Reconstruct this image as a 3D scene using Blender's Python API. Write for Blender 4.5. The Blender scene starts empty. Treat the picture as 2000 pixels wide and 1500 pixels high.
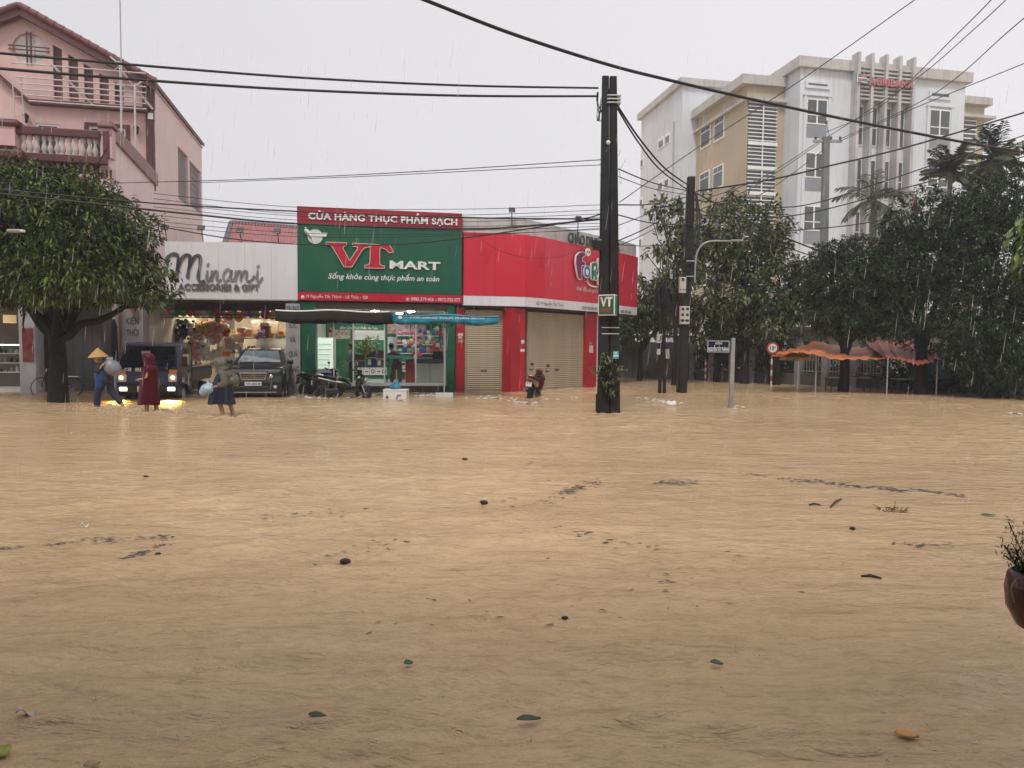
import bpy, math, random
import numpy as np
from mathutils import Vector, Matrix, noise
from mathutils.geometry import tessellate_polygon

R = math.radians
PI = math.pi
rnd = random.Random(7)
SC = bpy.context.scene
COL = SC.collection

# ------------------------------------------------------------------ camera
FPX, CAMH = 1386.0, 1.75                      # focal length in pixels of the 2000 px photograph, eye height over the water
PITCH, ROLL = math.atan(74 / FPX), R(0.5)
CM = (Matrix.Translation((0, 0, CAMH)) @ Matrix.Rotation(PI / 2 - PITCH, 4, 'X') @ Matrix.Rotation(ROLL, 4, 'Z'))
cam_data = bpy.data.cameras.new('camera')
cam_data.sensor_width = 36.0
cam_data.lens = FPX * 36.0 / 2000.0
cam_data.clip_start = 0.05
cam_data.clip_end = 2000.0
cam = bpy.data.objects.new('camera', cam_data)
cam.matrix_world = CM
COL.objects.link(cam)
SC.camera = cam

# ------------------------------------------------------------------ overcast sky, soft sun, exposure
world = bpy.data.worlds.new('World')
SC.world = world
world.use_nodes = True
wn = world.node_tree
wn.nodes.clear()
w_out = wn.nodes.new('ShaderNodeOutputWorld')
w_bg = wn.nodes.new('ShaderNodeBackground')
w_sky = wn.nodes.new('ShaderNodeTexSky')
w_sky.sky_type = 'NISHITA'
w_sky.sun_disc = False
w_sky.sun_elevation = R(55)
w_sky.sun_rotation = R(192)
w_hs = wn.nodes.new('ShaderNodeHueSaturation')
w_hs.inputs['Saturation'].default_value = 0.05
w_mix = wn.nodes.new('ShaderNodeMix')
w_mix.data_type = 'RGBA'
w_mix.inputs[0].default_value = 0.93          # a thick even cloud deck over the clear sky
w_noise = wn.nodes.new('ShaderNodeTexNoise')
w_noise.inputs['Scale'].default_value = 1.3
w_noise.inputs['Detail'].default_value = 4.0
w_ramp = wn.nodes.new('ShaderNodeValToRGB')
w_ramp.color_ramp.elements[0].position = 0.1
w_ramp.color_ramp.elements[0].color = (0.84, 0.825, 0.865, 1)
w_ramp.color_ramp.elements[1].position = 0.85
w_ramp.color_ramp.elements[1].color = (1.03, 1.01, 1.035, 1)
w_tc = wn.nodes.new('ShaderNodeTexCoord')
w_mul = wn.nodes.new('ShaderNodeVectorMath')
w_mul.operation = 'SCALE'
w_mul.inputs['Scale'].default_value = 7.3
wn.links.new(w_tc.outputs['Generated'], w_noise.inputs['Vector'])
w_sep = wn.nodes.new('ShaderNodeSeparateXYZ')   # the cloud deck is a little thinner towards the right
w_map = wn.nodes.new('ShaderNodeMapRange')
w_map.inputs['From Min'].default_value = -0.6
w_map.inputs['From Max'].default_value = 0.6
w_add = wn.nodes.new('ShaderNodeMath')
w_add.operation = 'MULTIPLY_ADD'
w_add.inputs[1].default_value = 0.6
wn.links.new(w_tc.outputs['Generated'], w_sep.inputs[0])
wn.links.new(w_sep.outputs['X'], w_map.inputs['Value'])
wn.links.new(w_noise.outputs['Fac'], w_add.inputs[0])
wn.links.new(w_map.outputs['Result'], w_add.inputs[2])
w_half = wn.nodes.new('ShaderNodeMath')
w_half.operation = 'MULTIPLY'
w_half.inputs[1].default_value = 0.62
wn.links.new(w_add.outputs['Value'], w_half.inputs[0])
wn.links.new(w_half.outputs['Value'], w_ramp.inputs['Fac'])
wn.links.new(w_ramp.outputs['Color'], w_mul.inputs[0])
wn.links.new(w_sky.outputs['Color'], w_hs.inputs['Color'])
wn.links.new(w_hs.outputs['Color'], w_mix.inputs['A'])
wn.links.new(w_mul.outputs['Vector'], w_mix.inputs['B'])
wn.links.new(w_mix.outputs['Result'], w_bg.inputs['Color'])
w_bg.inputs['Strength'].default_value = 0.1
wn.links.new(w_bg.outputs['Background'], w_out.inputs['Surface'])

sun_data = bpy.data.lights.new('sun', 'SUN')
sun_data.energy = 1.5
sun_data.angle = R(15)
sun_data.color = (1.0, 0.97, 0.93)
sun = bpy.data.objects.new('sun', sun_data)
sun.rotation_euler = (R(35), 0, R(-12))
COL.objects.link(sun)

SC.view_settings.view_transform = 'Standard'
SC.view_settings.look = 'None'
SC.view_settings.gamma = 1.0
SC.view_settings.exposure = 0.3
SC.view_settings.use_curve_mapping = False
SC.cycles.use_denoising = True
SC.cycles.max_bounces = 8
SC.cycles.diffuse_bounces = 3
SC.cycles.glossy_bounces = 3
SC.cycles.transmission_bounces = 6
SC.cycles.transparent_max_bounces = 12
SC.cycles.volume_bounces = 0
SC.cycles.sample_clamp_indirect = 4.0

# ------------------------------------------------------------------ measuring: a pixel of the photograph to a point of the place
CAMP = Vector((0, 0, CAMH))
CR = CM.to_3x3()
def ray(px, py):
    return CR @ Vector(((px - 1000) / FPX, (750 - py) / FPX, -1.0))
def at(px, py, Y):
    d = ray(px, py)
    return CAMP + d * (Y / d.y)
def ground(px, py, z=0.0):
    d = ray(px, py)
    return CAMP + d * ((z - CAMH) / d.z)
def hx(px, Y):                                # x of a column of the photograph at distance Y (at eye level)
    return at(px, 676 + (px - 1000) * math.tan(ROLL), Y).x
def hz(px, py, Y):
    return at(px, py, Y).z
class Frame:                                  # a facade: u along it, v into the building, z up
    def __init__(s, x, y, deg):
        s.x, s.y, s.deg = x, y, deg
        s.O = Vector((x, y, 0)); a = R(deg)
        s.u = Vector((math.cos(a), math.sin(a), 0)); s.v = Vector((-math.sin(a), math.cos(a), 0))
    def w(s, u, v, z=0.0):
        return s.O + s.u * u + s.v * v + Vector((0, 0, z))
    def pv(s, px, py, v=0.0):                 # pixel on the plane v: (u, z)
        d = ray(px, py); p = s.O + s.v * v
        t = (p - CAMP).dot(s.v) / d.dot(s.v)
        q = CAMP + d * t - s.O
        return q.dot(s.u), q.z
    def pu(s, px, py, u=0.0):                 # pixel on the plane u: (v, z)
        d = ray(px, py); p = s.O + s.u * u
        t = (p - CAMP).dot(s.u) / d.dot(s.u)
        q = CAMP + d * t - s.O
        return q.dot(s.v), q.z
    def sub(s, u, v, ddeg=0.0):
        p = s.w(u, v)
        return Frame(p.x, p.y, s.deg + ddeg)

# ------------------------------------------------------------------ materials
MATS = {}
def mat(name, col=(0.5, 0.5, 0.5), rough=0.6, metal=0.0, var=0.12, scale=3.0, bump=0.0, bscale=40.0, spec=0.5,
        emit=0.0, emit_col=None, streak=0.0, streak_col=(0.08, 0.075, 0.07), coat=0.0, alpha=1.0, trans=0.0, two=None, sss=0.0):
    if name in MATS: return MATS[name]
    m = bpy.data.materials.new(name); m.use_nodes = True
    nt = m.node_tree; N = nt.nodes; L = nt.links
    b = N['Principled BSDF']
    b.inputs['Roughness'].default_value = rough
    b.inputs['Metallic'].default_value = metal
    b.inputs['Specular IOR Level'].default_value = spec
    b.inputs['Coat Weight'].default_value = coat
    b.inputs['Coat Roughness'].default_value = 0.08
    if alpha < 1: b.inputs['Alpha'].default_value = alpha
    if trans > 0: b.inputs['Transmission Weight'].default_value = trans
    tc = N.new('ShaderNodeTexCoord')
    nz = N.new('ShaderNodeTexNoise'); nz.inputs['Scale'].default_value = scale; nz.inputs['Detail'].default_value = 5.0
    L.new(tc.outputs['Object'], nz.inputs['Vector'])
    mx = N.new('ShaderNodeMix'); mx.data_type = 'RGBA'
    c = Vector(col)
    lo = two[0] if two else tuple(x * (1 - var) for x in col)
    hi = two[1] if two else tuple(min(1, x * (1 + var)) for x in col)
    mx.inputs['A'].default_value = (*lo, 1); mx.inputs['B'].default_value = (*hi, 1)
    rp = N.new('ShaderNodeMapRange'); rp.inputs['From Min'].default_value = 0.3; rp.inputs['From Max'].default_value = 0.7
    L.new(nz.outputs['Fac'], rp.inputs['Value']); L.new(rp.outputs['Result'], mx.inputs['Factor'])
    out = mx.outputs['Result']
    if streak > 0:                             # rain-washed dirt running down
        mp = N.new('ShaderNodeMapping'); mp.inputs['Scale'].default_value = (2.2, 2.2, 0.16)
        L.new(tc.outputs['Object'], mp.inputs['Vector'])
        n2 = N.new('ShaderNodeTexNoise'); n2.inputs['Scale'].default_value = 1.6; n2.inputs['Detail'].default_value = 7.0; n2.inputs['Roughness'].default_value = 0.65
        L.new(mp.outputs['Vector'], n2.inputs['Vector'])
        r2 = N.new('ShaderNodeMapRange'); r2.inputs['From Min'].default_value = 0.5; r2.inputs['From Max'].default_value = 0.78
        r2.inputs['To Max'].default_value = streak
        L.new(n2.outputs['Fac'], r2.inputs['Value'])
        m2 = N.new('ShaderNodeMix'); m2.data_type = 'RGBA'; m2.inputs['B'].default_value = (*streak_col, 1)
        L.new(out, m2.inputs['A']); L.new(r2.outputs['Result'], m2.inputs['Factor'])
        out = m2.outputs['Result']
    L.new(out, b.inputs['Base Color'])
    rr = N.new('ShaderNodeMapRange'); rr.inputs['To Min'].default_value = max(0, rough - 0.08); rr.inputs['To Max'].default_value = min(1, rough + 0.08)
    L.new(nz.outputs['Fac'], rr.inputs['Value']); L.new(rr.outputs['Result'], b.inputs['Roughness'])
    if bump > 0:
        nb = N.new('ShaderNodeTexNoise'); nb.inputs['Scale'].default_value = bscale; nb.inputs['Detail'].default_value = 4.0
        L.new(tc.outputs['Object'], nb.inputs['Vector'])
        bp = N.new('ShaderNodeBump'); bp.inputs['Strength'].default_value = bump; bp.inputs['Distance'].default_value = 0.02
        L.new(nb.outputs['Fac'], bp.inputs['Height']); L.new(bp.outputs['Normal'], b.inputs['Normal'])
    if emit > 0:
        b.inputs['Emission Color'].default_value = (*(emit_col or col), 1)
        b.inputs['Emission Strength'].default_value = emit
    MATS[name] = m
    return m
def glass_mat(name, tint=(0.55, 0.6, 0.62), clear=0.75):
    if name in MATS: return MATS[name]
    m = bpy.data.materials.new(name); m.use_nodes = True
    nt = m.node_tree; N = nt.nodes; L = nt.links; N.clear()
    o = N.new('ShaderNodeOutputMaterial'); mixs = N.new('ShaderNodeMixShader')
    t = N.new('ShaderNodeBsdfTransparent'); t.inputs['Color'].default_value = (*tint, 1)
    g = N.new('ShaderNodeBsdfGlossy'); g.inputs['Roughness'].default_value = 0.03
    fr = N.new('ShaderNodeFresnel'); fr.inputs['IOR'].default_value = 1.5
    ad = N.new('ShaderNodeMath'); ad.operation = 'MULTIPLY_ADD'; ad.inputs[1].default_value = clear; ad.inputs[2].default_value = 0.02
    L.new(fr.outputs['Fac'], ad.inputs[0]); L.new(ad.outputs['Value'], mixs.inputs['Fac'])
    L.new(t.outputs['BSDF'], mixs.inputs[1]); L.new(g.outputs['BSDF'], mixs.inputs[2])
    L.new(mixs.outputs['Shader'], o.inputs['Surface'])
    MATS[name] = m
    return m

# ------------------------------------------------------------------ mesh builder
class MB:
    def __init__(s):
        s.V, s.F, s.M, s.mi = [], [], [], 0
    def add(s, vs, fs):
        n = len(s.V); s.V.extend([tuple(v) for v in vs])
        for f in fs: s.F.append([i + n for i in f]); s.M.append(s.mi)
        return s
    def box(s, x0, x1, y0, y1, z0, z1, M=None):
        vs = [Vector((x, y, z)) for z in (z0, z1) for y in (y0, y1) for x in (x0, x1)]
        if M is not None: vs = [M @ v for v in vs]
        return s.add(vs, [(0, 2, 3, 1), (4, 5, 7, 6), (0, 1, 5, 4), (2, 6, 7, 3), (0, 4, 6, 2), (1, 3, 7, 5)])
    def cbox(s, c, size, M=None):
        return s.box(c[0] - size[0] / 2, c[0] + size[0] / 2, c[1] - size[1] / 2, c[1] + size[1] / 2, c[2] - size[2] / 2, c[2] + size[2] / 2, M)
    def beam(s, a, b, w, h):                  # rectangular bar between two points
        a, b = Vector(a), Vector(b); d = b - a; L = d.length
        q = d.to_track_quat('X', 'Z').to_matrix().to_4x4()
        return s.box(0, L, -w / 2, w / 2, -h / 2, h / 2, Matrix.Translation(a) @ q)
    def tube(s, pts, r, n=8, cap=True, sx=1.0):
        pts = [Vector(p) for p in pts]
        if not hasattr(r, '__len__'): r = [r] * len(pts)
        base = len(s.V); up = Vector((0, 0, 1)); prev = None
        for i, p in enumerate(pts):
            d = (pts[min(i + 1, len(pts) - 1)] - pts[max(i - 1, 0)])
            d = d.normalized() if d.length > 1e-9 else Vector((0, 0, 1))
            if prev is None:
                a = d.orthogonal().normalized() if abs(d.dot(up)) > 0.95 else d.cross(up).normalized()
            else:
                a = (prev - d * prev.dot(d))
                a = a.normalized() if a.length > 1e-6 else d.orthogonal().normalized()
            prev = a; b = d.cross(a)
            for k in range(n):
                t = 2 * PI * k / n
                s.V.append(tuple(p + (a * math.cos(t) * sx + b * math.sin(t)) * r[i]))
        for i in range(len(pts) - 1):
            for k in range(n):
                k2 = (k + 1) % n
                s.F.append([base + i * n + k, base + i * n + k2, base + (i + 1) * n + k2, base + (i + 1) * n + k]); s.M.append(s.mi)
        if cap:
            s.F.append([base + k for k in reversed(range(n))]); s.M.append(s.mi)
            e = base + (len(pts) - 1) * n
            s.F.append([e + k for k in range(n)]); s.M.append(s.mi)
        return s
    def lathe(s, prof, n=12, M=None, cap=True, arc=2 * PI):      # profile of (r, z) turned about z
        base = len(s.V); full = abs(arc - 2 * PI) < 1e-6; m = n if full else n + 1
        for (r, z) in prof:
            for k in range(m):
                t = arc * k / n
                v = Vector((r * math.cos(t), r * math.sin(t), z))
                s.V.append(tuple(M @ v if M is not None else v))
        for i in range(len(prof) - 1):
            for k in range(n):
                k2 = (k + 1) % m
                s.F.append([base + i * m + k, base + i * m + k2, base + (i + 1) * m + k2, base + (i + 1) * m + k]); s.M.append(s.mi)
        if cap and full:
            s.F.append([base + k for k in reversed(range(m))]); s.M.append(s.mi)
            e = base + (len(prof) - 1) * m
            s.F.append([e + k for k in range(m)]); s.M.append(s.mi)
        return s
    def loft(s, rings, cap=True, closed=True):
        base = len(s.V); n = len(rings[0])
        for r in rings: s.V.extend([tuple(v) for v in r])
        for i in range(len(rings) - 1):
            for k in range(n if closed else n - 1):
                k2 = (k + 1) % n
                s.F.append([base + i * n + k, base + i * n + k2, base + (i + 1) * n + k2, base + (i + 1) * n + k]); s.M.append(s.mi)
        if cap:
            s.F.append([base + k for k in reversed(range(n))]); s.M.append(s.mi)
            e = base + (len(rings) - 1) * n
            s.F.append([e + k for k in range(n)]); s.M.append(s.mi)
        return s
    def prism(s, poly, M, depth):             # a flat outline (x, z) pushed from y=0 to y=depth, through M
        n = len(poly); tri = tessellate_polygon([[Vector((p[0], p[1], 0)) for p in poly]])
        base = len(s.V)
        for y in (0, depth):
            for p in poly: s.V.append(tuple(M @ Vector((p[0], y, p[1]))))
        area = sum(poly[i][0] * poly[(i + 1) % n][1] - poly[(i + 1) % n][0] * poly[i][1] for i in range(n))
        for t in tri:
            s.F.append([base + i for i in t]); s.M.append(s.mi)
            s.F.append([base + n + i for i in reversed(t)]); s.M.append(s.mi)
        for i in range(n):
            j = (i + 1) % n
            s.F.append([base + i, base + j, base + n + j, base + n + i]); s.M.append(s.mi)
        return s
    def holed(s, outer, holes, M, depth):      # a slab (x, z) with openings, pushed from y=0 to y=depth
        loops = [outer] + holes; flat = [p for l in loops for p in l]; n = len(flat); base = len(s.V)
        tri = tessellate_polygon([[Vector((p[0], p[1], 0)) for p in l] for l in loops])
        for y in (0, depth):
            for p in flat: s.V.append(tuple(M @ Vector((p[0], y, p[1]))))
        for t in tri:
            s.F.append([base + i for i in t]); s.M.append(s.mi)
            s.F.append([base + n + i for i in reversed(t)]); s.M.append(s.mi)
        k = 0
        for l in loops:
            m = len(l)
            for i in range(m):
                a, b = k + i, k + (i + 1) % m
                s.F.append([base + a, base + b, base + n + b, base + n + a]); s.M.append(s.mi)
            k += m
        return s
    def ball(s, c, r, n=10, m=7, sq=(1, 1, 1)):
        c = Vector(c)
        prof = [(math.sin(PI * i / m), -math.cos(PI * i / m)) for i in range(m + 1)]
        prof[0] = (0.02, -1); prof[-1] = (0.02, 1)
        return s.lathe(prof, n, Matrix.Translation(c) @ Matrix.Diagonal((r * sq[0], r * sq[1], r * sq[2], 1)))
    def grid(s, fn, nu, nv):
        base = len(s.V)
        for j in range(nv + 1):
            for i in range(nu + 1): s.V.append(tuple(fn(i / nu, j / nv)))
        for j in range(nv):
            for i in range(nu):
                a = base + j * (nu + 1) + i
                s.F.append([a, a + 1, a + nu + 2, a + nu + 1]); s.M.append(s.mi)
        return s
    def mesh(s, name, mats, smooth=None):
        me = bpy.data.meshes.new(name)
        me.from_pydata(s.V, [], s.F)
        if not isinstance(mats, (list, tuple)): mats = [mats]
        for m in mats: me.materials.append(m)
        if len(mats) > 1: me.polygons.foreach_set('material_index', s.M)
        fix_normals(me)
        if smooth:
            me.polygons.foreach_set('use_smooth', [True] * len(me.polygons))
            me.set_sharp_from_angle(angle=R(smooth))
        me.update()
        return me
    def build(s, name, mats, parent=None, smooth=None, bevel=0.0, solid=0.0, sub=0):
        o = link(name, s.mesh(name, mats, smooth), parent)
        if solid: mo = o.modifiers.new('solid', 'SOLIDIFY'); mo.thickness = solid; mo.offset = 0
        if sub: mo = o.modifiers.new('sub', 'SUBSURF'); mo.levels = sub; mo.render_levels = sub
        if bevel: mo = o.modifiers.new('bevel', 'BEVEL'); mo.width = bevel; mo.segments = 2; mo.limit_method = 'ANGLE'; mo.angle_limit = R(40)
        return o
import bmesh
def fix_normals(me):
    bm = bmesh.new(); bm.from_mesh(me)
    bmesh.ops.recalc_face_normals(bm, faces=bm.faces)
    bm.to_mesh(me); bm.free()
def link(name, data, parent=None, loc=None, rotz=None):
    o = bpy.data.objects.new(name, data); COL.objects.link(o)
    if parent is not None: o.parent = parent
    if loc is not None: o.location = loc
    if rotz is not None: o.rotation_euler = (0, 0, rotz)
    return o
def tag(o, label, cat, group=None):
    o['label'] = label; o['category'] = cat
    if group: o['group'] = group
    return o
def thing(name, label, cat, loc=(0, 0, 0), rotz=0.0, group=None):
    o = bpy.data.objects.new(name, None); COL.objects.link(o)
    o.location = loc; o.rotation_euler = (0, 0, rotz)
    return tag(o, label, cat, group)
def fthing(name, label, cat, F, u=0.0, v=0.0, z=0.0, group=None):
    p = F.w(u, v, z)
    return thing(name, label, cat, p, R(F.deg), group)
def structure(o):
    o['kind'] = 'structure'; return o
def stuff(o):
    o['kind'] = 'stuff'; return o
def dup(src, loc=None, rotz=None, label=None, group=None, parent=None, remat=None):
    c = src.copy(); COL.objects.link(c)
    if parent is not None: c.parent = parent
    if loc is not None: c.location = loc
    if rotz is not None: c.rotation_euler = (0, 0, rotz)
    if label: c['label'] = label
    if group: c['group'] = group
    for ch in list(src.children): dup(ch, parent=c)
    return c
def piece(src, parent, loc=None, rot=None, scale=None):    # one more of the same part
    c = src.copy(); COL.objects.link(c); c.parent = parent
    if loc is not None: c.location = loc
    if rot is not None: c.rotation_euler = rot
    if scale is not None: c.scale = scale
    return c
def text_mesh(s, weight=0.0, shear=0.0, spacing=1.0):
    cu = bpy.data.curves.new('lettering', 'FONT')
    cu.body = s; cu.offset = weight; cu.shear = shear; cu.space_character = spacing
    cu.resolution_u = 3; cu.fill_mode = 'FRONT'
    o = bpy.data.objects.new('lettering', cu)
    me = bpy.data.meshes.new_from_object(o)
    bpy.data.objects.remove(o); bpy.data.curves.remove(cu)
    return me
def lettering(s, rect, m, parent, y=-0.006, weight=0.02, shear=0.0, spacing=1.0, depth=0.0, name='lettering', M=None, quad=None):
    """words fitted to a rectangle (x0, x1, z0, z1) of the parent's facade plane, facing -y"""
    me = text_mesh(s, weight, shear, spacing); me.name = name
    n = len(me.vertices); co = np.empty(n * 3, dtype=np.float64); me.vertices.foreach_get('co', co); co = co.reshape(-1, 3)
    lo, hi = co.min(0), co.max(0); sz = np.maximum(hi - lo, 1e-6)
    x0, x1, z0, z1 = rect
    fu = (co[:, 0] - lo[0]) / sz[0]; fz = (co[:, 1] - lo[1]) / sz[1]
    out = np.empty_like(co)
    if quad:                                   # four corners (x, z): bottom left, bottom right, top left, top right
        bl, br, tl, tr = quad
        out[:, 0] = (1 - fz) * ((1 - fu) * bl[0] + fu * br[0]) + fz * ((1 - fu) * tl[0] + fu * tr[0])
        out[:, 2] = (1 - fz) * ((1 - fu) * bl[1] + fu * br[1]) + fz * ((1 - fu) * tl[1] + fu * tr[1])
    else:
        out[:, 0] = x0 + fu * (x1 - x0)
        out[:, 2] = z0 + fz * (z1 - z0)
    out[:, 1] = y
    if depth > 0:
        nv = n; V = np.vstack([out, out + np.array([0, depth, 0])])
        F = [list(p.vertices) for p in me.polygons]
        F2 = F + [[i + nv for i in reversed(f)] for f in F]
        cnt = {}
        for f in F:
            for a, b in zip(f, f[1:] + f[:1]):
                cnt[(a, b)] = 1
        for (a, b) in list(cnt):
            if (b, a) not in cnt: F2.append([b, a, a + nv, b + nv])
        me2 = bpy.data.meshes.new(name); me2.from_pydata([tuple(v) for v in V], [], F2); me = me2
    else:
        me.vertices.foreach_set('co', out.ravel())
    me.materials.clear(); me.materials.append(m)
    for p in me.polygons: p.material_index = 0
    if M is not None: me.transform(M)
    me.update()
    return link(name, me, parent)
def frect(F, v, p0, p1):                       # a rectangle on the facade from two opposite pixels
    a, b = F.pv(*p0, v), F.pv(*p1, v)
    return (min(a[0], b[0]), max(a[0], b[0]), min(a[1], b[1]), max(a[1], b[1]))
def stroke(mb, pts, widths, M, depth, cap=True):   # a brush stroke: flat ribbon with given widths along (x, z) points
    pts = [Vector((p[0], p[1])) for p in pts]
    if not hasattr(widths, '__len__'): widths = [widths] * len(pts)
    Lf, Rt = [], []
    for i, p in enumerate(pts):
        d = pts[min(i + 1, len(pts) - 1)] - pts[max(i - 1, 0)]
        d = d.normalized(); nrm = Vector((-d.y, d.x)) * widths[i] / 2
        Lf.append(p + nrm); Rt.append(p - nrm)
    vs = [M @ Vector((p.x, 0, p.y)) for p in Lf] + [M @ Vector((p.x, 0, p.y)) for p in Rt]
    vs += [M @ Vector((p.x, depth, p.y)) for p in Lf] + [M @ Vector((p.x, depth, p.y)) for p in Rt]
    n = len(pts); fs = []
    for i in range(n - 1):
        fs.append((i, i + 1, n + i + 1, n + i)); fs.append((2 * n + i, 3 * n + i, 3 * n + i + 1, 2 * n + i + 1))
        fs.append((i, 2 * n + i, 2 * n + i + 1, i + 1)); fs.append((n + i, n + i + 1, 3 * n + i + 1, 3 * n + i))
    fs.append((0, n, 3 * n, 2 * n)); fs.append((n - 1, 3 * n - 1, 4 * n - 1, 2 * n - 1))
    mb.add(vs, fs)
def spline(pts, k=6):                          # smooth curve through points
    P = [Vector(p) for p in pts]; out = []
    for i in range(len(P) - 1):
        p0, p1, p2, p3 = P[max(i - 1, 0)], P[i], P[i + 1], P[min(i + 2, len(P) - 1)]
        for j in range(k):
            t = j / k
            out.append(0.5 * ((2 * p1) + (p2 - p0) * t + (2 * p0 - 5 * p1 + 4 * p2 - p3) * t * t + (3 * p1 - p0 - 3 * p2 + p3) * t ** 3))
    out.append(P[-1]); return out
I4 = Matrix.Identity(4)
def T(x, y, z): return Matrix.Translation((x, y, z))
def RX(d): return Matrix.Rotation(R(d), 4, 'X')
def RY(d): return Matrix.Rotation(R(d), 4, 'Y')
def RZ(d): return Matrix.Rotation(R(d), 4, 'Z')
# ------------------------------------------------------------------ the setting: flood water, ground beneath, haze
def water_material():
    m = bpy.data.materials.new('muddy_water'); m.use_nodes = True
    nt = m.node_tree; N = nt.nodes; L = nt.links; b = N['Principled BSDF']
    tc = N.new('ShaderNodeTexCoord')
    def noise_(sc, scale, det, rough=0.55, dist=0.0, rot=0.0):
        mp = N.new('ShaderNodeMapping'); mp.inputs['Scale'].default_value = sc; mp.inputs['Rotation'].default_value = (0, 0, rot)
        L.new(tc.outputs['Object'], mp.inputs['Vector'])
        n = N.new('ShaderNodeTexNoise'); n.inputs['Scale'].default_value = scale; n.inputs['Detail'].default_value = det
        n.inputs['Roughness'].default_value = rough; n.inputs['Distortion'].default_value = dist
        L.new(mp.outputs['Vector'], n.inputs['Vector']); return n
    big = noise_((0.5, 1.0, 1), 0.35, 5, 0.6, 1.2, 0.2)
    mx = N.new('ShaderNodeMix'); mx.data_type = 'RGBA'
    mx.inputs['A'].default_value = (0.54, 0.365, 0.202, 1); mx.inputs['B'].default_value = (0.68, 0.475, 0.268, 1)
    mr = N.new('ShaderNodeMapRange'); mr.inputs['From Min'].default_value = 0.33; mr.inputs['From Max'].default_value = 0.68
    L.new(big.outputs['Fac'], mr.inputs['Value']); L.new(mr.outputs['Result'], mx.inputs['Factor'])
    silt_shade = noise_((0.6, 1.5, 1), 11.0, 8, 0.8, 0.5, 0.25)  # dark flecks: ripple shade put into the colour, along with silt
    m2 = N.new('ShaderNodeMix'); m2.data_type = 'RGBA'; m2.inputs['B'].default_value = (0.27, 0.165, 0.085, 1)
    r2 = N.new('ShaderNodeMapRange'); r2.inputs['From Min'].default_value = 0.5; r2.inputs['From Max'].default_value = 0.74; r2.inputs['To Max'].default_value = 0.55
    L.new(silt_shade.outputs['Fac'], r2.inputs['Value']); L.new(r2.outputs['Result'], m2.inputs['Factor']); L.new(mx.outputs['Result'], m2.inputs['A'])
    base = m2.outputs['Result']                # thin dark streaks along the current: shaded ripple troughs painted in, with silt
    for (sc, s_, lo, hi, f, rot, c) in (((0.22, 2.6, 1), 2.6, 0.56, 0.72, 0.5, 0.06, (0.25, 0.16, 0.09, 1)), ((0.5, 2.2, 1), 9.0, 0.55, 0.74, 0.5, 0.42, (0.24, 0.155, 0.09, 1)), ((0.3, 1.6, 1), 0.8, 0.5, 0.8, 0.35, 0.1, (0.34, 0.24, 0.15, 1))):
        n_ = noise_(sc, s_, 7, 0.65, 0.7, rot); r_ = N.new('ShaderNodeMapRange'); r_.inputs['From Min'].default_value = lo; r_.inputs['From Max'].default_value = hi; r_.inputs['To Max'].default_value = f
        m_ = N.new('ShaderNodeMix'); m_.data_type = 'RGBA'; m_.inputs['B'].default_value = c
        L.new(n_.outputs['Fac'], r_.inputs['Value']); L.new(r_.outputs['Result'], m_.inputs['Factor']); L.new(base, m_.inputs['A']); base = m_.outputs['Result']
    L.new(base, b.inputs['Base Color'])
    b.inputs['Roughness'].default_value = 0.11
    b.inputs['IOR'].default_value = 1.33
    b.inputs['Specular IOR Level'].default_value = 0.5
    w1 = noise_((0.55, 1.5, 1), 3.2, 6, 0.62, 0.5, 0.22)
    w2 = noise_((0.8, 1.35, 1), 13.0, 5, 0.62, 0.5, 0.45)
    vo = N.new('ShaderNodeTexVoronoi'); vo.inputs['Scale'].default_value = 5.5
    L.new(tc.outputs['Object'], vo.inputs['Vector'])
    rg = N.new('ShaderNodeMath'); rg.operation = 'MULTIPLY'; rg.inputs[1].default_value = 60.0
    L.new(vo.outputs['Distance'], rg.inputs[0])
    sn = N.new('ShaderNodeMath'); sn.operation = 'SINE'; L.new(rg.outputs['Value'], sn.inputs[0])
    fo = N.new('ShaderNodeMapRange'); fo.inputs['From Min'].default_value = 0.05; fo.inputs['From Max'].default_value = 0.3; fo.inputs['To Min'].default_value = 1; fo.inputs['To Max'].default_value = 0
    L.new(vo.outputs['Distance'], fo.inputs['Value'])
    ml = N.new('ShaderNodeMath'); ml.operation = 'MULTIPLY'; L.new(sn.outputs['Value'], ml.inputs[0]); L.new(fo.outputs['Result'], ml.inputs[1])
    sp = N.new('ShaderNodeSeparateColor'); L.new(vo.outputs['Color'], sp.inputs['Color'])
    gt = N.new('ShaderNodeMath'); gt.operation = 'GREATER_THAN'; gt.inputs[1].default_value = 0.7; L.new(sp.outputs['Red'], gt.inputs[0])
    m3 = N.new('ShaderNodeMath'); m3.operation = 'MULTIPLY'; L.new(ml.outputs['Value'], m3.inputs[0]); L.new(gt.outputs['Value'], m3.inputs[1])
    b1 = N.new('ShaderNodeBump'); b1.inputs['Strength'].default_value = 0.7; b1.inputs['Distance'].default_value = 0.11
    b2 = N.new('ShaderNodeBump'); b2.inputs['Strength'].default_value = 0.6; b2.inputs['Distance'].default_value = 0.03
    b3 = N.new('ShaderNodeBump'); b3.inputs['Strength'].default_value = 0.35; b3.inputs['Distance'].default_value = 0.012
    L.new(w1.outputs['Fac'], b1.inputs['Height']); L.new(w2.outputs['Fac'], b2.inputs['Height']); L.new(m3.outputs['Value'], b3.inputs['Height'])
    L.new(b1.outputs['Normal'], b2.inputs['Normal']); L.new(b2.outputs['Normal'], b3.inputs['Normal']); L.new(b3.outputs['Normal'], b.inputs['Normal'])
    return m
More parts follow.
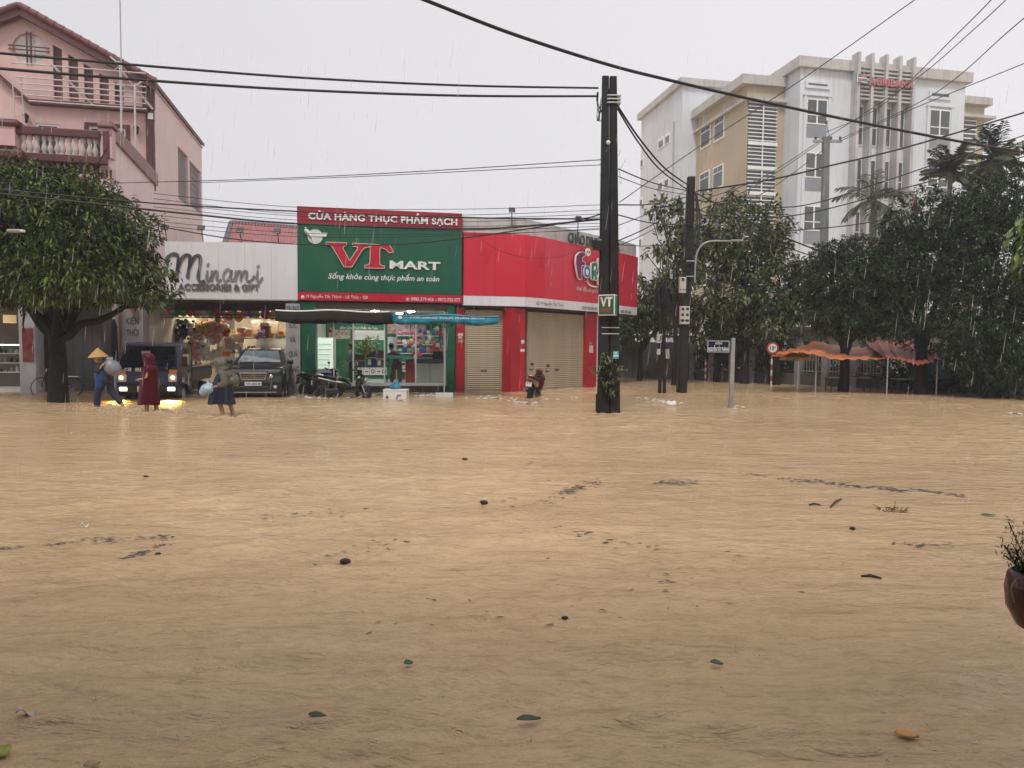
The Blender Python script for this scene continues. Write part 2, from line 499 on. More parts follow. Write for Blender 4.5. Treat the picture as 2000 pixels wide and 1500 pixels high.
def wave_height(X, Y):
    rs = np.random.RandomState(5)
    wx = X + 0.35 * np.sin(0.9 * Y + 0.5 * X) + 0.2 * np.sin(2.1 * Y - 1.3 * X + 1)
    wy = Y + 0.30 * np.sin(0.7 * X + 0.4 * Y + 2) + 0.16 * np.sin(2.3 * X + 1.1 * Y)
    h = np.zeros_like(X)
    for k in range(46):
        lam = 0.13 * (1.3 / 0.13) ** rs.rand()
        a = R(rs.normal(116, 34)); kx, ky = math.cos(a) * 2 * PI / lam, math.sin(a) * 2 * PI / lam
        h += 0.0030 * lam ** 0.62 * np.sin(kx * wx + ky * wy + rs.rand() * 6.28)
    patch = 0.6 + 0.55 * np.sin(0.33 * X + 0.21 * Y + 1) * np.sin(0.27 * Y - 0.15 * X)
    h *= np.clip(patch, 0.25, 1.2)
    sh = np.abs(h / 0.008); h = np.sign(h) * 0.008 * sh ** 1.12
    for (px, py, r, a) in ((195, 800, 0.9, 0.05), (300, 806, 0.9, 0.06), (435, 815, 0.8, 0.05)):      # the waders push water ahead
        c = ground(px, py); d = np.hypot(X - c.x, (Y - c.y))
        h += a * np.exp(-(d / r) ** 2) * np.cos(d * 9.0 - 0.6)
    for (px, py, r) in ((1187, 805, 0.55), (1331, 767, 0.35), (1427, 797, 0.3), (114, 786, 0.7), (330, 786, 0.5), (545, 781, 0.5)):
        c = ground(px, py); d = np.hypot(X - c.x, Y - c.y); h += 0.02 * np.exp(-((d - r * 0.6) / (r * 0.6)) ** 2) * np.cos(d * 26)
    return h
def build_water():
    nr, nc = 560, 440
    Yr = 1.9 * (70 / 1.9) ** (np.arange(nr + 1) / nr)
    Uc = np.linspace(-1, 1, nc + 1)
    Y = np.repeat(Yr[:, None], nc + 1, 1); X = Uc[None, :] * (3.2 + 1.0 * Yr[:, None])
    Z = wave_height(X, Y)
    V = np.stack([X, Y, Z], -1).reshape(-1, 3)
    i = np.arange(nr)[:, None] * (nc + 1) + np.arange(nc)[None, :]
    F = np.stack([i, i + 1, i + nc + 2, i + nc + 1], -1).reshape(-1, 4)
    n0 = len(V)
    V = np.vstack([V, [[-150, -25, -0.07], [150, -25, -0.07], [150, 170, -0.07], [-150, 170, -0.07]]])
    me = bpy.data.meshes.new('water')
    me.vertices.add(len(V)); me.vertices.foreach_set('co', V.ravel())
    F = np.vstack([F, [[n0, n0 + 1, n0 + 2, n0 + 3]]])
    me.loops.add(F.size); me.loops.foreach_set('vertex_index', F.ravel())
    me.polygons.add(len(F)); me.polygons.foreach_set('loop_start', np.arange(0, F.size, 4)); me.polygons.foreach_set('loop_total', np.full(len(F), 4))
    me.polygons.foreach_set('use_smooth', np.ones(len(F), dtype=bool))
    me.update(); me.validate()
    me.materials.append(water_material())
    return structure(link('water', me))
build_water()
mb = MB(); mb.add([(-150, -25, -0.35), (150, -25, -0.35), (150, 170, -0.35), (-150, 170, -0.35)], [(0, 1, 2, 3)])
structure(mb.build('ground', mat('asphalt', (0.05, 0.05, 0.05), 0.9, bump=0.3)))

hz_m = bpy.data.materials.new('rain_haze'); hz_m.use_nodes = True
hz_m.node_tree.nodes.remove(hz_m.node_tree.nodes['Principled BSDF'])
pv = hz_m.node_tree.nodes.new('ShaderNodeVolumePrincipled')
pv.inputs['Color'].default_value = (0.97, 0.97, 1.0, 1)
pv.inputs['Density'].default_value = 0.0015
pv.inputs['Anisotropy'].default_value = 0.11
hz_m.node_tree.links.new(pv.outputs['Volume'], hz_m.node_tree.nodes['Material Output'].inputs['Volume'])
mb = MB().box(-152, 152, -27, 172, -1.4, 30)
haze = stuff(mb.build('haze', hz_m))

# an unseen row house added behind the camera, sized to shade the near water
t = thing('shade_house', 'plain three-storey row house with an awning, added behind the camera to shade near water', 'house', (0, -1.6, 0))
hm_ = mat('shade_house_render', (0.2, 0.185, 0.165), 0.8, streak=0.3)
MB().holed([(-18, -0.3), (18, -0.3), (18, 9.8), (-18, 9.8)], [[(x, z), (x + 1.6, z), (x + 1.6, z + 1.7), (x, z + 1.7)] for x in (-12, -7, -2, 3, 8) for z in (4.3, 7.2)], T(0, -0.3, 0), 0.3).build('front_wall', hm_, t)  # front of the added, unseen shade house
MB().box(-18, 18, -9, -0.31, -0.3, 9.7).build('body', hm_, t)
for x in (-12, -7, -2, 3, 8):
    for z in (4.3, 7.2): MB().box(x, x + 1.6, -0.2, -0.15, z, z + 1.7).build('window', mat('shade_house_glass', (0.03, 0.035, 0.04), 0.1), t)
MB().box(-18, 18, 0.0, 3.2, 3.3, 3.38).build('shade_awning', mat('shade_sheet', (0.2, 0.2, 0.21), 0.6), t)  # added out of view, keeps more sky off the near water
for x in (-14, -7, 7, 14): MB().tube([(x, 0.5, -0.3), (x, 0.5, 3.3)], 0.05, 8).build('shade_awning_post', hm_, t)
# ------------------------------------------------------------------ trees
def leaf_mat(name, lo, hi, rough=0.35, trans=0.0, spec=0.5):
    if name in MATS: return MATS[name]
    m = bpy.data.materials.new(name); m.use_nodes = True
    nt = m.node_tree; N = nt.nodes; L = nt.links; b = N['Principled BSDF']
    g = N.new('ShaderNodeNewGeometry')
    mx = N.new('ShaderNodeValToRGB'); e = mx.color_ramp.elements
    e[0].color = (*lo, 1); e[1].color = (*hi, 1); e[0].position = 0.15; e[1].position = 0.98
    L.new(g.outputs['Random Per Island'], mx.inputs['Fac'])
    L.new(mx.outputs['Color'], b.inputs['Base Color'])
    b.inputs['Roughness'].default_value = rough; b.inputs['Specular IOR Level'].default_value = spec
    MATS[name] = m; return m
def leaves(rs, C, D, count, length, width, droop=0.5, spread=1.0, tip=0.6):
    """leaf blades of two quads folded at the midrib: count blades round each twig end C, pointing roughly along D"""
    n = len(C) * count
    c = np.repeat(C, count, 0) + rs.normal(0, length * 0.35, (n, 3))
    d = np.repeat(D, count, 0) + rs.normal(0, spread, (n, 3)); d[:, 2] -= droop
    d /= np.linalg.norm(d, axis=1, keepdims=True) + 1e-9
    s = np.cross(d, np.array([0, 0, 1.0]) + rs.normal(0, 0.45, (n, 3))); s /= np.linalg.norm(s, axis=1, keepdims=True) + 1e-9
    up = np.cross(s, d)
    l = length * rs.uniform(0.65, 1.25, (n, 1)); w = width * rs.uniform(0.75, 1.2, (n, 1))
    a = c; m = c + d * l * 0.5 - up * w * 0.25; e = c + d * l - np.array([0, 0, 1.0]) * l * 0.18
    p = m + s * w * 0.5 + up * w * 0.3; q = m - s * w * 0.5 + up * w * 0.3
    V = np.stack([a, p, e, q, m], 1).reshape(-1, 3)
    b = np.arange(n)[:, None] * 5
    F = np.concatenate([b + np.array([[0, 1, 4]]), b + np.array([[1, 2, 4]]), b + np.array([[2, 3, 4]]), b + np.array([[3, 0, 4]])], 1).reshape(-1, 3)
    return V, F
def np_mesh(name, V, F, m, smooth=False):
    me = bpy.data.meshes.new(name); k = F.shape[1]
    me.vertices.add(len(V)); me.vertices.foreach_set('co', np.asarray(V, dtype=np.float32).ravel())
    me.loops.add(F.size); me.loops.foreach_set('vertex_index', F.astype(np.int32).ravel())
    me.polygons.add(len(F)); me.polygons.foreach_set('loop_start', np.arange(0, F.size, k, dtype=np.int32)); me.polygons.foreach_set('loop_total', np.full(len(F), k, dtype=np.int32))
    if smooth: me.polygons.foreach_set('use_smooth', np.ones(len(F), dtype=bool))
    me.update(); me.materials.append(m); return me
def crown_points(rs, lobes, n, shell=0.75):
    """twig ends in a crown made of ellipsoid lobes (x, y, z, rx, ry, rz): mostly near the skin, some inside, outward directions"""
    vol = np.array([(l[3] * l[4] * l[5]) ** (2 / 3) for l in lobes]); pick = rs.choice(len(lobes), n, p=vol / vol.sum())
    Lb = np.array(lobes)[pick]
    d = rs.normal(0, 1, (n, 3)); d /= np.linalg.norm(d, axis=1, keepdims=True)
    r = np.where(rs.rand(n) < shell, rs.uniform(0.82, 1.06, n), rs.uniform(0.3, 0.85, n))
    lump = 1 + 0.13 * np.sin(d[:, 0] * 7 + Lb[:, 0] * 3) * np.sin(d[:, 2] * 6 + Lb[:, 1]) + 0.1 * np.sin(d[:, 1] * 9 + d[:, 0] * 5)
    P = Lb[:, :3] + d * Lb[:, 3:6] * (r * lump)[:, None]
    out = d / Lb[:, 3:6]; out /= np.linalg.norm(out, axis=1, keepdims=True)
    return P, out
def limb(mb, a, b, r0, r1, rs, wob=0.12, n=7, k=8):
    a, b = Vector(a), Vector(b); L = (b - a).length; pts = []
    for i in range(n + 1):
        t = i / n; p = a.lerp(b, t)
        if 0 < i < n: p = p + Vector(rs.normal(0, wob * L / n, 3))
        pts.append(p)
    mb.tube(pts, [r0 + (r1 - r0) * i / n for i in range(n + 1)], k); return pts
bark = mat('wet_bark', (0.022, 0.018, 0.015), 0.75, var=0.4, scale=9, bump=0.8, bscale=25, spec=0.15)
def tree(label, base, lobes, seed, lm, n, per, length, width, trunk_r=0.18, fork=0.35, group=None, droop=0.5, lean=(0, 0), shell=0.75, spread=0.8, name='tree', n_limbs=None):
    """lobes are given relative to the base point"""
    rs = np.random.RandomState(seed)
    t = thing(name, label, 'tree', base, 0, group)
    zf = min(l[2] - l[5] * 0.6 for l in lobes); zf = max(zf * (1 - fork) , 0.6)
    mb = MB(); top = Vector((lean[0], lean[1], zf))
    mb.tube([(0, 0, -0.4), (lean[0] * .1, lean[1] * .1, 0.1), (lean[0] * .55 + 0.03, lean[1] * .5, zf * 0.55), top], [trunk_r * 1.35, trunk_r * 1.12, trunk_r * 0.92, trunk_r * 0.85], 10)
    mb.build('trunk', bark, t, smooth=60)
    mb = MB()
    for i, l in enumerate(lobes):
        if n_limbs and i >= n_limbs: break
        c = Vector(l[:3]) + Vector((0, 0, l[5] * 0.25))
        pts = limb(mb, top - Vector((0, 0, 0.12)), c, trunk_r * 0.6, trunk_r * 0.14, rs)
        for _ in range(3):
            q = Vector(l[:3]) + Vector(rs.normal(0, 0.45, 3)) * l[3]
            limb(mb, pts[rs.randint(3, 6)], q, trunk_r * 0.24, 0.015, rs, n=5, k=5)
    mb.build('limbs', bark, t, smooth=60)
    P, D = crown_points(rs, lobes, n, shell)
    V, F = leaves(rs, P, D, per, length, width, droop, spread)
    link('crown', np_mesh('crown', V, F, lm), t)
    return t
def palm(label, base, height, seed, fronds, flen, lm, wind=(0.5, 0), group=None, fan=False, r=0.13, lean=(0, 0)):
    rs = np.random.RandomState(seed)
    t = thing('palm_tree', label, 'palm', base, 0, group)
    mb = MB(); mb.tube([(0, 0, -0.4), (lean[0] * .4, lean[1], height * 0.5), (lean[0], lean[1], height)], [r * 1.25, r, r * 0.85], 10); mb.build('trunk', mat('palm_trunk', (0.19, 0.175, 0.16), 0.8, var=0.3, scale=6, bump=0.5), t, smooth=60)
    top = np.array([lean[0], lean[1], height])
    for k in range(fronds):
        a = 2 * PI * (k + rs.uniform(-0.3, 0.3)) / fronds; el = rs.uniform(-0.5, 1.25)
        d0 = np.array([math.cos(a) * math.cos(el), math.sin(a) * math.cos(el), math.sin(el)]) + np.array([wind[0], wind[1], 0]) * 0.5
        L_ = flen * rs.uniform(0.8, 1.1); pts = []; n = 14
        p = top.copy(); d = d0 / np.linalg.norm(d0)
        for i in range(n + 1):
            pts.append(p.copy()); p = p + d * L_ / n
            d = d + np.array([wind[0] * 0.05, wind[1] * 0.05, -0.1 if not fan else -0.045]); d /= np.linalg.norm(d)
        pts = np.array(pts)
        mb = MB(); mb.tube(pts, [0.03 * (1 - i / (n + 1)) + 0.006 for i in range(n + 1)], 4)
        for i in range(2, n + 1):
            dd = pts[i] - pts[i - 1]; dd /= np.linalg.norm(dd); s = np.cross(dd, [0, 0, 1.0]); s /= np.linalg.norm(s) + 1e-6
            for sg in (-1, 1):
                for h in (0, 0.5):
                    b = pts[i - 1] + (pts[i] - pts[i - 1]) * h
                    ll = L_ * 0.34 * math.sin(PI * min(0.95, (i + h) / (n + 1.5))) ** 0.7 * rs.uniform(0.8, 1.1)
                    ld = s * sg * 0.9 + dd * 0.75 + np.array([wind[0] * 0.25, wind[1] * 0.2, -0.28 + rs.normal(0, 0.12)]); ld /= np.linalg.norm(ld)
                    w = np.cross(ld, [0.2, 0.1, 1.0]); w /= np.linalg.norm(w); w = w * 0.034 * (1.5 if fan else 1)
                    mid = b + ld * ll * 0.55; e = b + ld * ll + np.array([0, 0, -ll * 0.18])
                    mb.add([b - w * .5, b + w * .5, mid + w, e, mid - w], [(0, 1, 2, 4), (4, 2, 3)])
        mb.build('frond', lm, t)
    return t
L_mango = leaf_mat('mango_leaf', (0.011, 0.025, 0.005), (0.145, 0.20, 0.028), 0.38, spec=0.35)
L_broad = leaf_mat('broad_leaf', (0.03, 0.052, 0.018), (0.19, 0.22, 0.075), 0.5, spec=0.25)
L_ficus = leaf_mat('ficus_leaf', (0.008, 0.017, 0.008), (0.075, 0.108, 0.04), 0.5, spec=0.25)
L_palm = leaf_mat('palm_leaf', (0.045, 0.065, 0.03), (0.10, 0.12, 0.05), 0.45)

# the mango tree on the left pavement
b = ground(114, 786); Yt = b.y; mp = FPX / Yt
def lob(px, py, rx, rz, dy=0.0, ry=None, b=None):
    p = at(px, py, b.y + dy); k = (b.y + dy) / FPX
    return (p.x - b.x, dy, p.z, rx * k, (ry if ry else rx) * k, rz * k)
tree('broad dome-shaped mango tree with a dark trunk in front of the grey shuttered house', (b.x, b.y, 0),
     [lob(85, 455, 170, 118, 0.0, 150, b), lob(20, 440, 120, 105, 0.3, 110, b), lob(185, 445, 104, 78, 0.1, 105, b), lob(215, 522, 94, 56, 0, 95, b),
      lob(120, 540, 150, 52, -0.9, 100, b), lob(15, 545, 110, 46, -0.3, 100, b), lob(290, 578, 44, 15, -0.1, 50, b), lob(120, 375, 88, 46, 0, 80, b), lob(-60, 480, 120, 110, 0.6, 110, b), lob(50, 360, 70, 34, -0.2, 70, b)],
     11, L_mango, 3600, 12, 0.21, 0.062, trunk_r=0.25, droop=0.55, name='mango_tree')

# broad-leaved trees behind the corner pole
def rel(base, specs): return [lob(*s, b=base) for s in specs]
def tb(px, Y): return Vector((hx(px, Y), Y, 0))
b = tb(1318, 33)
tree('tall thin broad-leaved tree with open foliage beside the white gable wall', (b.x, b.y, 0),
     rel(b, [(1290, 408, 32, 22), (1330, 425, 36, 28), (1318, 462, 46, 30), (1285, 490, 26, 16), (1345, 500, 40, 30), (1372, 452, 30, 30), (1400, 392, 24, 22), (1330, 540, 45, 30)]), 21, L_broad, 210, 9, 0.3, 0.13, trunk_r=0.12, group='trees along the far wall', shell=0.5, droop=0.35)
b = tb(1455, 35)
tree('wide leafy broad-leaved tree in front of the yellow block', (b.x, b.y, 0),
     rel(b, [(1440, 455, 74, 48), (1500, 440, 44, 40), (1410, 500, 60, 45), (1480, 520, 70, 50), (1430, 575, 70, 42), (1500, 590, 60, 38), (1520, 480, 26, 40), (1432, 395, 22, 26)]), 22, L_broad, 760, 11, 0.28, 0.12, trunk_r=0.2, group='trees along the far wall', shell=0.65, droop=0.35)
b = tb(1515, 34.2)
tree('narrow tree with a dark upright trunk above the round red sign', (b.x, b.y, 0),
     rel(b, [(1540, 600, 36, 34), (1570, 560, 34, 30), (1500, 640, 40, 25), (1560, 520, 26, 18)]), 23, L_broad, 330, 10, 0.26, 0.11, trunk_r=0.24, group='trees along the far wall', shell=0.6)
b = tb(1250, 37)
tree('low bushy tree growing past the right end of the red shop', (b.x, b.y, 0),
     rel(b, [(1258, 590, 34, 46), (1290, 610, 44, 38), (1240, 640, 30, 26), (1320, 600, 36, 40), (1300, 560, 34, 24)]), 24, L_broad, 560, 10, 0.26, 0.11, trunk_r=0.14, group='trees along the far wall', shell=0.65)
b = tb(1190, 40)
tree('bushy tree behind the grey compound wall, glimpsed under the red fascia', (b.x, b.y, 0),
     rel(b, [(1200, 640, 40, 40), (1230, 610, 36, 40), (1160, 640, 30, 40), (1215, 580, 30, 30)]), 26, L_broad, 420, 10, 0.26, 0.11, trunk_r=0.14, group='trees along the far wall', shell=0.65)
b = tb(1400, 36.5)
tree('shrubby tree filling the gap behind the blue street name plate', (b.x, b.y, 0),
     rel(b, [(1385, 620, 44, 40), (1430, 640, 46, 34), (1470, 650, 40, 26)]), 25, L_broad, 420, 10, 0.25, 0.1, trunk_r=0.14, group='trees along the far wall', shell=0.65)
# dark dense trees on the right
b = tb(1650, 29)
tree('dense dark tree with its rounded crown over the orange tarpaulin', (b.x, b.y, 0),
     rel(b, [(1650, 545, 72, 68), (1620, 500, 34, 30), (1690, 520, 56, 60), (1605, 590, 34, 40), (1640, 620, 60, 40), (1700, 600, 66, 60), (1735, 560, 44, 60)]), 31, L_ficus, 3000, 12, 0.13, 0.055, trunk_r=0.2, group='dark trees on the right', shell=0.8, spread=0.9)
b = tb(1800, 28)
tree('tall dark tree rising to the palms, its crown the widest on the right', (b.x, b.y, 0),
     rel(b, [(1800, 430, 72, 60), (1780, 520, 80, 70), (1850, 470, 80, 80), (1830, 590, 90, 70), (1760, 600, 60, 60), (1905, 430, 60, 70), (1770, 465, 40, 40)]), 32, L_ficus, 3400, 12, 0.13, 0.055, trunk_r=0.24, group='dark trees on the right', shell=0.8, spread=0.9)
b = tb(1940, 26)
tree('tallest dark tree at the right edge, hanging low over the water', (b.x, b.y, 0),
     rel(b, [(1950, 400, 70, 60), (2010, 380, 60, 60), (1930, 500, 80, 90), (2010, 520, 90, 110), (1920, 620, 80, 70), (1990, 660, 90, 70), (1960, 720, 80, 50), (1900, 690, 50, 50)]), 33, L_ficus, 4200, 12, 0.13, 0.055, trunk_r=0.26, group='dark trees on the right', shell=0.8, spread=0.9)
# palms before the bank
b = tb(1697, 41)
palm('single palm with wind-bent fronds in front of the tall glass bays', (b.x, b.y, 0), hz(1697, 392, 41), 41, 15, 2.4, L_palm, (0.1, 0), 'palms in front of the bank', r=0.2)
b = tb(1842, 36)
palm('left of the two fan-topped palms above the dark trees', (b.x, b.y, 0), hz(1845, 335, 36), 42, 22, 1.6, L_palm, (-0.15, 0), 'palms in front of the bank', fan=True)
b = tb(1925, 36)
palm('right one of two fan-topped palms, the one leaning up to the cable', (b.x, b.y, 0), hz(1925, 310, 36), 43, 24, 1.9, L_palm, (0.2, 0), 'palms in front of the bank', fan=True)
# a branch hanging in from the right, close by
rs = np.random.RandomState(51)
t = thing('leafy_branch', 'bright green leafy branch hanging in at the right edge, near the camera', 'branch', at(2060, 430, 6.2))
mb = MB(); o = t.location
pts = [Vector((0, 0, 0)), at(2010, 455, 6.1) - o, at(1985, 470, 6.0) - o, at(1972, 492, 6.0) - o]
mb.tube(pts, [0.014, 0.01, 0.007, 0.004], 6); mb.build('twig', bark, t, smooth=60)
C = np.array([list(at(px, py, 6.05 + 0.1 * rs.rand()) - o) for px, py in ((1995, 428), (1985, 440), (2000, 450), (1978, 462), (1992, 480), (1980, 500), (1998, 505), (2005, 470), (2010, 430), (1990, 515))])
V, F = leaves(rs, C, np.tile([-0.7, 0, -0.5], (len(C), 1)), 5, 0.115, 0.045, 0.5, 0.45)
link('leaves', np_mesh('leaves', V, F, leaf_mat('bright_leaf', (0.05, 0.10, 0.012), (0.17, 0.24, 0.03), 0.3)), t)
# ------------------------------------------------------------------ shop row
white_board = mat('white_sign_board', (0.74, 0.73, 0.755), 0.35, var=0.04, scale=0.8, streak=0.12)
dark_letter = mat('dark_grey_letters', (0.09, 0.095, 0.105), 0.35, var=0.3, scale=1.2)
mid_letter = mat('grey_letters', (0.25, 0.25, 0.26), 0.35, var=0.3, scale=1.5)
green_m = mat('green_sign', (0.008, 0.105, 0.055), 0.38, var=0.12, scale=1.2, streak=0.28, streak_col=(0.06, 0.16, 0.11))
red_m = mat('red_sign', (0.34, 0.012, 0.03), 0.4, var=0.1, scale=1.2, streak=0.1)
brightred = mat('bright_red_print', (0.52, 0.012, 0.035), 0.4, var=0.06)
whitep = mat('white_print', (0.82, 0.82, 0.8), 0.4, var=0.03)
cream_wall = mat('cream_interior_wall', (0.72, 0.66, 0.56), 0.7, var=0.05)
grey_wall = mat('grey_plaster', (0.20, 0.20, 0.205), 0.75, var=0.15, scale=1.5, streak=0.35, bump=0.2)
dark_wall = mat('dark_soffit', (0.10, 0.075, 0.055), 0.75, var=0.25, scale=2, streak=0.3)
concrete = mat('concrete', (0.30, 0.29, 0.275), 0.8, var=0.2, scale=2.5, streak=0.5, bump=0.3)
tile_floor = mat('pale_floor_tiles', (0.6, 0.58, 0.54), 0.25, var=0.06, scale=6)
steel = mat('steel', (0.55, 0.56, 0.58), 0.3, 0.8, var=0.1)
alu = mat('aluminium_frame', (0.62, 0.63, 0.63), 0.4, 0.2, var=0.08)
black_metal = mat('black_metal', (0.02, 0.02, 0.022), 0.45, 0.2, var=0.2)
lamp_white = mat('lit_tube', (1, 1, 1), 0.5, emit=190.0, emit_col=(1.0, 0.97, 0.9))
lamp_warm = mat('lit_warm_tube', (1, 0.93, 0.8), 0.5, emit=52.0, emit_col=(1.0, 0.86, 0.66))
pane_m = glass_mat('window_glass', (0.82, 0.86, 0.86), 0.8)
G = Frame(hx(582, 25.4), 25.4, 11.4)
M_ = Frame(G.x, G.y, 2.5)
def zmap(F, v, off, s):                        # a point of an enlarged detail of the photograph, on the facade plane v
    return lambda x, y: F.pv(off[0] + x / s, off[1] + y / s, v)
def trect(F, v, xl, yt, yb, xr):               # text box: left edge column with top and bottom rows, right edge column
    a, b = F.pv(xl, yt, v), F.pv(xl, yb, v)
    return (a[0], F.pv(xr, yb, v)[0], b[1], a[1])
def rpart(name, mats, parent, x0, x1, y0, y1, z0, z1, bevel=0.0):
    return MB().box(x0, x1, y0, y1, z0, z1).build(name, mats, parent, bevel=bevel)

# --- green grocery signboard
VW = G.pv(902, 500)[0]
zt, zb = G.pv(582, 402.6)[1], G.pv(582, 585.6)[1]
zr, zg = G.pv(582, 437)[1], G.pv(582, 569.4)[1]
t = fthing('shop_sign', 'large green grocery signboard with red bands and white lettering over the lit shop', 'signboard', G)
g0 = VW / 4
for i in range(4):
    a, c = i * g0 + 0.003, (i + 1) * g0 - 0.003
    rpart('green_panel', green_m, t, a, c, 0, 0.3, zg + 0.004, zr - 0.004)
rpart('red_top_band', red_m, t, 0, VW, -0.012, 0.3, zr, zt)
rpart('red_bottom_band', brightred, t, 0, VW, -0.012, 0.3, zb, zg)
rpart('edge_trim', mat('dark_trim', (0.04, 0.03, 0.03), 0.5), t, 0, VW, -0.02, -0.012, zr - 0.02, zr - 0.004)
rpart('edge_trim', MATS['dark_trim'], t, 0, VW, -0.02, -0.012, zg + 0.004, zg + 0.02)
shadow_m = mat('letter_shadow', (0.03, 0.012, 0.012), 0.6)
r = trect(G, 0, 602, 407.5, 432, 893)
lettering('CỬA HÀNG THỰC PHẨM SẠCH', r, whitep, t, -0.05, 0.035, 0, 1.05, depth=0.03)
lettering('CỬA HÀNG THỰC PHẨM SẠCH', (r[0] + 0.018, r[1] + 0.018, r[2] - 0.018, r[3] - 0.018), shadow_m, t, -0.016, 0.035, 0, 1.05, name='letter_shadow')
Z = zmap(G, 0, (560, 390), 5.714)
Vp = [(440, 475), (670, 482), (670, 517), (634, 522), (628, 545), (703, 682), (790, 548), (788, 530), (735, 521), (733, 487), (938, 497), (936, 530), (872, 538), (838, 572), (728, 752), (640, 752), (505, 522), (488, 506), (440, 504)]
Tp = [(885, 495), (1150, 510), (1192, 583), (1145, 600), (1110, 560), (1062, 541), (1040, 541), (1038, 715), (1058, 738), (1092, 740), (1090, 770), (868, 763), (870, 733), (912, 728), (928, 700), (932, 532)]
mb = MB(); mbw = MB()
for P in (Vp, Tp):
    q = [Z(*p) for p in P]; mb.prism(q, T(0, -0.07, 0), 0.06)
    for i in range(len(q)): stroke(mbw, [q[i], q[(i + 1) % len(q)]], 0.02, T(0, -0.074, 0), 0.07)
mb.build('initials', brightred, t); mbw.build('initials_outline', mat('ivory_print', (0.7, 0.62, 0.5), 0.4), t)
r = trect(G, 0, 761, 509, 525, 860)
lettering('MART', r, whitep, t, -0.05, 0.03, 0, 1.0, depth=0.03)
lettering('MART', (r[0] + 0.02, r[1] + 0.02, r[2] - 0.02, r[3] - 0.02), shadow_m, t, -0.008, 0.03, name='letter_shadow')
lettering('Sống khỏe cùng thực phẩm an toàn', trect(G, 0, 641, 530.5, 547.5, 858), whitep, t, -0.012, 0.012, 0.25)
lettering('19 Nguyễn Tất Thành - Lệ Thủy - QB', trect(G, 0, 597.6, 573.5, 583, 718.4), whitep, t, -0.018, 0.0, 0, 1.05)
lettering('0985.579.456 - 0972.722.577', trect(G, 0, 803, 580.6, 587.2, 898.6), whitep, t, -0.018, 0.01, 0, 1.1)
mb = MB()                                       # little house and telephone marks
hp = [Z(*p) for p in ((157, 1080), (178, 1062), (200, 1080), (195, 1082), (195, 1103), (182, 1103), (182, 1088), (174, 1088), (174, 1103), (162, 1103), (162, 1082))]
mb.prism(hp, T(0, -0.022, 0), 0.006)
c = Z(1350, 1113)
mb.lathe([(0.062, 0), (0.062, 0.005), (0.05, 0.005), (0.05, 0)], 20, T(c[0], -0.016, c[1]) @ RX(90), cap=False)
stroke(mb, spline([(c[0] - 0.02, c[1] - 0.035), (c[0] - 0.022, c[1]), (c[0] + 0.02, c[1] + 0.035)], 4), [0.03, 0.012, 0.03][0], T(0, -0.022, 0), 0.006)
mb.build('address_marks', whitep, t)
mb = MB()                                       # winged disc emblem
cx, cz = Z(318, 412)
disc = [(cx + 0.26 * math.cos(a), cz + 0.26 * math.sin(a)) for a in np.linspace(0, 2 * PI, 28, endpoint=False)]
mb.prism(disc, T(0, -0.03, 0), 0.024)
mb.build('emblem_disc', mat('pale_mint_print', (0.62, 0.7, 0.62), 0.4), t)
mb = MB(); mb.prism([Z(*p) for p in ((285, 372), (455, 372), (440, 415), (285, 400))], T(0, -0.036, 0), 0.008)
mb.prism([Z(*p) for p in ((205, 305), (235, 330), (275, 370), (298, 430), (290, 480), (268, 430), (215, 385), (196, 345))], T(0, -0.04, 0), 0.012)
mb.build('emblem_wing', whitep, t)
mb = MB()
for P in (((200, 345), (240, 385), (275, 425), (288, 480)), ((205, 372), (245, 405), (275, 440))): stroke(mb, [Z(*p) for p in P], 0.02, T(0, -0.045, 0), 0.006)
mb.build('emblem_feathers', green_m, t)

# --- grocery building
t = fthing('grocery_shop', 'lit grocery shop with a glazed front between green columns', 'shop', G)
zc = G.pv(620, 600, 0.6)[1]
uL, uR = G.pv(617, 700, 0.2)[0], G.pv(873, 700, 0.2)[0]
zf = 0.27
rpart('upper_wall', grey_wall, t, 0.02, VW - 0.02, 0.32, 9, 3.28, 5.6)
rpart('side_wall', cream_wall, t, 0.05, 0.2, 0.9, 8.4, 0, 3.27)
rpart('side_wall', cream_wall, t, VW - 0.2, VW - 0.05, 0.9, 8.4, 0, 3.27)
rpart('floor', tile_floor, t, 0.205, VW - 0.205, 0.62, 7.9, -0.2, zf)
rpart('step', mat('dark_step_tile', (0.06, 0.04, 0.035), 0.25, var=0.25), t, uL, uR, 0.3, 0.617, -0.2, zf - 0.05)
rpart('ceiling', mat('white_ceiling', (0.8, 0.79, 0.76), 0.8), t, 0.205, VW - 0.205, 0.75, 7.9, 3.12, 3.26)
shop_green = mat('shop_green', (0.012, 0.16, 0.07), 0.5, var=0.1)
rpart('back_wall', shop_green, t, 0.205, VW - 0.205, 5.2, 5.35, zf, 3.1)
rpart('column', green_m, t, G.pv(588, 700, 0.1)[0], uL, 0.1, 0.6, -0.3, 3.26)
rpart('column', green_m, t, uR, G.pv(888, 700, 0.1)[0], 0.1, 0.6, -0.3, 3.26)
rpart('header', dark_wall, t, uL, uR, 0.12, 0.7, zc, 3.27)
mb = MB()
fv = 0.66
cols = [G.pv(x, 700, fv)[0] for x in (619, 690, 751, 812, 871)]
ztr = G.pv(700, 615, fv)[1]
for u in cols: mb.box(u - 0.025, u + 0.025, fv - 0.03, fv + 0.03, zf, zc)
mb.box(cols[0], cols[-1], fv - 0.032, fv + 0.032, ztr - 0.03, ztr + 0.03); mb.box(cols[0], cols[-1], fv - 0.032, fv + 0.032, zf, zf + 0.06)
mb.box(cols[0], cols[-1], fv - 0.034, fv + 0.034, zc - 0.05, zc)
mb.build('window_frame', alu, t)
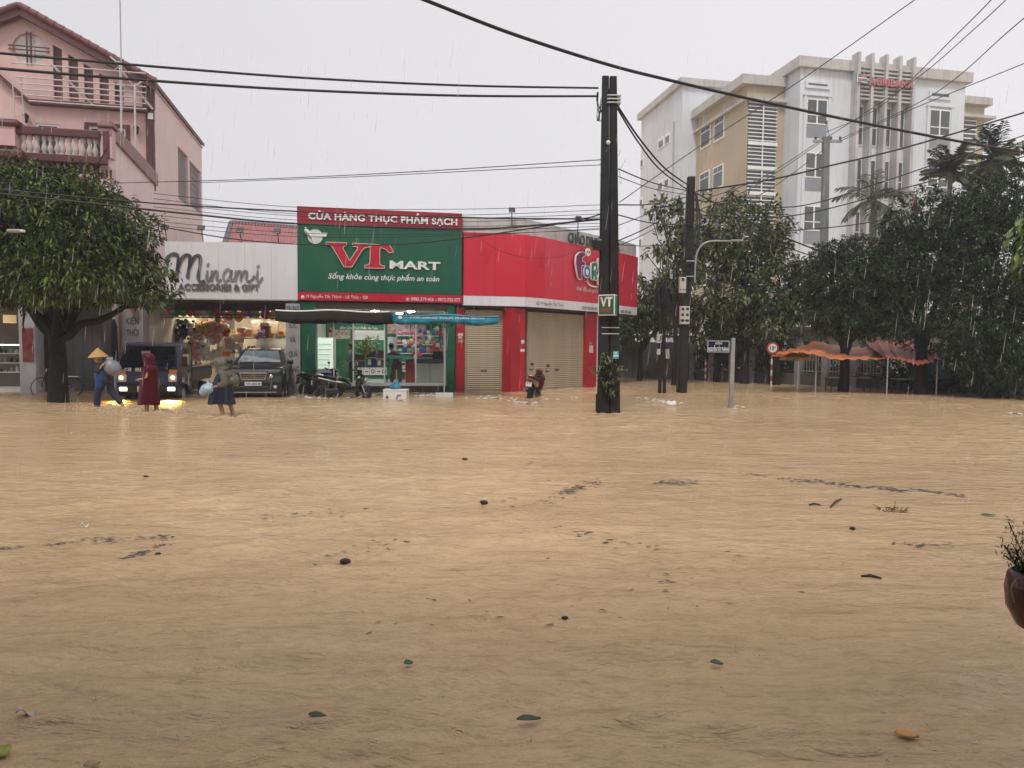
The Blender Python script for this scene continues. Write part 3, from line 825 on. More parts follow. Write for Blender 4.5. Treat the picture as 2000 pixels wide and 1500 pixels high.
for i in (0, 2, 3):
    rpart('glass_pane', pane_m, t, cols[i] + 0.025, cols[i + 1] - 0.025, fv - 0.004, fv + 0.004, zf + 0.06, ztr - 0.03)
for i in range(4):
    rpart('transom_pane', pane_m, t, cols[i] + 0.025, cols[i + 1] - 0.025, fv - 0.004, fv + 0.004, ztr + 0.03, zc - 0.05)
MB().cbox((cols[2] + 0.55, fv - 0.02, G.pv(780, 697, fv)[1]), (0.9, 0.004, 0.12)).build('door_band', mat('teal_film', (0.02, 0.2, 0.17), 0.4), t)
BV = 5.19
notice = mat('pale_notice', (0.75, 0.78, 0.74), 0.5, var=0.03)
pw = trect(G, BV, 664, 636, 644, 738)
lettering('Sống Cùng Thực Phẩm An Toàn', pw, whitep, t, BV - 0.02, 0.02, 0.15)
for (xa, ya, xb, yb, m, nm) in ((692, 645, 751, 664, notice, 'notice_board'), (642, 644, 684, 662, mat('food_poster', (0.7, 0.5, 0.42), 0.5, two=((0.75, 0.7, 0.62), (0.35, 0.12, 0.06)), scale=9), 'poster'),
                                (757, 618, 800, 652, mat('meat_poster', (0.6, 0.3, 0.3), 0.5, two=((0.78, 0.7, 0.7), (0.5, 0.05, 0.06)), scale=7), 'poster'), (803, 622, 832, 652, MATS['meat_poster'], 'poster'),
                                (757, 658, 775, 692, notice, 'notice_board')):
    q = frect(G, BV, (xa, ya), (xb, yb)); rpart(nm, m, t, q[0], q[1], BV - 0.03, BV - 0.002, q[2], q[3])
mb = MB(); q = frect(G, BV, (694, 648), (749, 661))
for k in range(5): mb.box(q[0], q[1] - 0.1 * (k % 2), BV - 0.034, BV - 0.031, q[2] + k * 0.055, q[2] + k * 0.055 + 0.014)
mb.build('notice_lines', mat('grey_print', (0.3, 0.32, 0.32), 0.6), t)
for (px, v) in ((665, 1.4), (733, 1.5), (803, 1.5), (700, 3.4), (780, 3.4)):
    u = G.pv(px, 604, v)[0]
    l = fthing('ceiling_light', 'lit white ceiling light inside the grocery', 'ceiling light', G, u, v, 3.09, 'grocery ceiling lights')
    MB().cbox((0, 0, 0), (0.4, 0.16, 0.05)).build('housing', whitep, l); MB().cbox((0, 0, -0.035), (0.26, 0.09, 0.02)).build('tube', lamp_white, l)

# --- things inside the grocery
def gp(px, py, v): u, z = G.pv(px, py, v); return u, v, z
def gthing(name, label, cat, px, py, v, group=None, z=None):
    u, v, zz = gp(px, py, v); return fthing(name, label, cat, G, u, v, zf if z is None else z, group)
s = FPX / 27.5
o = gthing('display_fridge', 'glowing upright display fridge with shelves, left inside the grocery', 'fridge', 637, 700, 1.9)
W2 = 0.34
MB().box(-W2, W2, 0.0, 0.5, 0, 1.75).build('cabinet', mat('fridge_white', (0.75, 0.76, 0.74), 0.4), o, bevel=0.02)
MB().box(-W2 + 0.03, W2 - 0.03, -0.03, -0.005, 0.55, 1.72).build('lit_door', mat('lit_fridge', (0.8, 0.9, 0.75), 0.4, emit=0.75, emit_col=(0.86, 0.95, 0.78)), o)
mb = MB()
for k in range(5): mb.box(-W2 + 0.05, W2 - 0.25 + 0.03 * k, -0.05, -0.032, 0.68 + k * 0.2, 0.70 + k * 0.2)
mb.build('shelf', alu, o)
o = gthing('barrel', 'blue plastic barrel at the foot of the glowing fridge', 'barrel', 637, 735, 1.15)
MB().lathe([(0.17, 0), (0.2, 0.12), (0.205, 0.25), (0.19, 0.36), (0.2, 0.4)], 16).build('drum', mat('blue_plastic', (0.01, 0.05, 0.36), 0.4), o, smooth=50)
MB().lathe([(0.21, 0.4), (0.21, 0.43), (0.1, 0.45), (0.02, 0.45)], 16).build('lid', MATS['blue_plastic'], o, smooth=40)
card = mat('brown_carton', (0.22, 0.14, 0.09), 0.7); navyb = mat('navy_carton', (0.03, 0.04, 0.14), 0.6)
def carton(label, px, py, v, w, d, h, m, z, group='cartons stacked in the doorway'):
    o = gthing('carton', label, 'carton', px, py, v, group, z)
    MB().box(-w / 2, w / 2, 0, d, 0, h).build('box', m, o, bevel=0.008)
    MB().box(-w * 0.5 - 0.002, w * 0.5 + 0.002, -0.004, d, h * 0.45, h * 0.52).build('tape', mat('tan_tape', (0.45, 0.36, 0.25), 0.4), o)
    MB().box(-w * 0.36, -w * 0.02, -0.006, -0.001, h * 0.12, h * 0.4).build('print', notice, o)
    return o
carton('dark brown carton beneath the leafy plant, at the left of the stack', 700, 715, 1.5, 0.5, 0.4, 0.5, mat('dark_carton', (0.09, 0.055, 0.05), 0.6), zf + 0.62)
carton('navy carton in the middle of the stack by the grocery door', 725, 715, 1.5, 0.36, 0.4, 0.75, navyb, zf + 0.62)
carton('purple-brown carton at the right of the stack by the grocery door', 744, 715, 1.5, 0.34, 0.4, 0.66, mat('plum_carton', (0.13, 0.06, 0.09), 0.6), zf + 0.62)
carton('small blue and white packet on top of the navy carton', 727, 690, 1.5, 0.3, 0.25, 0.14, mat('pale_blue_pack', (0.25, 0.35, 0.6), 0.5), zf + 1.37)
for k, px in enumerate((704, 716, 728, 740, 750)):
    o = gthing('appliance_box', 'white box with a round printed mark, in the row under the cartons', 'box', px, 735, 1.42, 'white boxes in the grocery doorway', zf + 0.32)
    MB().box(-0.11, 0.11, 0, 0.4, 0, 0.28).build('box', whitep, o)
    if k % 2 == 0: MB().lathe([(0.075, 0), (0.075, 0.008), (0.045, 0.008), (0.045, 0)], 16, T(0, -0.001, 0.14) @ RX(90), cap=False).build('ring_mark', black_metal, o)
    else: MB().box(-0.06, 0.06, -0.006, -0.001, 0.11, 0.15).build('bar_mark', black_metal, o)
o = gthing('low_table', 'low dark table under the row of white boxes', 'table', 726, 740, 1.4)
MB().box(-0.62, 0.62, 0, 0.5, 0.27, 0.31).build('top', black_metal, o)
for x in (-0.58, 0.58):
    for y in (0.04, 0.46): MB().box(x - 0.02, x + 0.02, y - 0.02, y + 0.02, 0, 0.27).build('leg', black_metal, o)
o = gthing('leafy_plant', 'bushy green plant on the carton stack in the grocery doorway', 'plant', 717, 690, 1.3, z=zf + 1.12)
rs = np.random.RandomState(61)
MB().lathe([(0.08, 0), (0.12, 0.16), (0.13, 0.18)], 12).build('pot', mat('terracotta', (0.3, 0.12, 0.06), 0.7), o, smooth=40)
P, D = crown_points(rs, [(0, 0, 0.38, 0.42, 0.3, 0.26), (-0.15, 0, 0.25, 0.3, 0.25, 0.2)], 60, 0.6)
V, F = leaves(rs, P, D, 8, 0.13, 0.05, 0.2, 0.7); link('foliage', np_mesh('foliage', V, F, leaf_mat('bright_plant', (0.06, 0.14, 0.02), (0.22, 0.32, 0.05))), o)
o = gthing('shop_counter', 'checkout counter with white panels and a red end, right inside the grocery', 'counter', 830, 755, 1.35)
a, c = G.pv(793, 740, 1.35)[0] - G.pv(830, 740, 1.35)[0], G.pv(868, 740, 1.35)[0] - G.pv(830, 740, 1.35)[0]
rd = G.pv(811, 740, 1.35)[0] - G.pv(830, 740, 1.35)[0]
MB().box(a, c, 0, 0.6, 0.78, 0.95).build('top', mat('slate_top', (0.09, 0.1, 0.13), 0.4), o)
MB().box(a, rd, 0.02, 0.6, 0, 0.78).build('red_panel', brightred, o)
for k in range(2): MB().box(rd + 0.02 + k * (c - rd) / 2, rd - 0.01 + (k + 1) * (c - rd) / 2, 0.02, 0.6, 0.04, 0.77).build('white_panel', notice, o)
o = gthing('laptop', 'dark laptop standing open on the checkout counter', 'laptop', 855, 715, 1.5, z=zf + 0.955)
MB().box(-0.2, 0.2, 0, 0.26, 0, 0.02).build('base', black_metal, o); MB().box(-0.2, 0.2, 0, 0.015, 0.02, 0.3, RX(8)).build('screen_back', mat('dark_navy', (0.02, 0.025, 0.05), 0.4), o)
o = gthing('snack_shelves', 'tall rack of colourful snacks along the right wall of the grocery', 'shelves', 822, 700, 4.2)
for k in range(5): MB().box(-1.0, 1.25, 0.0, 0.45, 0.35 + k * 0.38, 0.38 + k * 0.38).build('shelf', whitep, o)
for x in (-1.02, 1.26): MB().box(x - 0.02, x + 0.02, 0, 0.45, 0, 2.25).build('upright', steel, o)
packcols = [((0.5, 0.06, 0.05), 'red'), ((0.05, 0.13, 0.4), 'blue'), ((0.6, 0.4, 0.1), 'amber'), ((0.65, 0.62, 0.6), 'white'), ((0.12, 0.3, 0.12), 'green'), ((0.5, 0.2, 0.3), 'pink')]
base_u = G.pv(822, 700, 4.2)[0]
LEV = ('lowest', 'second', 'middle', 'fourth', 'topmost')
for r_ in range(5):
    for k in range(11):
        ci = rnd.randrange(6); m = mat('pack_' + packcols[ci][1], packcols[ci][0], 0.4)
        h = rnd.uniform(0.18, 0.3)
        o = fthing('snack_packet', f'{packcols[ci][1]} snack packet on the {LEV[r_]} board of the racks right in the grocery', 'packet', G, base_u - 0.9 + k * 0.2, 4.22, zf + 0.38 + r_ * 0.38, 'snack packets on the grocery racks')
        MB().loft([[(-0.08, 0.05, 0), (0.08, 0.05, 0), (0.08, 0.06, 0), (-0.08, 0.06, 0)], [(-0.085, 0.0, h * .5), (0.085, 0.0, h * .5), (0.085, 0.11, h * .5), (-0.085, 0.11, h * .5)], [(-0.08, 0.05, h), (0.08, 0.05, h), (0.08, 0.06, h), (-0.08, 0.06, h)]]).build('bag', m, o)
for (px, py, lab) in ((800, 672, 'over the checkout, nearest the door'), (812, 662, 'high over the checkout'), (826, 655, 'over the middle of the counter'), (842, 668, 'over the laptop'), (855, 650, 'near the right column, highest'), (862, 678, 'beside the right column, lowest'), (815, 685, 'just above the counter top')):
    ci = rnd.randrange(6)
    o = gthing('hanging_bags', f'cluster of small bags hanging {lab}', 'snack bags', px, py, 2.6, 'hanging snack bags', gp(px, py, 2.6)[2])
    mb = MB(); mb.box(-0.01, 0.01, -0.01, 0.01, 0, 3.1 - gp(px, py, 2.6)[2]); mb.build('string', steel, o)
    for k in range(7):
        M2 = T(rnd.uniform(-0.2, 0.2), rnd.uniform(-0.08, 0.08), rnd.uniform(-0.25, 0.2)) @ RY(rnd.uniform(-30, 30))
        ci = rnd.randrange(6)
        MB().loft([[M2 @ Vector(p) for p in ((-0.07, 0, -0.1), (0.07, 0, -0.1), (0.07, 0.01, -0.1), (-0.07, 0.01, -0.1))], [M2 @ Vector(p) for p in ((-0.08, -0.04, 0), (0.08, -0.04, 0), (0.08, 0.04, 0), (-0.08, 0.04, 0))], [M2 @ Vector(p) for p in ((-0.06, 0, 0.1), (0.06, 0, 0.1), (0.06, 0.01, 0.1), (-0.06, 0.01, 0.1))]]).build('bag', mat('pack_' + packcols[ci][1], packcols[ci][0], 0.4), o)
for (px, py, v, lab) in ((709, 608, 1.0, 'small red paper lantern behind the transom of the grocery'), (645, 645, 1.2, 'red paper lantern by the left parasol pole inside the grocery')):
    o = gthing('paper_lantern', lab, 'lantern', px, py, v, 'red lanterns in the grocery', gp(px, py, v)[2])
    MB().lathe([(0.02, -0.09), (0.07, -0.05), (0.085, 0), (0.07, 0.05), (0.02, 0.09)], 12).build('shade', mat('lantern_red', (0.4, 0.02, 0.02), 0.5), o, smooth=50)
    MB().tube([(0, 0, 0.09), (0, 0, 3.1 - gp(px, py, v)[2])], 0.004, 4).build('cord', black_metal, o)

# --- gift shop sign
ms = 322
zt, zb = M_.pv(582, 475)[1], M_.pv(582, 585)[1]
u0 = M_.pv(ms, 520)[0]
t = fthing('shop_sign', 'long white gift shop signboard with grey script lettering', 'signboard', M_)
for i in range(5):
    rpart('panel', white_board, t, u0 + (0 - u0) * i / 5 + 0.003, u0 + (0 - u0) * (i + 1) / 5 - 0.003, 0.02, 0.25, zb, zt)
rpart('lower_edge', mat('grey_trim', (0.4, 0.39, 0.39), 0.5), t, u0, -0.003, 0.01, 0.26, zb - 0.04, zb - 0.002)
Z = zmap(M_, 0, (310, 400), 5.0)
def script(mbx, pts, w, depth=0.04, k=5):
    q = spline([Vector((*Z(*p), 0)) for p in pts], k); n = len(q)
    ww = [w * (0.75 + 0.45 * abs(math.sin(PI * i / n * (len(pts) - 1) / 2))) for i in range(n)]
    stroke(mbx, [(p.x, p.y) for p in q], ww, T(0, -0.035, 0), depth)
mb = MB()
script(mb, [(95, 590), (75, 545), (110, 490), (165, 480), (190, 510), (188, 600), (175, 720)], 0.095)
script(mb, [(178, 650), (215, 545), (265, 488), (305, 505), (300, 590), (282, 715)], 0.095)
script(mb, [(290, 640), (330, 540), (370, 495), (405, 510), (402, 600), (388, 690), (395, 740), (425, 755), (452, 742)], 0.095)
mb.build('script_capital', dark_letter, t)
mb = MB()
script(mb, [(478, 640), (470, 700), (470, 740), (490, 738), (520, 690)], 0.062)
script(mb, [(520, 640), (522, 690), (516, 745)], 0.062); script(mb, [(518, 720), (545, 655), (568, 645), (575, 670), (565, 725), (580, 742), (610, 725)], 0.062)
script(mb, [(705, 650), (675, 625), (638, 665), (632, 720), (658, 745), (695, 705), (715, 635)], 0.062); script(mb, [(715, 640), (700, 710), (710, 742), (745, 715)], 0.062)
script(mb, [(752, 640), (752, 700), (748, 748)], 0.062); script(mb, [(750, 720), (775, 655), (798, 645), (806, 670), (800, 745)], 0.062)
script(mb, [(802, 720), (828, 655), (855, 645), (862, 670), (855, 725), (872, 745), (905, 735), (935, 690)], 0.062)
script(mb, [(968, 640), (960, 700), (962, 745), (985, 748), (1015, 705)], 0.062)
for c in ((482, 583), (972, 600)):
    p = Z(*c); stroke(mb, [(p[0] - 0.03, p[1] - 0.05), (p[0] + 0.03, p[1] + 0.06)], [0.07, 0.03], T(0, -0.035, 0), 0.04)
mb.build('script_letters', mid_letter, t)
lettering('ACCESSORIES & GIFT', trect(M_, 0, 348, 553.5, 566.5, 507), mat('charcoal_letters', (0.13, 0.135, 0.14), 0.4, var=0.4, scale=1.0), t, -0.035, 0.03, 0, 1.0, depth=0.03)

# --- gift shop building
uC0, uC1 = M_.pv(237, 640)[0], M_.pv(279, 640)[0]
uD0, uD1 = M_.pv(558, 680)[0], M_.pv(588, 680)[0] - 0.02
t = fthing('gift_shop', 'brightly lit open gift shop full of toys, between two grey lettered columns', 'shop', M_)
col_grey = mat('grey_column', (0.34, 0.335, 0.34), 0.6, var=0.1, scale=2, streak=0.25)
lc = rpart('column', col_grey, t, uC0, uC1, 0.02, 0.5, -0.3, 3.25)
rc = rpart('column', col_grey, t, uD0, uD1 - 0.02, 0.03, 0.09, -0.3, 3.2)
RV = 2.4
zh = M_.pv(400, 606, RV)[1]
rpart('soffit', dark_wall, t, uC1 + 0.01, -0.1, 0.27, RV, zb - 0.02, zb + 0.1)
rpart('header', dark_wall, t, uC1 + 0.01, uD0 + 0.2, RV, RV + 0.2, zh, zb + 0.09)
rpart('upper_wall', mat('plain_render', (0.45, 0.43, 0.42), 0.8, streak=0.4), t, u0 + 0.1, -0.15, 0.3, 9, zb + 0.11, zt - 0.5)
rpart('side_wall', cream_wall, t, uC0 + 0.02, uC1 - 0.1, 0.51, 7.0, -0.3, zb)
rpart('side_wall', cream_wall, t, -0.33, -0.14, 0.5, 7.0, -0.3, zb)
rpart('back_wall', cream_wall, t, uC1 - 0.1, -0.33, 6.4, 6.6, 0.1, zb)
rpart('floor', tile_floor, t, uC1 - 0.1, -0.33, RV, 6.4, -0.3, 0.2)
rpart('ceiling', MATS['white_ceiling'], t, uC1 - 0.1, -0.33, RV + 0.2, 6.4, zb - 0.06, zb + 0.08)
blk = mat('black_print', (0.02, 0.02, 0.02), 0.5)
for (w_, y0, y1) in (('KIỆN', 617, 637), ('THỜI', 640, 656), ('TRANG', 674, 688)):
    lettering(w_, trect(M_, 0.02, 247 if w_ != 'TRANG' else 244, y0 - 1, y1, 271), blk, t, 0.012, 0.012)
for (w_, y0, y1, xa, xb) in (('TRUNG', 598, 608, 559, 584), ('SÓC', 626, 641, 564, 580), ('VÀ', 654, 670, 565.5, 578), ('QUÀ', 683, 699, 564.5, 581), ('TẶNG', 711, 731, 562, 584.5)):
    lettering(w_, trect(M_, 0.03, xa, y0, y1, xb), blk, t, 0.022, 0.012)
for k, v in enumerate((3.2, 4.6)):
    for px in (320, 400, 480, 545):
        u = M_.pv(px, 606, v)[0]
        l = fthing('ceiling_light', 'warm tube light on the gift shop ceiling', 'ceiling light', M_, u, v, zb - 0.1, 'gift shop ceiling lights')
        MB().cbox((0, 0, 0), (0.9, 0.1, 0.05)).build('housing', whitep, l); MB().cbox((0, 0, -0.035), (0.86, 0.07, 0.02)).build('tube', lamp_warm, l)
mb = MB()
for y in (613, 619):
    a, c = M_.pv(280, y, 1.6), M_.pv(556, y + 5, 1.6); mb.tube([(a[0], 1.6, a[1]), (c[0], 1.6, a[1])], 0.018, 6)
a = M_.pv(280, 613, 1.6); rr = fthing('awning_rail', 'black double rail across the gift shop opening', 'rail', M_)
mb.build('rails', black_metal, rr)
mb = MB()
for x in (300, 380, 460, 540):
    q = M_.pv(x, 613, 1.6); mb.tube([(q[0], 1.6, a[1] - 0.12), (q[0], 1.6, zb - 0.02)], 0.012, 5)
mb.build('hangers', black_metal, rr)

# --- toys and gifts
def mp_(px, py, v): u, z = M_.pv(px, py, v); return u, z
def mthing(name, label, cat, px, py, v, group=None):
    u, z = mp_(px, py, v); return fthing(name, label, cat, M_, u, v, z, group)
TC = {'yellow': (0.75, 0.5, 0.06), 'pink': (0.75, 0.32, 0.28), 'white': (0.75, 0.72, 0.68), 'brown': (0.2, 0.1, 0.05), 'red': (0.5, 0.03, 0.03), 'green': (0.15, 0.5, 0.08), 'blue': (0.1, 0.25, 0.55),
      'teal': (0.05, 0.35, 0.4), 'orange': (0.75, 0.25, 0.04), 'grey': (0.35, 0.35, 0.36), 'cream': (0.7, 0.58, 0.4), 'black': (0.02, 0.02, 0.02), 'lilac': (0.4, 0.25, 0.5)}
def tm(c, r=0.7): return mat('toy_' + c, TC[c], r, var=0.08, scale=8, bump=0.15, bscale=60)
def plush(label, px, py, s, body, ears=None, v=3.0, face=None, limbs=None):
    o = mthing('plush_toy', label, 'plush toy', px, py, v, 'plush toys in the gift shop')
    MB().ball((0, 0, 0), s, 10, 7, (0.95, 0.75, 1.05)).build('body', tm(body), o, smooth=60)
    MB().ball((0, -0.1 * s, s * 1.35), s * 0.82, 10, 7, (1.08, 0.85, 0.95)).build('head', tm(face or body), o, smooth=60)
    for sx in (-1, 1):
        MB().ball((sx * s * 0.62, 0, s * 2.05), s * 0.3, 8, 5).build('ear', tm(ears or body), o, smooth=60)
        MB().ball((sx * s * 0.95, -0.3 * s, s * 0.35), s * 0.36, 8, 5, (1, 1, 1.3)).build('arm', tm(limbs or body), o, smooth=60)
        MB().ball((sx * s * 0.55, -0.7 * s, -s * 0.75), s * 0.42, 8, 5).build('leg', tm(limbs or body), o, smooth=60)
        MB().ball((sx * s * 0.32, -s * 0.75, s * 1.45), s * 0.11, 6, 4).build('eye', tm('black', 0.3), o, smooth=60)
    MB().ball((0, -s * 0.8, s * 1.2), s * 0.2, 6, 4).build('muzzle', tm('cream' if body != 'white' else 'black'), o, smooth=60)
plush('black and white panda plush, upper left of the toy display', 372, 647, 0.19, 'white', 'black', limbs='black')
plush('yellow plush on the left of the yellow pair in the gift shop', 389, 650, 0.18, 'yellow', 'brown')
plush('yellow plush on the right of the yellow pair in the gift shop', 402, 648, 0.19, 'yellow', 'yellow')
plush('large salmon pink plush, left of its pair', 414, 648, 0.22, 'pink')
plush('large salmon pink plush, right of its pair', 427, 648, 0.22, 'pink')
plush('doll with a red hood and white face in the middle of the gift shop', 441, 648, 0.17, 'red', 'red', face='white')
plush('dark brown plush hanging left of the panda', 356, 650, 0.24, 'black', 'black')
plush('grey plush under the dark one', 352, 662, 0.18, 'grey')
plush('small panda plush in the lower row, at its left', 375, 664, 0.14, 'white', 'black', v=2.9, limbs='black')
plush('small panda plush in the lower row, in its middle', 391, 664, 0.14, 'white', 'black', v=2.9)
plush('white plush in the lower row below the salmon pair', 414, 666, 0.15, 'white', v=2.9)
plush('pale pink plush at the end of the lower row', 424, 664, 0.15, 'pink', v=2.9)
plush('brown statue-like plush behind the truck cab roof', 308, 660, 0.16, 'brown', v=2.8)
plush('big pink plush beside the blue truck bed', 385, 690, 0.26, 'pink', v=2.7)
plush('white plush beside the truck bed', 400, 690, 0.22, 'white', v=2.6)
plush('small lilac plush above the grey car roof', 510, 662, 0.16, 'lilac', v=2.9)
for (px, py, c, s, lab) in ((344, 610, 'teal', 0.16, 'first on the left'), (358, 609, 'green', 0.17, 'second from the left'), (372, 610, 'orange', 0.15, 'third from the left'), (385, 609, 'pink', 0.19, 'a large one above the pandas'),
        (398, 611, 'white', 0.17, 'beside the large pink one'), (412, 611, 'green', 0.17, 'above the yellow pair'), (424, 610, 'red', 0.19, 'above the salmon pair'), (437, 612, 'lilac', 0.14, 'above the red doll'), (448, 617, 'orange', 0.17, 'the lower orange one'),
        (458, 612, 'green', 0.15, 'left of the yellow one'), (466, 618, 'yellow', 0.19, 'in the middle'), (478, 611, 'pink', 0.17, 'right of the yellow one'), (490, 612, 'blue', 0.15, 'above the car'), (500, 613, 'grey', 0.16, 'silver, above the car'),
        (519, 613, 'red', 0.2, 'large, near the right end'), (532, 616, 'yellow', 0.16, 'small, at the right end'), (426, 622, 'green', 0.13, 'hanging lower than its neighbours'), (541, 612, 'white', 0.14, 'last on the right')):
    o = mthing('balloon', f'{c} balloon in the ceiling row of the gift shop, {lab}', 'balloon', px, py, 2.75, 'balloons over the gift shop')
    MB().ball((0, 0, 0), s, 12, 8, (1, 1, 1.15)).build('bag', mat('balloon_' + c, TC[c], 0.25, var=0.04), o, smooth=70)
    MB().lathe([(0.02, -s * 1.2), (0.03, -s * 1.3)], 6).build('knot', mat('balloon_' + c, TC[c]), o)
for (px, py, c, lab) in ((330, 600, 'red', 'red paper lantern under the gift shop soffit'), (259, 600, 'orange', 'orange-red paper lantern in front of the left lettered column')):
    o = mthing('paper_lantern', lab, 'lantern', px, py, 0.6 if px > 300 else -0.15, 'lanterns of the gift shop')
    MB().lathe([(0.04, -0.13), (0.13, -0.07), (0.16, 0), (0.13, 0.07), (0.04, 0.13)], 14).build('shade', mat('lantern_' + c, TC[c], 0.5), o, smooth=50)
    MB().tube([(0, 0, -0.13), (0, 0, -0.35)], 0.015, 5).build('tassel', mat('lantern_' + c, TC[c]), o)
    MB().tube([(0, 0, 0.13), (0, 0, 0.3)], 0.004, 4).build('cord', black_metal, o)
for (px, py, c, w, h, lab) in ((459, 660, 'cream', 0.55, 0.36, 'wide straw-coloured basket right of the red doll'), (445, 668, 'grey', 0.3, 0.5, 'grey drawer box below the red doll'), (480, 650, 'pink', 0.4, 0.3, 'pink box high right of the basket'), (470, 645, 'pink', 0.3, 0.2, 'pale box on top of the basket'),
        (500, 640, 'cream', 0.35, 0.6, 'tall tan bag above the grey car'), (517, 645, 'brown', 0.35, 0.6, 'brown bag right of the tall tan bag'), (532, 640, 'cream', 0.4, 0.5, 'beige bag near the right column'), (545, 662, 'white', 0.35, 0.3, 'white sack beside the right column, upper'), (546, 690, 'white', 0.4, 0.4, 'white sack beside the right column, lower'),
        (412, 697, 'white', 0.62, 0.3, 'white carton on the counter behind the truck bed'), (401, 700, 'green', 0.3, 0.18, 'olive green box in front of the white carton'), (455, 677, 'white', 0.4, 0.25, 'white bundle left of the car roof'), (440, 690, 'orange', 0.25, 0.25, 'orange box behind the car'), (290, 640, 'white', 0.14, 0.5, 'white tall carton at the left end'), (300, 660, 'pink', 0.3, 0.3, 'rose box behind the truck cab'), (316, 648, 'brown', 0.32, 0.22, 'brown box left of the plush toys'), (303, 628, 'teal', 0.22, 0.3, 'teal bag high at the left end'), (322, 628, 'yellow', 0.26, 0.2, 'yellow box high at the left end'), (338, 645, 'grey', 0.3, 0.3, 'grey box below the teal balloon'), (335, 665, 'cream', 0.3, 0.3, 'cream box over the truck cab'), (437, 682, 'cream', 0.35, 0.3, 'cream bundle between truck and car')):
    o = mthing('gift_box', lab + ' in the gift shop', 'box', px, py, 3.3 + rnd.uniform(-0.3, 0.3), 'boxes and bags in the gift shop')
    MB().box(-w / 2, w / 2, 0, 0.3, -h / 2, h / 2).build('box', tm(c, 0.6), o, bevel=0.03)
    MB().box(-w / 2 - 0.005, w / 2 + 0.005, -0.005, 0.305, h * 0.28, h * 0.5 + 0.006).build('lid', tm('white' if c != 'white' else 'cream'), o, bevel=0.01)
for (px, py, lab) in ((327, 642, 'white standing fan near the left of the gift shop'), (425, 690, 'white desk fan behind the truck bed')):
    o = mthing('electric_fan', lab, 'fan', px, py, 2.7, 'fans in the gift shop')
    mb = MB()
    for k in range(6): mb.lathe([(0.03 + k * 0.035, 0.0), (0.036 + k * 0.035, 0.01)], 20, RX(90), cap=False)
    for k in range(14):
        a = k * 2 * PI / 14; mb.tube([(0, -0.05, 0), (0.21 * math.cos(a), 0.0, 0.21 * math.sin(a))], 0.004, 4)
    mb.build('guard', whitep, o)
    mb = MB()
    for k in range(3): mb.box(0.02, 0.18, -0.004, 0.004, -0.05, 0.05, RY(k * 120) @ RX(20))
    mb.build('blade', notice, o); MB().cbox((0, 0.09, 0), (0.1, 0.16, 0.1)).build('motor', whitep, o, bevel=0.02)
    MB().tube([(0, 0.09, -0.05), (0, 0.09, -0.75)], 0.02, 8).build('pole', whitep, o); MB().lathe([(0.16, -0.79), (0.16, -0.76), (0.03, -0.74)], 14, T(0, 0.09, 0)).build('base', whitep, o)
for k, (z0, v) in enumerate(((0.75, 3.5), (1.35, 3.6), (1.95, 3.6))):
    o = fthing('display_shelf', ('lowest', 'middle', 'top')[k] + ' long wooden shelf of the gift shop', 'shelf', M_, 0, v, z0, 'gift shop shelves')
    MB().box(uC1 + 0.15, -0.5, 0, 0.6, 0, 0.04).build('board', mat('pale_wood', (0.42, 0.3, 0.18), 0.5, var=0.2, scale=6), o)
    mb = MB()
    for x in np.linspace(uC1 + 0.3, -0.6, 6): mb.box(x - 0.02, x + 0.02, 0.05, 0.55, -z0 + 0.2 if k == 0 else -0.56, -0.001)
    mb.build('supports', whitep, o)
for z0, v, n_ in ((0.79, 3.55, 22), (1.39, 3.65, 22), (1.99, 3.65, 20)):
    for k in range(n_):
        c = rnd.choice(list(TC)); h = rnd.uniform(0.12, 0.42); w = rnd.uniform(0.08, 0.2)
        x = uC1 + 0.3 + (-0.9 - uC1) * (k + rnd.uniform(0.2, 0.8)) / n_
        o = fthing('trinket', f'{c} trinket on the {"lowest" if z0 < 1 else "middle" if z0 < 1.5 else "top"} shelf of the gift shop', 'trinket', M_, x, v + rnd.uniform(0, 0.3), z0, 'trinkets on the gift shop shelves')
        if rnd.random() < 0.5: MB().lathe([(w * 0.5, 0), (w * 0.6, h * 0.4), (w * 0.25, h * 0.8), (w * 0.35, h)], 8).build('vase', tm(c, 0.4), o, smooth=50)
        else: MB().box(-w / 2, w / 2, 0, w, 0, h).build('box', tm(c, 0.5), o, bevel=0.01); 

# --- floodlights on the roofs
def floodlight(px, y0, y1, Y, label, tilt=0):
    p = at(px, y0, Y); h = hz(px, y1, Y) - p.z
    o = thing('floodlight', label, 'floodlight', p, R(5), 'floodlights over the shop signs')
    MB().tube([(0, 0, -0.3), (-0.06 + tilt, -0.02, h)], 0.018, 6).build('post', black_metal, o)
    MB().cbox((0, 0, 0), (0.24, 0.07, 0.18), T(-0.06 + tilt, -0.08, h + 0.06) @ RX(-30)).build('housing', black_metal, o)
    MB().cbox((0, 0, 0), (0.19, 0.01, 0.13), T(-0.06 + tilt, -0.125, h + 0.035) @ RX(-30)).build('lens', mat('dull_lens', (0.3, 0.3, 0.3), 0.2), o)
floodlight(398, 468, 449, 25.9, 'dark floodlight at the pink house corner, over the white signboard')
floodlight(473, 472, 453, 25.9, 'dark floodlight before the left end of the red tiled roof')
floodlight(546, 474, 455, 25.9, 'dark floodlight edge-on before the middle of the red tiled roof')
floodlight(327, 468, 448, 25.9, 'dark floodlight at the edge of the mango crown')
floodlight(1000, 424, 414, 26.9, 'small floodlight on the parapet of the red corner shop', 0.05)
floodlight(1128, 446, 430, 29.0, 'small floodlight on the parapet above the black letters', 0.08)

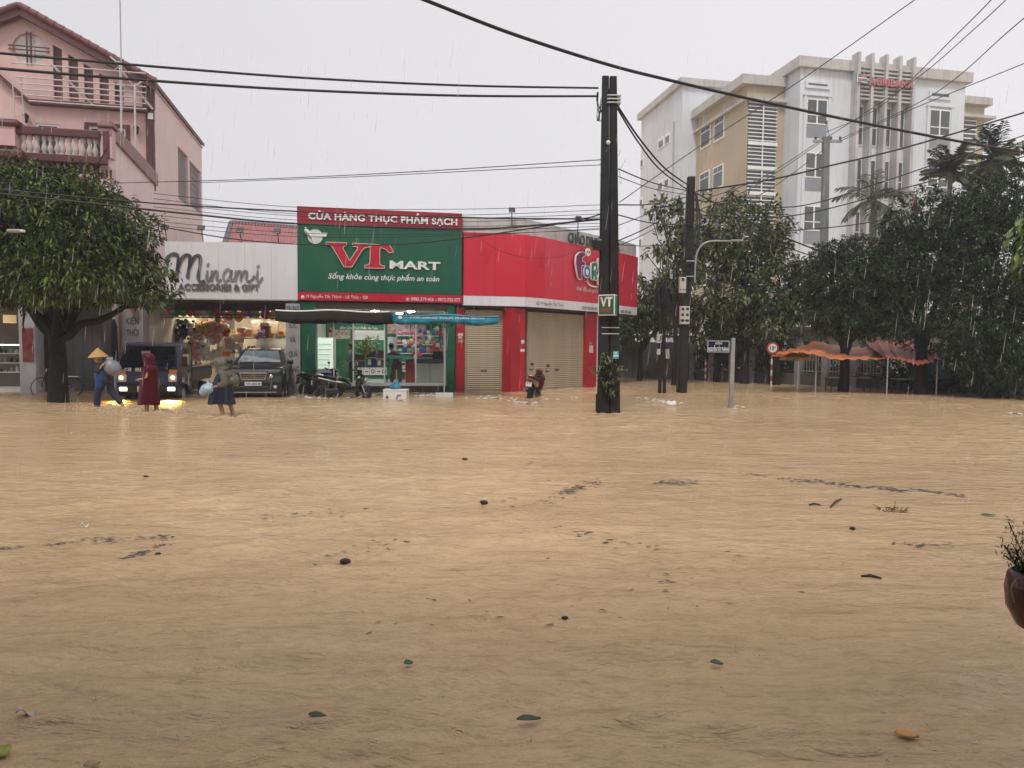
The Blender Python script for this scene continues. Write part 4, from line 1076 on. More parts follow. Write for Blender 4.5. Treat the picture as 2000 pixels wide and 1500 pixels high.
# --- red tiled roof behind
Yb = 33.0
p0 = at(440, 472, Yb); p1 = at(582, 474, Yb + 1); t0 = at(452, 433, Yb + 2.6); t1 = at(590, 444, Yb + 3.6)
t = thing('tiled_roof_house', 'house with a pink-red ribbed roof behind the white signboard', 'house', (p0.x, p0.y, 0))
O = Vector((p0.x, p0.y, 0)); rt = mat('pink_red_roof', (0.42, 0.17, 0.17), 0.5, var=0.15, scale=3, streak=0.2)
p1 = p1 + (p1 - p0) * 0.25; t1 = t1 + (t1 - t0) * 0.25; dn = (p0 - t0) * 0.6
p0b, p1b = p0 + dn, p1 + dn
mb = MB(); n = 56
nrm = (p1b - p0b).cross(t0 - p0b).normalized()
if nrm.z < 0: nrm = -nrm
def rfn(a, c):
    q = p0b.lerp(p1b, a).lerp(t0.lerp(t1, a), c) - O
    return q + nrm * (0.035 * math.cos(a * n * PI) + 0.02 * ((c * 12) % 1.0))
mb.grid(rfn, n * 2, 36); mb.build('roof', rt, t, smooth=50)
mb = MB(); mb.tube([(0, 0, 0), (0.0, 0.01, 0.001)], 0.01, 3)
w0, w1 = p0b - O, p1b - O
MB().add([w0, w1, (w1.x, w1.y, 0), (w0.x, w0.y, 0), w0 + Vector((-1.5, 6, 0)), (w0.x - 1.5, w0.y + 6, 0)], [(0, 1, 2, 3), (0, 3, 5, 4)]).build('wall', grey_wall, t)
cap_ = MB().tube([(0, 0, 0), (0.3, 0, 0)], [0.11, 0.13], 8).mesh('ridge_tile', mat('grey_verge', (0.16, 0.14, 0.15), 0.7), 60)
d = (t0 - p0b); yaw = math.atan2(d.y, d.x); el = math.atan2(d.z, math.hypot(d.x, d.y)); ln = d.length
for k in range(int(ln / 0.27)):
    q = p0b + d * (k * 0.27 / ln) - O
    o = link('ridge_tile', cap_, t, q); o.rotation_euler = (0, -el, yaw)
d2 = (t1 - t0)
mb = MB(); mb.tube([t0 - O, t1 - O], 0.09, 8); mb.build('ridge', MATS['grey_verge'], t, smooth=60)

# --- red corner shop
cp = [(904, 26.6), (1025, 27.1), (1062, 27.85), (1099, 28.9), (1155, 30.5), (1211, 32.2), (1243, 33.6)]
CP = [Vector((hx(a, b), b, 0)) for a, b in cp]
z_red0, z_red1 = hz(904, 577, 26.6), hz(904, 453, 26.6)
z_w0, z_par = hz(904, 596, 26.6), hz(904, 421, 26.6)
O = CP[0].copy(); O.x += 0.02
L_ = [p - O for p in CP]; L_[0] = Vector((0, 0, 0))
t = thing('corner_shop', 'red corner shop with a curved fascia and two closed roller shutters', 'shop', O)
fas = mat('glossy_red_fascia', (0.64, 0.022, 0.05), 0.3, var=0.08, scale=0.9, streak=0.25, streak_col=(0.42, 0.10, 0.12))
def inner(p, d=0.2): return p + Vector((-0.45, 0.9, 0)).normalized() * d
def wall_seg(a, c, z0, z1, th=0.2, off=0.0):
    mb = MB(); a2, c2 = inner(a, off), inner(c, off); a3, c3 = inner(a, off + th), inner(c, off + th)
    vs = [Vector((p.x, p.y, z)) for z in (z0, z1) for p in (a2, c2, c3, a3)]
    mb.add(vs, [(0, 1, 5, 4), (1, 2, 6, 5), (2, 3, 7, 6), (3, 0, 4, 7), (0, 3, 2, 1), (4, 5, 6, 7)]); return mb
segs = [(L_[0], L_[0].lerp(L_[1], 0.5)), (L_[0].lerp(L_[1], 0.5), L_[1]), (L_[1], L_[2]), (L_[2], L_[3]), (L_[3], L_[4]), (L_[4], L_[5]), (L_[5], L_[6])]
for a, c in segs:
    e = (c - a).normalized() * 0.004
    wall_seg(a + e, c - e, z_red0, z_red1).build('fascia_panel', fas, t)
    wall_seg(a + e, c - e, z_w0, z_red0 - 0.006, 0.2).build('lower_band_panel', white_board, t)
    wall_seg(a, c, z_red1 + 0.0, z_par, 0.15, 0.16).build('parapet', mat('weathered_parapet', (0.5, 0.49, 0.48), 0.7, streak=0.5), t)
body = [inner(p, 0.42) for p in L_] + [L_[-1] + Vector((-3.5, 5, 0)), L_[0] + Vector((-1.4, 8, 0))]
mb = MB(); nb = len(body)
for (z0, z1) in ((3.2, 5.8),):
    vs = [Vector((p.x, p.y, z)) for z in (z0, z1) for p in body]
    mb.add(vs, [tuple(range(nb)), tuple(range(nb, 2 * nb))] + [(i, (i + 1) % nb, nb + (i + 1) % nb, nb + i) for i in range(nb)])
mb.build('upper_body', grey_wall, t)
aK = math.degrees(math.atan2(L_[1].y, L_[1].x)); K = Frame(O.x, O.y, aK)
dD = CP[5] - CP[1]; aD = math.degrees(math.atan2(dD.y, dD.x)); D_ = Frame(CP[1].x, CP[1].y, aD)
_e = D_.w(D_.pv(1170, 700, 0.7)[0], 0.7) - O
body2 = [inner(L_[0], 0.75), inner(L_[1], 0.75), inner(L_[2], 0.75), _e, _e + Vector((-2.6, 2.8, 0)), _e + Vector((-4.2, 4.5, 0)), L_[0] + Vector((-1.0, 8, 0)), L_[0] + Vector((-1.4, 8, 0)), L_[0] + Vector((-1.42, 7.9, 0))]
nb = len(body2); mb = MB(); vs = [Vector((p.x, p.y, z)) for z in (-0.3, 3.19) for p in body2]
mb.add(vs, [tuple(range(nb)), tuple(range(nb, 2 * nb))] + [(i, (i + 1) % nb, nb + (i + 1) % nb, nb + i) for i in range(nb)])
mb.build('ground_floor_wall', grey_wall, t)
mb = MB()
sp = [inner(p, 0.25) for p in L_]; sp2 = [inner(p, 0.75) for p in L_]; ns = len(sp)
mb.add([Vector((p.x, p.y, 3.2)) for p in sp + sp2], [(i, i + 1, ns + i + 1, ns + i) for i in range(ns - 1)])
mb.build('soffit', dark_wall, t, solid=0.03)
# ground floor: straight part in frame K, turned part in frame D
pil = mat('red_pillar', (0.42, 0.014, 0.026), 0.4, var=0.12, scale=1.2, streak=0.25, streak_col=(0.12, 0.02, 0.02))
beige = mat('beige_shutter', (0.44, 0.36, 0.245), 0.5, var=0.1, scale=1.5, streak=0.3, streak_col=(0.2, 0.15, 0.1))
def on(F, mb, name, m, parent=t, **k):         # build in frame coordinates, parent stays the shop
    o = mb.build(name, m, parent, **k); p = F.O - O
    o.location = p; o.rotation_euler = (0, 0, R(F.deg)); return o
def col(F, xa, xb, v0, v1, z0=-0.3, z1=3.2, name='pillar'):
    a, c = F.pv(xa, 700, v0)[0], F.pv(xb, 700, v0)[0]
    return on(F, MB().box(a, c, v0, v1, z0, z1), name, pil)
col(K, 889.5, 907, 0.28, 0.7); col(K, 982.5, 1025, 0.28, 0.7)
pc = col(D_, 1143, 1165, 0.28, 0.7)
on(D_, MB().box(-0.45, 0.12, 0.3, 0.75, -0.3, 3.2), 'pillar', pil)
on(D_, MB().box(D_.pv(1166, 700, 0.3)[0], D_.pv(1171, 700, 0.3)[0], 0.3, 0.6, -0.3, 3.2), 'corner_post', whitep)
def shutter(F, xa, xb, v, px_h):
    a, c = F.pv(xa, 700, v)[0], F.pv(xb, 700, v)[0]
    sh = on(F, MB().box(a, c, v + 0.06, v + 0.1, 0.02, 3.1), 'shutter', beige)
    pr = [(0, 0.0), (-0.012, 0.008), (-0.02, 0.03), (-0.014, 0.058), (0, 0.072)]
    mbs = MB(); n = len(pr)
    mbs.loft([[(x, v + 0.05 + y, z) for (y, z) in pr] for x in (a, c)], closed=False)
    me = mbs.mesh('slat', beige, 60); k = 0; z = 0.06
    while z < 3.08:
        o = link('slat', me, sh, (0, 0, z)); z += 0.0785
    MB().box(a, c, v + 0.02, v + 0.07, -0.05, 0.055).build('bottom_bar', mat('shutter_bar', (0.36, 0.31, 0.24), 0.45), sh)
    m_ = (a + c) / 2
    MB().box(m_ - 0.12, m_ + 0.12, v + 0.01, v + 0.035, 0.78, 0.82).build('lock_plate', black_metal, sh)
    for x in (a, c): MB().box(x - 0.03, x + 0.03, v - 0.02, v + 0.09, -0.05, 3.1).build('guide_rail', mat('shutter_bar'), sh)
    return sh
shutter(K, 909, 981, 0.36, 0); shutter(D_, 1030, 1142, 0.36, 0)
# stickers on the pillars
paper = mat('faded_paper', (0.6, 0.58, 0.55), 0.6, var=0.2, scale=14)
def sticker(F, xa, ya, xb, yb, v, m=paper):
    q = frect(F, v, (xa, ya), (xb, yb)); on(F, MB().box(q[0], q[1], v - 0.008, v - 0.002, q[2], q[3]), 'sticker', m)
sticker(K, 894, 651, 904, 656, 0.28); sticker(K, 895, 657, 902, 661, 0.28); sticker(K, 894, 663, 904, 669, 0.28, mat('dull_paper', (0.3, 0.24, 0.25), 0.6))
sticker(K, 1001.5, 663.5, 1008.5, 671, 0.28, mat('orange_paper', (0.55, 0.32, 0.08), 0.6)); sticker(K, 1011, 672, 1016, 679, 0.28, MATS['dull_paper']); sticker(K, 1018, 664, 1024, 671, 0.28); sticker(K, 1016, 681.5, 1024.5, 687, 0.28)
mb = MB(); q = K.pv(1005.5, 723.5, 0.28); mb.lathe([(0.07, 0), (0.06, 0.02), (0.01, 0.028)], 14, T(q[0], 0.279, q[1]) @ RX(90)); on(K, mb, 'round_sticker', whitep)
sticker(D_, 1151, 668, 1156, 673, 0.28, MATS['dull_paper']); sticker(D_, 1151, 675, 1158, 689, 0.28)
# lettering on the fascia
S23 = Frame(CP[3].x, CP[3].y, math.degrees(math.atan2(CP[5].y - CP[3].y, CP[5].x - CP[3].x)))
S12 = Frame(CP[1].x, CP[1].y, math.degrees(math.atan2(CP[3].y - CP[1].y, CP[3].x - CP[1].x)))
S34 = Frame(CP[5].x, CP[5].y, math.degrees(math.atan2(CP[6].y - CP[5].y, CP[6].x - CP[5].x)))
def fl(F, s, r, m, y, **k):
    o = lettering(s, r, m, t, y, **k); o.location = F.O - O; o.rotation_euler = (0, 0, R(F.deg)); return o
r = trect(S23, 0.05, 1107, 447, 474, 1207)
fl(S23, 'CHÁO DINH DƯỠNG', r, mat('charcoal', (0.07, 0.07, 0.075), 0.5), -0.05, weight=0.03, depth=0.045)
Zc = zmap(S23, -0.02, (880, 400), 3.75)
def blob(name, pts, hole, m, d=0.07):
    mb = MB(); q = [(*Zc(*p), 0) for p in pts]; q = spline([Vector(p) for p in q + [q[0]]], 4)[:-1]; q = [(p.x, p.y) for p in q]
    mbo = MB(); mbo.prism(q, T(0, -0.06 - d, 0), d); o = mbo.build(name, m, t); o.location = S23.O - O; o.rotation_euler = (0, 0, R(S23.deg))
    mbo = MB()
    for i in range(len(q)): stroke(mbo, [q[i], q[(i + 1) % len(q)]], 0.022, T(0, -0.064 - d, 0), d)
    o = mbo.build('letter_outline', whitep, t); o.location = S23.O - O; o.rotation_euler = (0, 0, R(S23.deg))
    if hole:
        mbo = MB(); q = [(*Zc(*p), 0) for p in hole]; q = spline([Vector(p) for p in q + [q[0]]], 4)[:-1]; mbo.prism([(p.x, p.y) for p in q], T(0, -0.07 - d, 0), 0.01)
        o = mbo.build('letter_counter', whitep, t); o.location = S23.O - O; o.rotation_euler = (0, 0, R(S23.deg))
blob('logo_letter', [(905, 375), (930, 350), (962, 350), (972, 372), (955, 385), (950, 410), (970, 425), (965, 445), (945, 450), (945, 500), (945, 540), (925, 545), (912, 500), (902, 430)], None, mat('plum_letter', (0.17, 0.012, 0.10), 0.35))
blob('logo_letter', [(985, 448), (1003, 462), (1008, 495), (998, 530), (980, 535), (965, 515), (962, 480), (970, 455)], [(984, 470), (993, 482), (993, 505), (984, 516), (976, 505), (976, 480)], mat('blue_letter', (0.02, 0.13, 0.42), 0.35))
blob('logo_letter', [(1015, 430), (1045, 420), (1062, 440), (1058, 480), (1048, 500), (1060, 545), (1045, 555), (1035, 520), (1032, 550), (1018, 545), (1014, 490)], [(1035, 450), (1047, 455), (1045, 478), (1034, 480)], mat('green_letter', (0.01, 0.17, 0.08), 0.35))
blob('logo_letter', [(1062, 400), (1078, 395), (1088, 430), (1100, 400), (1120, 400), (1108, 470), (1092, 520), (1085, 580), (1066, 585), (1062, 540), (1074, 500), (1066, 450)], None, mat('amber_letter', (0.7, 0.33, 0.01), 0.35))
mb = MB()
q = spline([Vector((*Zc(*p), 0)) for p in ((1000, 570), (1020, 590), (1050, 600), (1085, 598), (1110, 575))], 5)
stroke(mb, [(p.x, p.y) for p in q], 0.06, T(0, -0.06, 0), 0.05); stroke(mb, [Zc(990, 562), Zc(1002, 570), Zc(1000, 545)], 0.04, T(0, -0.06, 0), 0.05)
c0 = Zc(991, 348); mb.lathe([(0.165, 0), (0.165, 0.05), (0.01, 0.05)], 24, T(c0[0], -0.1, c0[1]) @ RX(90))
o = mb.build('logo_smile_and_badge', whitep, t); o.location = S23.O - O; o.rotation_euler = (0, 0, R(S23.deg))
fl(S23, 'MẸ BÉ', (c0[0] - 0.11, c0[0] + 0.11, c0[1] - 0.05, c0[1] + 0.05), blk, -0.158, weight=0.03)
fl(S23, 'Khởi đầu cả nguồn dinh dưỡng', trect(S23, 0, 1126, 556, 570, 1192), whitep, -0.012, weight=-0.005, shear=0.35)
fl(S12, '@ 19 Nguyễn Tất Thành', trect(S12, 0, 1045, 586.5, 596.5, 1098), dark_letter, -0.012, weight=0.0) .location += Vector((0.05, -0.05, 0))
fl(S23, 'CHI NHÁNH LỆ THỦY', trect(S23, 0, 1136, 595.5, 605.5, 1188), dark_letter, -0.012, weight=0.02)
fl(S34, '0905 963 668', trect(S34, 0, 1212, 605, 611, 1232), dark_letter, -0.012, weight=0.02)
# ------------------------------------------------------------------ pink house on the left
Hf = Frame(hx(220, 24.6), 24.6, 12.0)
pink = mat('pink_render', (0.66, 0.43, 0.395), 0.75, var=0.07, scale=0.9, streak=0.22, streak_col=(0.25, 0.17, 0.16), bump=0.1)
palepink = mat('pale_pink_render', (0.79, 0.60, 0.59), 0.75, var=0.06, scale=0.7, streak=0.18, streak_col=(0.35, 0.25, 0.25), bump=0.1)
maroon = mat('maroon_trim', (0.10, 0.025, 0.025), 0.55, var=0.2, scale=3, streak=0.2)
ivory = mat('ivory_baluster', (0.55, 0.47, 0.44), 0.7, var=0.08, scale=5, streak=0.3)
dark_glass = mat('dark_window_glass', (0.02, 0.025, 0.03), 0.06, var=0.2, scale=2)
t = fthing('pink_house', 'tall pink house with maroon trim, a gable and a balustraded terrace', 'house', Hf)
vF = Hf.pu(303, 350)[0]; vB = Hf.pu(394, 303)[0]
zT = Hf.pu(295, 168)[1]; zC0 = Hf.pu(221, 252)[1]; zC1 = Hf.pu(303, 345)[1]
def hw(px, py): v, z = Hf.pu(px, py); return (v, z)
win = [[hw(347, 286), hw(367, 304), hw(367, 399), hw(347, 391)], [hw(370, 313), hw(392, 336), hw(392, 416), hw(370, 403)]]
def lev(q): zt_ = (q[0][1] + q[1][1]) / 2; zb_ = (q[2][1] + q[3][1]) / 2; return [(q[0][0], zb_), (q[1][0], zb_), (q[1][0], zt_), (q[0][0], zt_)]
win = [lev(q) for q in win]
SM = Matrix(((0, -1, 0, 0), (1, 0, 0, 0), (0, 0, 1, 0), (0, 0, 0, 1)))       # (x, y, z) -> (-y, x, z): outline runs along v, depth goes to -u
MB().holed([(0.0, -0.3), (vB, -0.3), (vB, zT), (vF, zT), (vF, zC1), (0.0, zC0)], win, SM, 0.25).build('side_wall', palepink, t)
mb = MB(); mb.beam((-0.1, -0.05, zC0 - 0.12), (-0.1, vF, zC1 - 0.14), 0.42, 0.5); mb.build('coping', mat('rose_coping', (0.28, 0.15, 0.14), 0.6, var=0.15, streak=0.3), t)
mb = MB(); mb.box(-0.3, 0.06, vF, vB + 0.02, zT + 0.002, zT + 0.07); mb.build('roof_edge', mat('pale_edge', (0.6, 0.5, 0.48), 0.6), t)
for q in win:
    g = MB(); g.box(-0.24, -0.2, q[0][0], q[1][0], q[0][1], q[2][1]); gr = g.build('window', mat('grey_window', (0.2, 0.2, 0.2), 0.5), t)
    mb = MB(); n = 9
    w_, h_ = q[1][0] - q[0][0], q[2][1] - q[0][1]
    for i in range(n + 1): mb.box(-0.14, -0.12, q[0][0] + w_ * i / n - 0.012, q[0][0] + w_ * i / n + 0.012, q[0][1], q[2][1])
    m_ = int(n * h_ / w_)
    for j in range(m_ + 1): mb.box(-0.12, -0.1, q[0][0], q[1][0], q[0][1] + h_ * j / m_ - 0.012, q[0][1] + h_ * j / m_ + 0.012)
    for i in range(n):
        for j in range(m_):
            c = (q[0][0] + w_ * (i + .5) / n, q[0][1] + h_ * (j + .5) / m_); s_ = w_ / n * 0.3
            mb.add([(-0.1, c[0] - s_, c[1]), (-0.1, c[0], c[1] - s_), (-0.1, c[0] + s_, c[1]), (-0.1, c[0], c[1] + s_)], [(0, 1, 2, 3)])
    stuff(mb.build('lattice', mat('pale_lattice', (0.42, 0.40, 0.38), 0.6), gr))
# upper front wall with gable
ap = Hf.pv(47, 30, vF); ev = Hf.pv(294, 170, vF); uA = ap[0]
def fz(px, py): return Hf.pv(px, py, vF)
slots = []
for (xa, xb, ya, yb) in ((105, 123, 92, 193), (135, 154, 111, 196), (165, 183, 129, 199), (195, 213, 148, 201), (224, 242, 165, 203)):
    a, c = fz(xa, yb), fz(xb, yb); d_, e_ = fz(xa, ya - 5), fz(xb, ya + 5)
    slots.append([(a[0], a[1]), (c[0], a[1]), (c[0], e_[1]), (a[0], d_[1])])
rc_ = fz(58, 95); rr_ = (fz(92, 95)[0] - fz(25, 95)[0]) / 2
circ = [(rc_[0] + rr_ * math.cos(a), rc_[1] + rr_ * math.sin(a)) for a in np.linspace(0, 2 * PI, 28, endpoint=False)]
uL_ = 2 * uA
wn_ = []
for (xa, ya, xb, yb) in ((69, 240, 117, 330), (173, 246, 247, 330)):
    q = frect(Hf, vF, (xa, ya), (xb, yb)); wn_.append([(q[0], q[2]), (q[1], q[2]), (q[1], q[3]), (q[0], q[3])])
MB().holed([(uL_, 6.5), (-0.26, 6.5), (-0.26, ev[1]), (uA, ap[1]), (uL_, ev[1])], slots + [circ] + wn_, T(0, vF, 0), 0.3).build('front_wall', pink, t)
for q in slots: MB().prism([(q[0][0] - 0.05, q[0][1] - 0.05), (q[1][0] + 0.05, q[1][1] - 0.05), (q[2][0] + 0.05, q[2][1] + 0.03), (q[3][0] - 0.05, q[3][1] + 0.05)], T(0, vF + 0.14, 0), 0.02).build('slot_back', maroon, t)
rpart('round_pane', mat('pale_pane', (0.62, 0.58, 0.57), 0.3), t, rc_[0] - rr_, rc_[0] + rr_, vF + 0.12, vF + 0.135, rc_[1] - rr_, rc_[1] + rr_)
mb = MB()
for d in (-0.09, 0.06):
    mb.box(rc_[0] + d - 0.025, rc_[0] + d + 0.025, vF - 0.04, vF - 0.002, rc_[1] - rr_ * 1.05, rc_[1] + rr_ * 1.05)
    mb.box(rc_[0] - rr_ * 1.2, rc_[0] + rr_ * 1.2, vF - 0.07, vF - 0.042, rc_[1] + d - 0.025, rc_[1] + d + 0.025)
mb.build('cross_bars', maroon, t)
for k, q in enumerate(wn_):
    rpart('window_glass', dark_glass, t, q[0][0], q[1][0], vF + 0.15, vF + 0.16, q[0][1], q[2][1])
    mb = MB(); a, c, z0, z1 = q[0][0], q[1][0], q[0][1], q[2][1]
    xs = [a + 0.04, c - 0.04] + ([a + (c - a) * 0.34, a + (c - a) * 0.66] if k else [])
    for x in xs: mb.box(x - 0.04, x + 0.04, vF + 0.06, vF + 0.12, z0, z1)
    mb.box(a, c, vF + 0.061, vF + 0.121, z1 - 0.08, z1)
    mb.build('window_frame', whitep, t)
    if k:
        mb = MB(); mb.box(a - 0.16, a - 0.002, vF - 0.05, vF + 0.02, z0, z1 + 0.14); mb.box(c + 0.002, c + 0.16, vF - 0.05, vF + 0.02, z0, z1 + 0.14); mb.box(a, c, vF - 0.05, vF + 0.02, z1 + 0.002, z1 + 0.14)
        mb.build('window_surround', maroon, t)
        rpart('curtain', mat('pale_curtain', (0.5, 0.5, 0.48), 0.8, var=0.15, scale=12), t, a + 0.1, c - 0.1, vF + 0.17, vF + 0.18, z0, z1 - 0.05)
p0, p1 = fz(60, 203), fz(292, 216); pl_ = fz(-60, 97)
mb = MB(); zl = (p0[1] + p1[1]) / 2
mb.box(p0[0], p1[0], vF - 0.28, vF - 0.002, zl - 0.09, zl + 0.09); mb.beam((pl_[0], vF - 0.15, pl_[1]), (p0[0], vF - 0.15, zl), 0.27, 0.14); mb.build('ledge', maroon, t)
a = fz(287, 300)[0]; rpart('corner_pillar', maroon, t, a, 0.03, vF - 0.12, vF - 0.003, zC1 - 0.6, zl + 0.05)
rpart('corner_cap', maroon, t, a - 0.1, 0.06, vF - 0.16, vF - 0.004, zl + 0.06, ev[1])
rpart('pillar_box', whitep, t, a + 0.1, a + 0.3, vF - 0.16, vF - 0.121, zl - 0.35, zl - 0.1)
# gable roof slabs and verge tiles
for sgn in (1, -1):
    e = (0.15 if sgn > 0 else uL_ - 0.15)
    A = Vector((uA, 0, ap[1] + 0.1)); E = Vector((e, 0, ev[1] + 0.02 - 0.02 * 0))
    mb = MB(); mb.loft([[A + Vector((0, vF - 0.45, 0)), A + Vector((0, vF - 0.45, 0.16)), A + Vector((0, vB, 0.16)), A + Vector((0, vB, 0))], [E + Vector((0, vF - 0.45, 0)), E + Vector((0, vF - 0.45, 0.16)), E + Vector((0, vB, 0.16)), E + Vector((0, vB, 0))]])
    mb.build('roof', mat('maroon_tiles', (0.16, 0.055, 0.045), 0.6, var=0.25, scale=4), t)
    mb = MB(); F0 = A + Vector((0, vF - 0.3, -0.01)); F1 = E + Vector((0, vF - 0.3, -0.01)); mb.beam(F0 + Vector((0, 0, -0.13)), F1 + Vector((0, 0, -0.13)), 0.26, 0.24); mb.build('verge_board', maroon, t)
    d = E - A; L2 = d.length; el = math.atan2(d.z, abs(d.x)); n = int(L2 / 0.34)
    vt = MB().tube([(0, 0, 0), (0.4, 0, 0.0)], [0.1, 0.13], 8).mesh('verge_tile', MATS['maroon_tiles'], 60)
    for k in range(n):
        q = A + d * (k / n) + Vector((0, vF - 0.45, 0.13)); o = link('verge_tile', vt, t, q); o.rotation_euler = (0, -el, 0) if sgn > 0 else (0, -el, PI)
# pergola rods
mb = MB()
for k, (ya, yb) in enumerate(((118, 136), (133, 149), (147, 161), (160, 172), (172, 182), (184, 192), (196, 202))):
    a, c = Hf.pv(20 + 6 * k, ya + 4, vF - 0.7), Hf.pv(290, yb + 8, vF - 0.7); zz = (a[1] + c[1]) / 2
    mb.tube([(a[0], vF - 0.7 - 0.12 * k * 0, zz), (min(c[0], -0.1), vF - 0.7, zz)], 0.028, 6)
for (xa, ya, xb, yb) in ((100, 125, 180, 204), (240, 142, 297, 212)):
    a, c = Hf.pv(xa, ya, vF - 0.75), Hf.pv(xb, yb, vF - 0.4); mb.tube([(a[0], vF - 0.76, a[1]), (c[0], vF - 0.3, c[1])], 0.045, 6)
stuff(mb.build('pergola_rods', mat('pale_rod', (0.55, 0.5, 0.48), 0.45), t))
for (px, y0, y1, cv) in ((238, 128, 300, 0), (266, 170, 320, 1)):
    a, c = Hf.pv(px, y1, vF - 1.0), Hf.pv(px, y0, vF - 1.0); mb = MB()
    pts = [(a[0], vF - 1.0, a[1]), (a[0], vF - 1.0, c[1] - 0.2), (a[0] + 0.12 * (1 if cv else -1), vF - 1.0, c[1] + 0.1), (a[0] + 0.35 * (1 if cv else -1), vF - 1.0, c[1] + 0.3)]
    mb.tube(spline(pts, 4), 0.04, 7); mb.build('steel_post', mat('pale_rod'), t, smooth=60)
# terrace and balcony
zb0 = Hf.pv(110, 306, 0.0)[1]; zhr = Hf.pv(110, 257, 0.0)[1]
rpart('lower_front', pink, t, uL_ - 1, -0.26, 0.42, 0.7, 3.35, zb0 - 0.02)
rpart('terrace_floor', concrete, t, uL_ - 1, -0.26, 0.7, vF, zb0 - 0.3, zb0 - 0.03)
a, c = Hf.pv(-90, 260, 0)[0], Hf.pv(197, 260, 0)[0]; lft = Hf.pv(32, 260, 0)[0]
hr = zhr - 0.0
rpart('handrail', maroon, t, lft, c, -0.12, 0.22, hr - 0.17, hr + 0.1, 0.03)
rpart('base_band', maroon, t, a, -0.01, -0.2, 0.45, zb0 - 0.2, zb0 + 0.05, 0.02)
zbot, ztop = zb0 + 0.05, hr - 0.17; hh = ztop - zbot
prof = [(0.07, 0), (0.07, 0.06), (0.05, 0.09), (0.095, 0.3), (0.085, 0.42), (0.045, 0.62), (0.05, 0.66), (0.04, 0.7), (0.08, 0.84), (0.075, 0.93), (0.085, 0.95), (0.085, 1.0)]
bal = MB().lathe([(r_, z_ * hh) for r_, z_ in prof], 10).mesh('baluster', ivory, 50)
for x in (47.6, 59.6, 72.8, 86.8, 98.6, 112, 123, 136, 149, 162, 175, 186): link('baluster', bal, t, (Hf.pv(x, 285, 0.05)[0], 0.05, zbot))
for (xa, xb) in ((198, 217), (10, 28)):
    x0, x1 = Hf.pv(xa, 280, -0.05)[0], Hf.pv(xb, 280, -0.05)[0]
    rpart('post', pink, t, x0 - 0.02, x1 + 0.02, -0.04, 0.36, zb0 + 0.05, hr + 0.22); rpart('post_panel', maroon, t, x0 + 0.05, x1 - 0.05, -0.08, -0.041, zb0 + 0.02, hr + 0.12, 0.02)
    rpart('post_cap', maroon, t, x0 - 0.1, x1 + 0.1, -0.1, 0.42, hr + 0.222, hr + 0.3, 0.02)
x0 = Hf.pv(38, 240, -0.2)[0]; zz = Hf.pv(20, 241, -0.2)[1]
rpart('round_cap', maroon, t, a, x0, -0.3, 0.5, zz - 0.1, zz + 0.12, 0.1); rpart('cap_block', pink, t, a, x0 - 0.15, -0.2, 0.4, hr - 0.6, zz - 0.102)
rpart('round_base', maroon, t, a, Hf.pv(48, 300, -0.3)[0], -0.42, -0.202, zb0 - 0.22, zb0 + 0.08, 0.08)
den = MB().lathe([(0.05, 0), (0.06, 0.1), (0.045, 0.2), (0.06, 0.32)], 8).mesh('dentil', ivory, 50)
for k in range(11): link('dentil', den, t, (Hf.pv(50 + k * 12.8, 318, 0.1)[0], 0.1, zb0 - 0.53))
rpart('dentil_ledge', pink, t, a, Hf.pv(190, 318, 0.1)[0], 0.0, 0.41, zb0 - 0.62, zb0 - 0.531)
x0, x1 = Hf.pv(195, 340, 0)[0], Hf.pv(218, 340, 0)[0]
z1, z0 = Hf.pv(206, 326, 0)[1], Hf.pv(206, 352, 0)[1]
rpart('vent_box', pink, t, x0, x1, 0, 0.41, z0, z1)
for k in range(3): rpart('vent_slot', maroon, t, x0 + 0.05 + k * 0.13, x0 + 0.12 + k * 0.13, -0.012, -0.001, z0 + 0.1, z1 - 0.1)
for (px, py) in ((55, 234), (269, 257)):
    q = fz(px, py); mb = MB(); mb.tube([(q[0], vF, q[1] + 0.12), (q[0], vF - 0.2, q[1] + 0.16)], 0.02, 5); mb.lathe([(0.04, -0.18), (0.08, -0.1), (0.1, 0.08), (0.13, 0.1), (0.03, 0.2)], 8, T(q[0], vF - 0.2, q[1]))
    mb.build('wall_lantern', black_metal, t)
# ground floor: grey shuttered front, white pillar, dim shop
rpart('ground_soffit', dark_wall, t, uL_ - 2, -0.26, 0.43, 6, 3.2, 3.34)
gx0, gx1 = Hf.pv(68, 700, 1.2)[0], Hf.pv(236, 700, 1.2)[0]
gsh = mat('grey_folding_door', (0.105, 0.10, 0.105), 0.55, var=0.12, streak=0.2)
k = 9
for i in range(k): rpart('door_panel', gsh, t, gx0 + (gx1 - gx0) * i / k + 0.006, gx0 + (gx1 - gx0) * (i + 1) / k - 0.006, 1.2, 1.25, -0.2, 3.19)
rpart('dark_end_pier', gsh, t, -0.32, 0.012, -0.02, -0.003, -0.3, 3.3)
rpart('white_pillar', mat('white_pillar', (0.62, 0.63, 0.66), 0.5, streak=0.15), t, Hf.pv(38, 700, .3)[0], Hf.pv(69, 700, .3)[0], 0.3, 1.0, -0.3, 3.19)
q = frect(Hf, 0.29, (43, 641), (66, 707)); rpart('poster', mat('red_poster', (0.3, 0.06, 0.06), 0.5, two=((0.36, 0.10, 0.09), (0.22, 0.02, 0.03)), scale=5), t, q[0], q[1], 0.27, 0.298, q[2], q[3])
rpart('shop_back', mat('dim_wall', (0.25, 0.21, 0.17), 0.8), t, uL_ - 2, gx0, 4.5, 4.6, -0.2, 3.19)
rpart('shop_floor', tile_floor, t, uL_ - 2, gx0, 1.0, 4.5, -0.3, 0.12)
rpart('shop_partition', grey_wall, t, gx0 - 0.1, gx0 - 0.005, 1.05, 4.49, -0.2, 3.19)
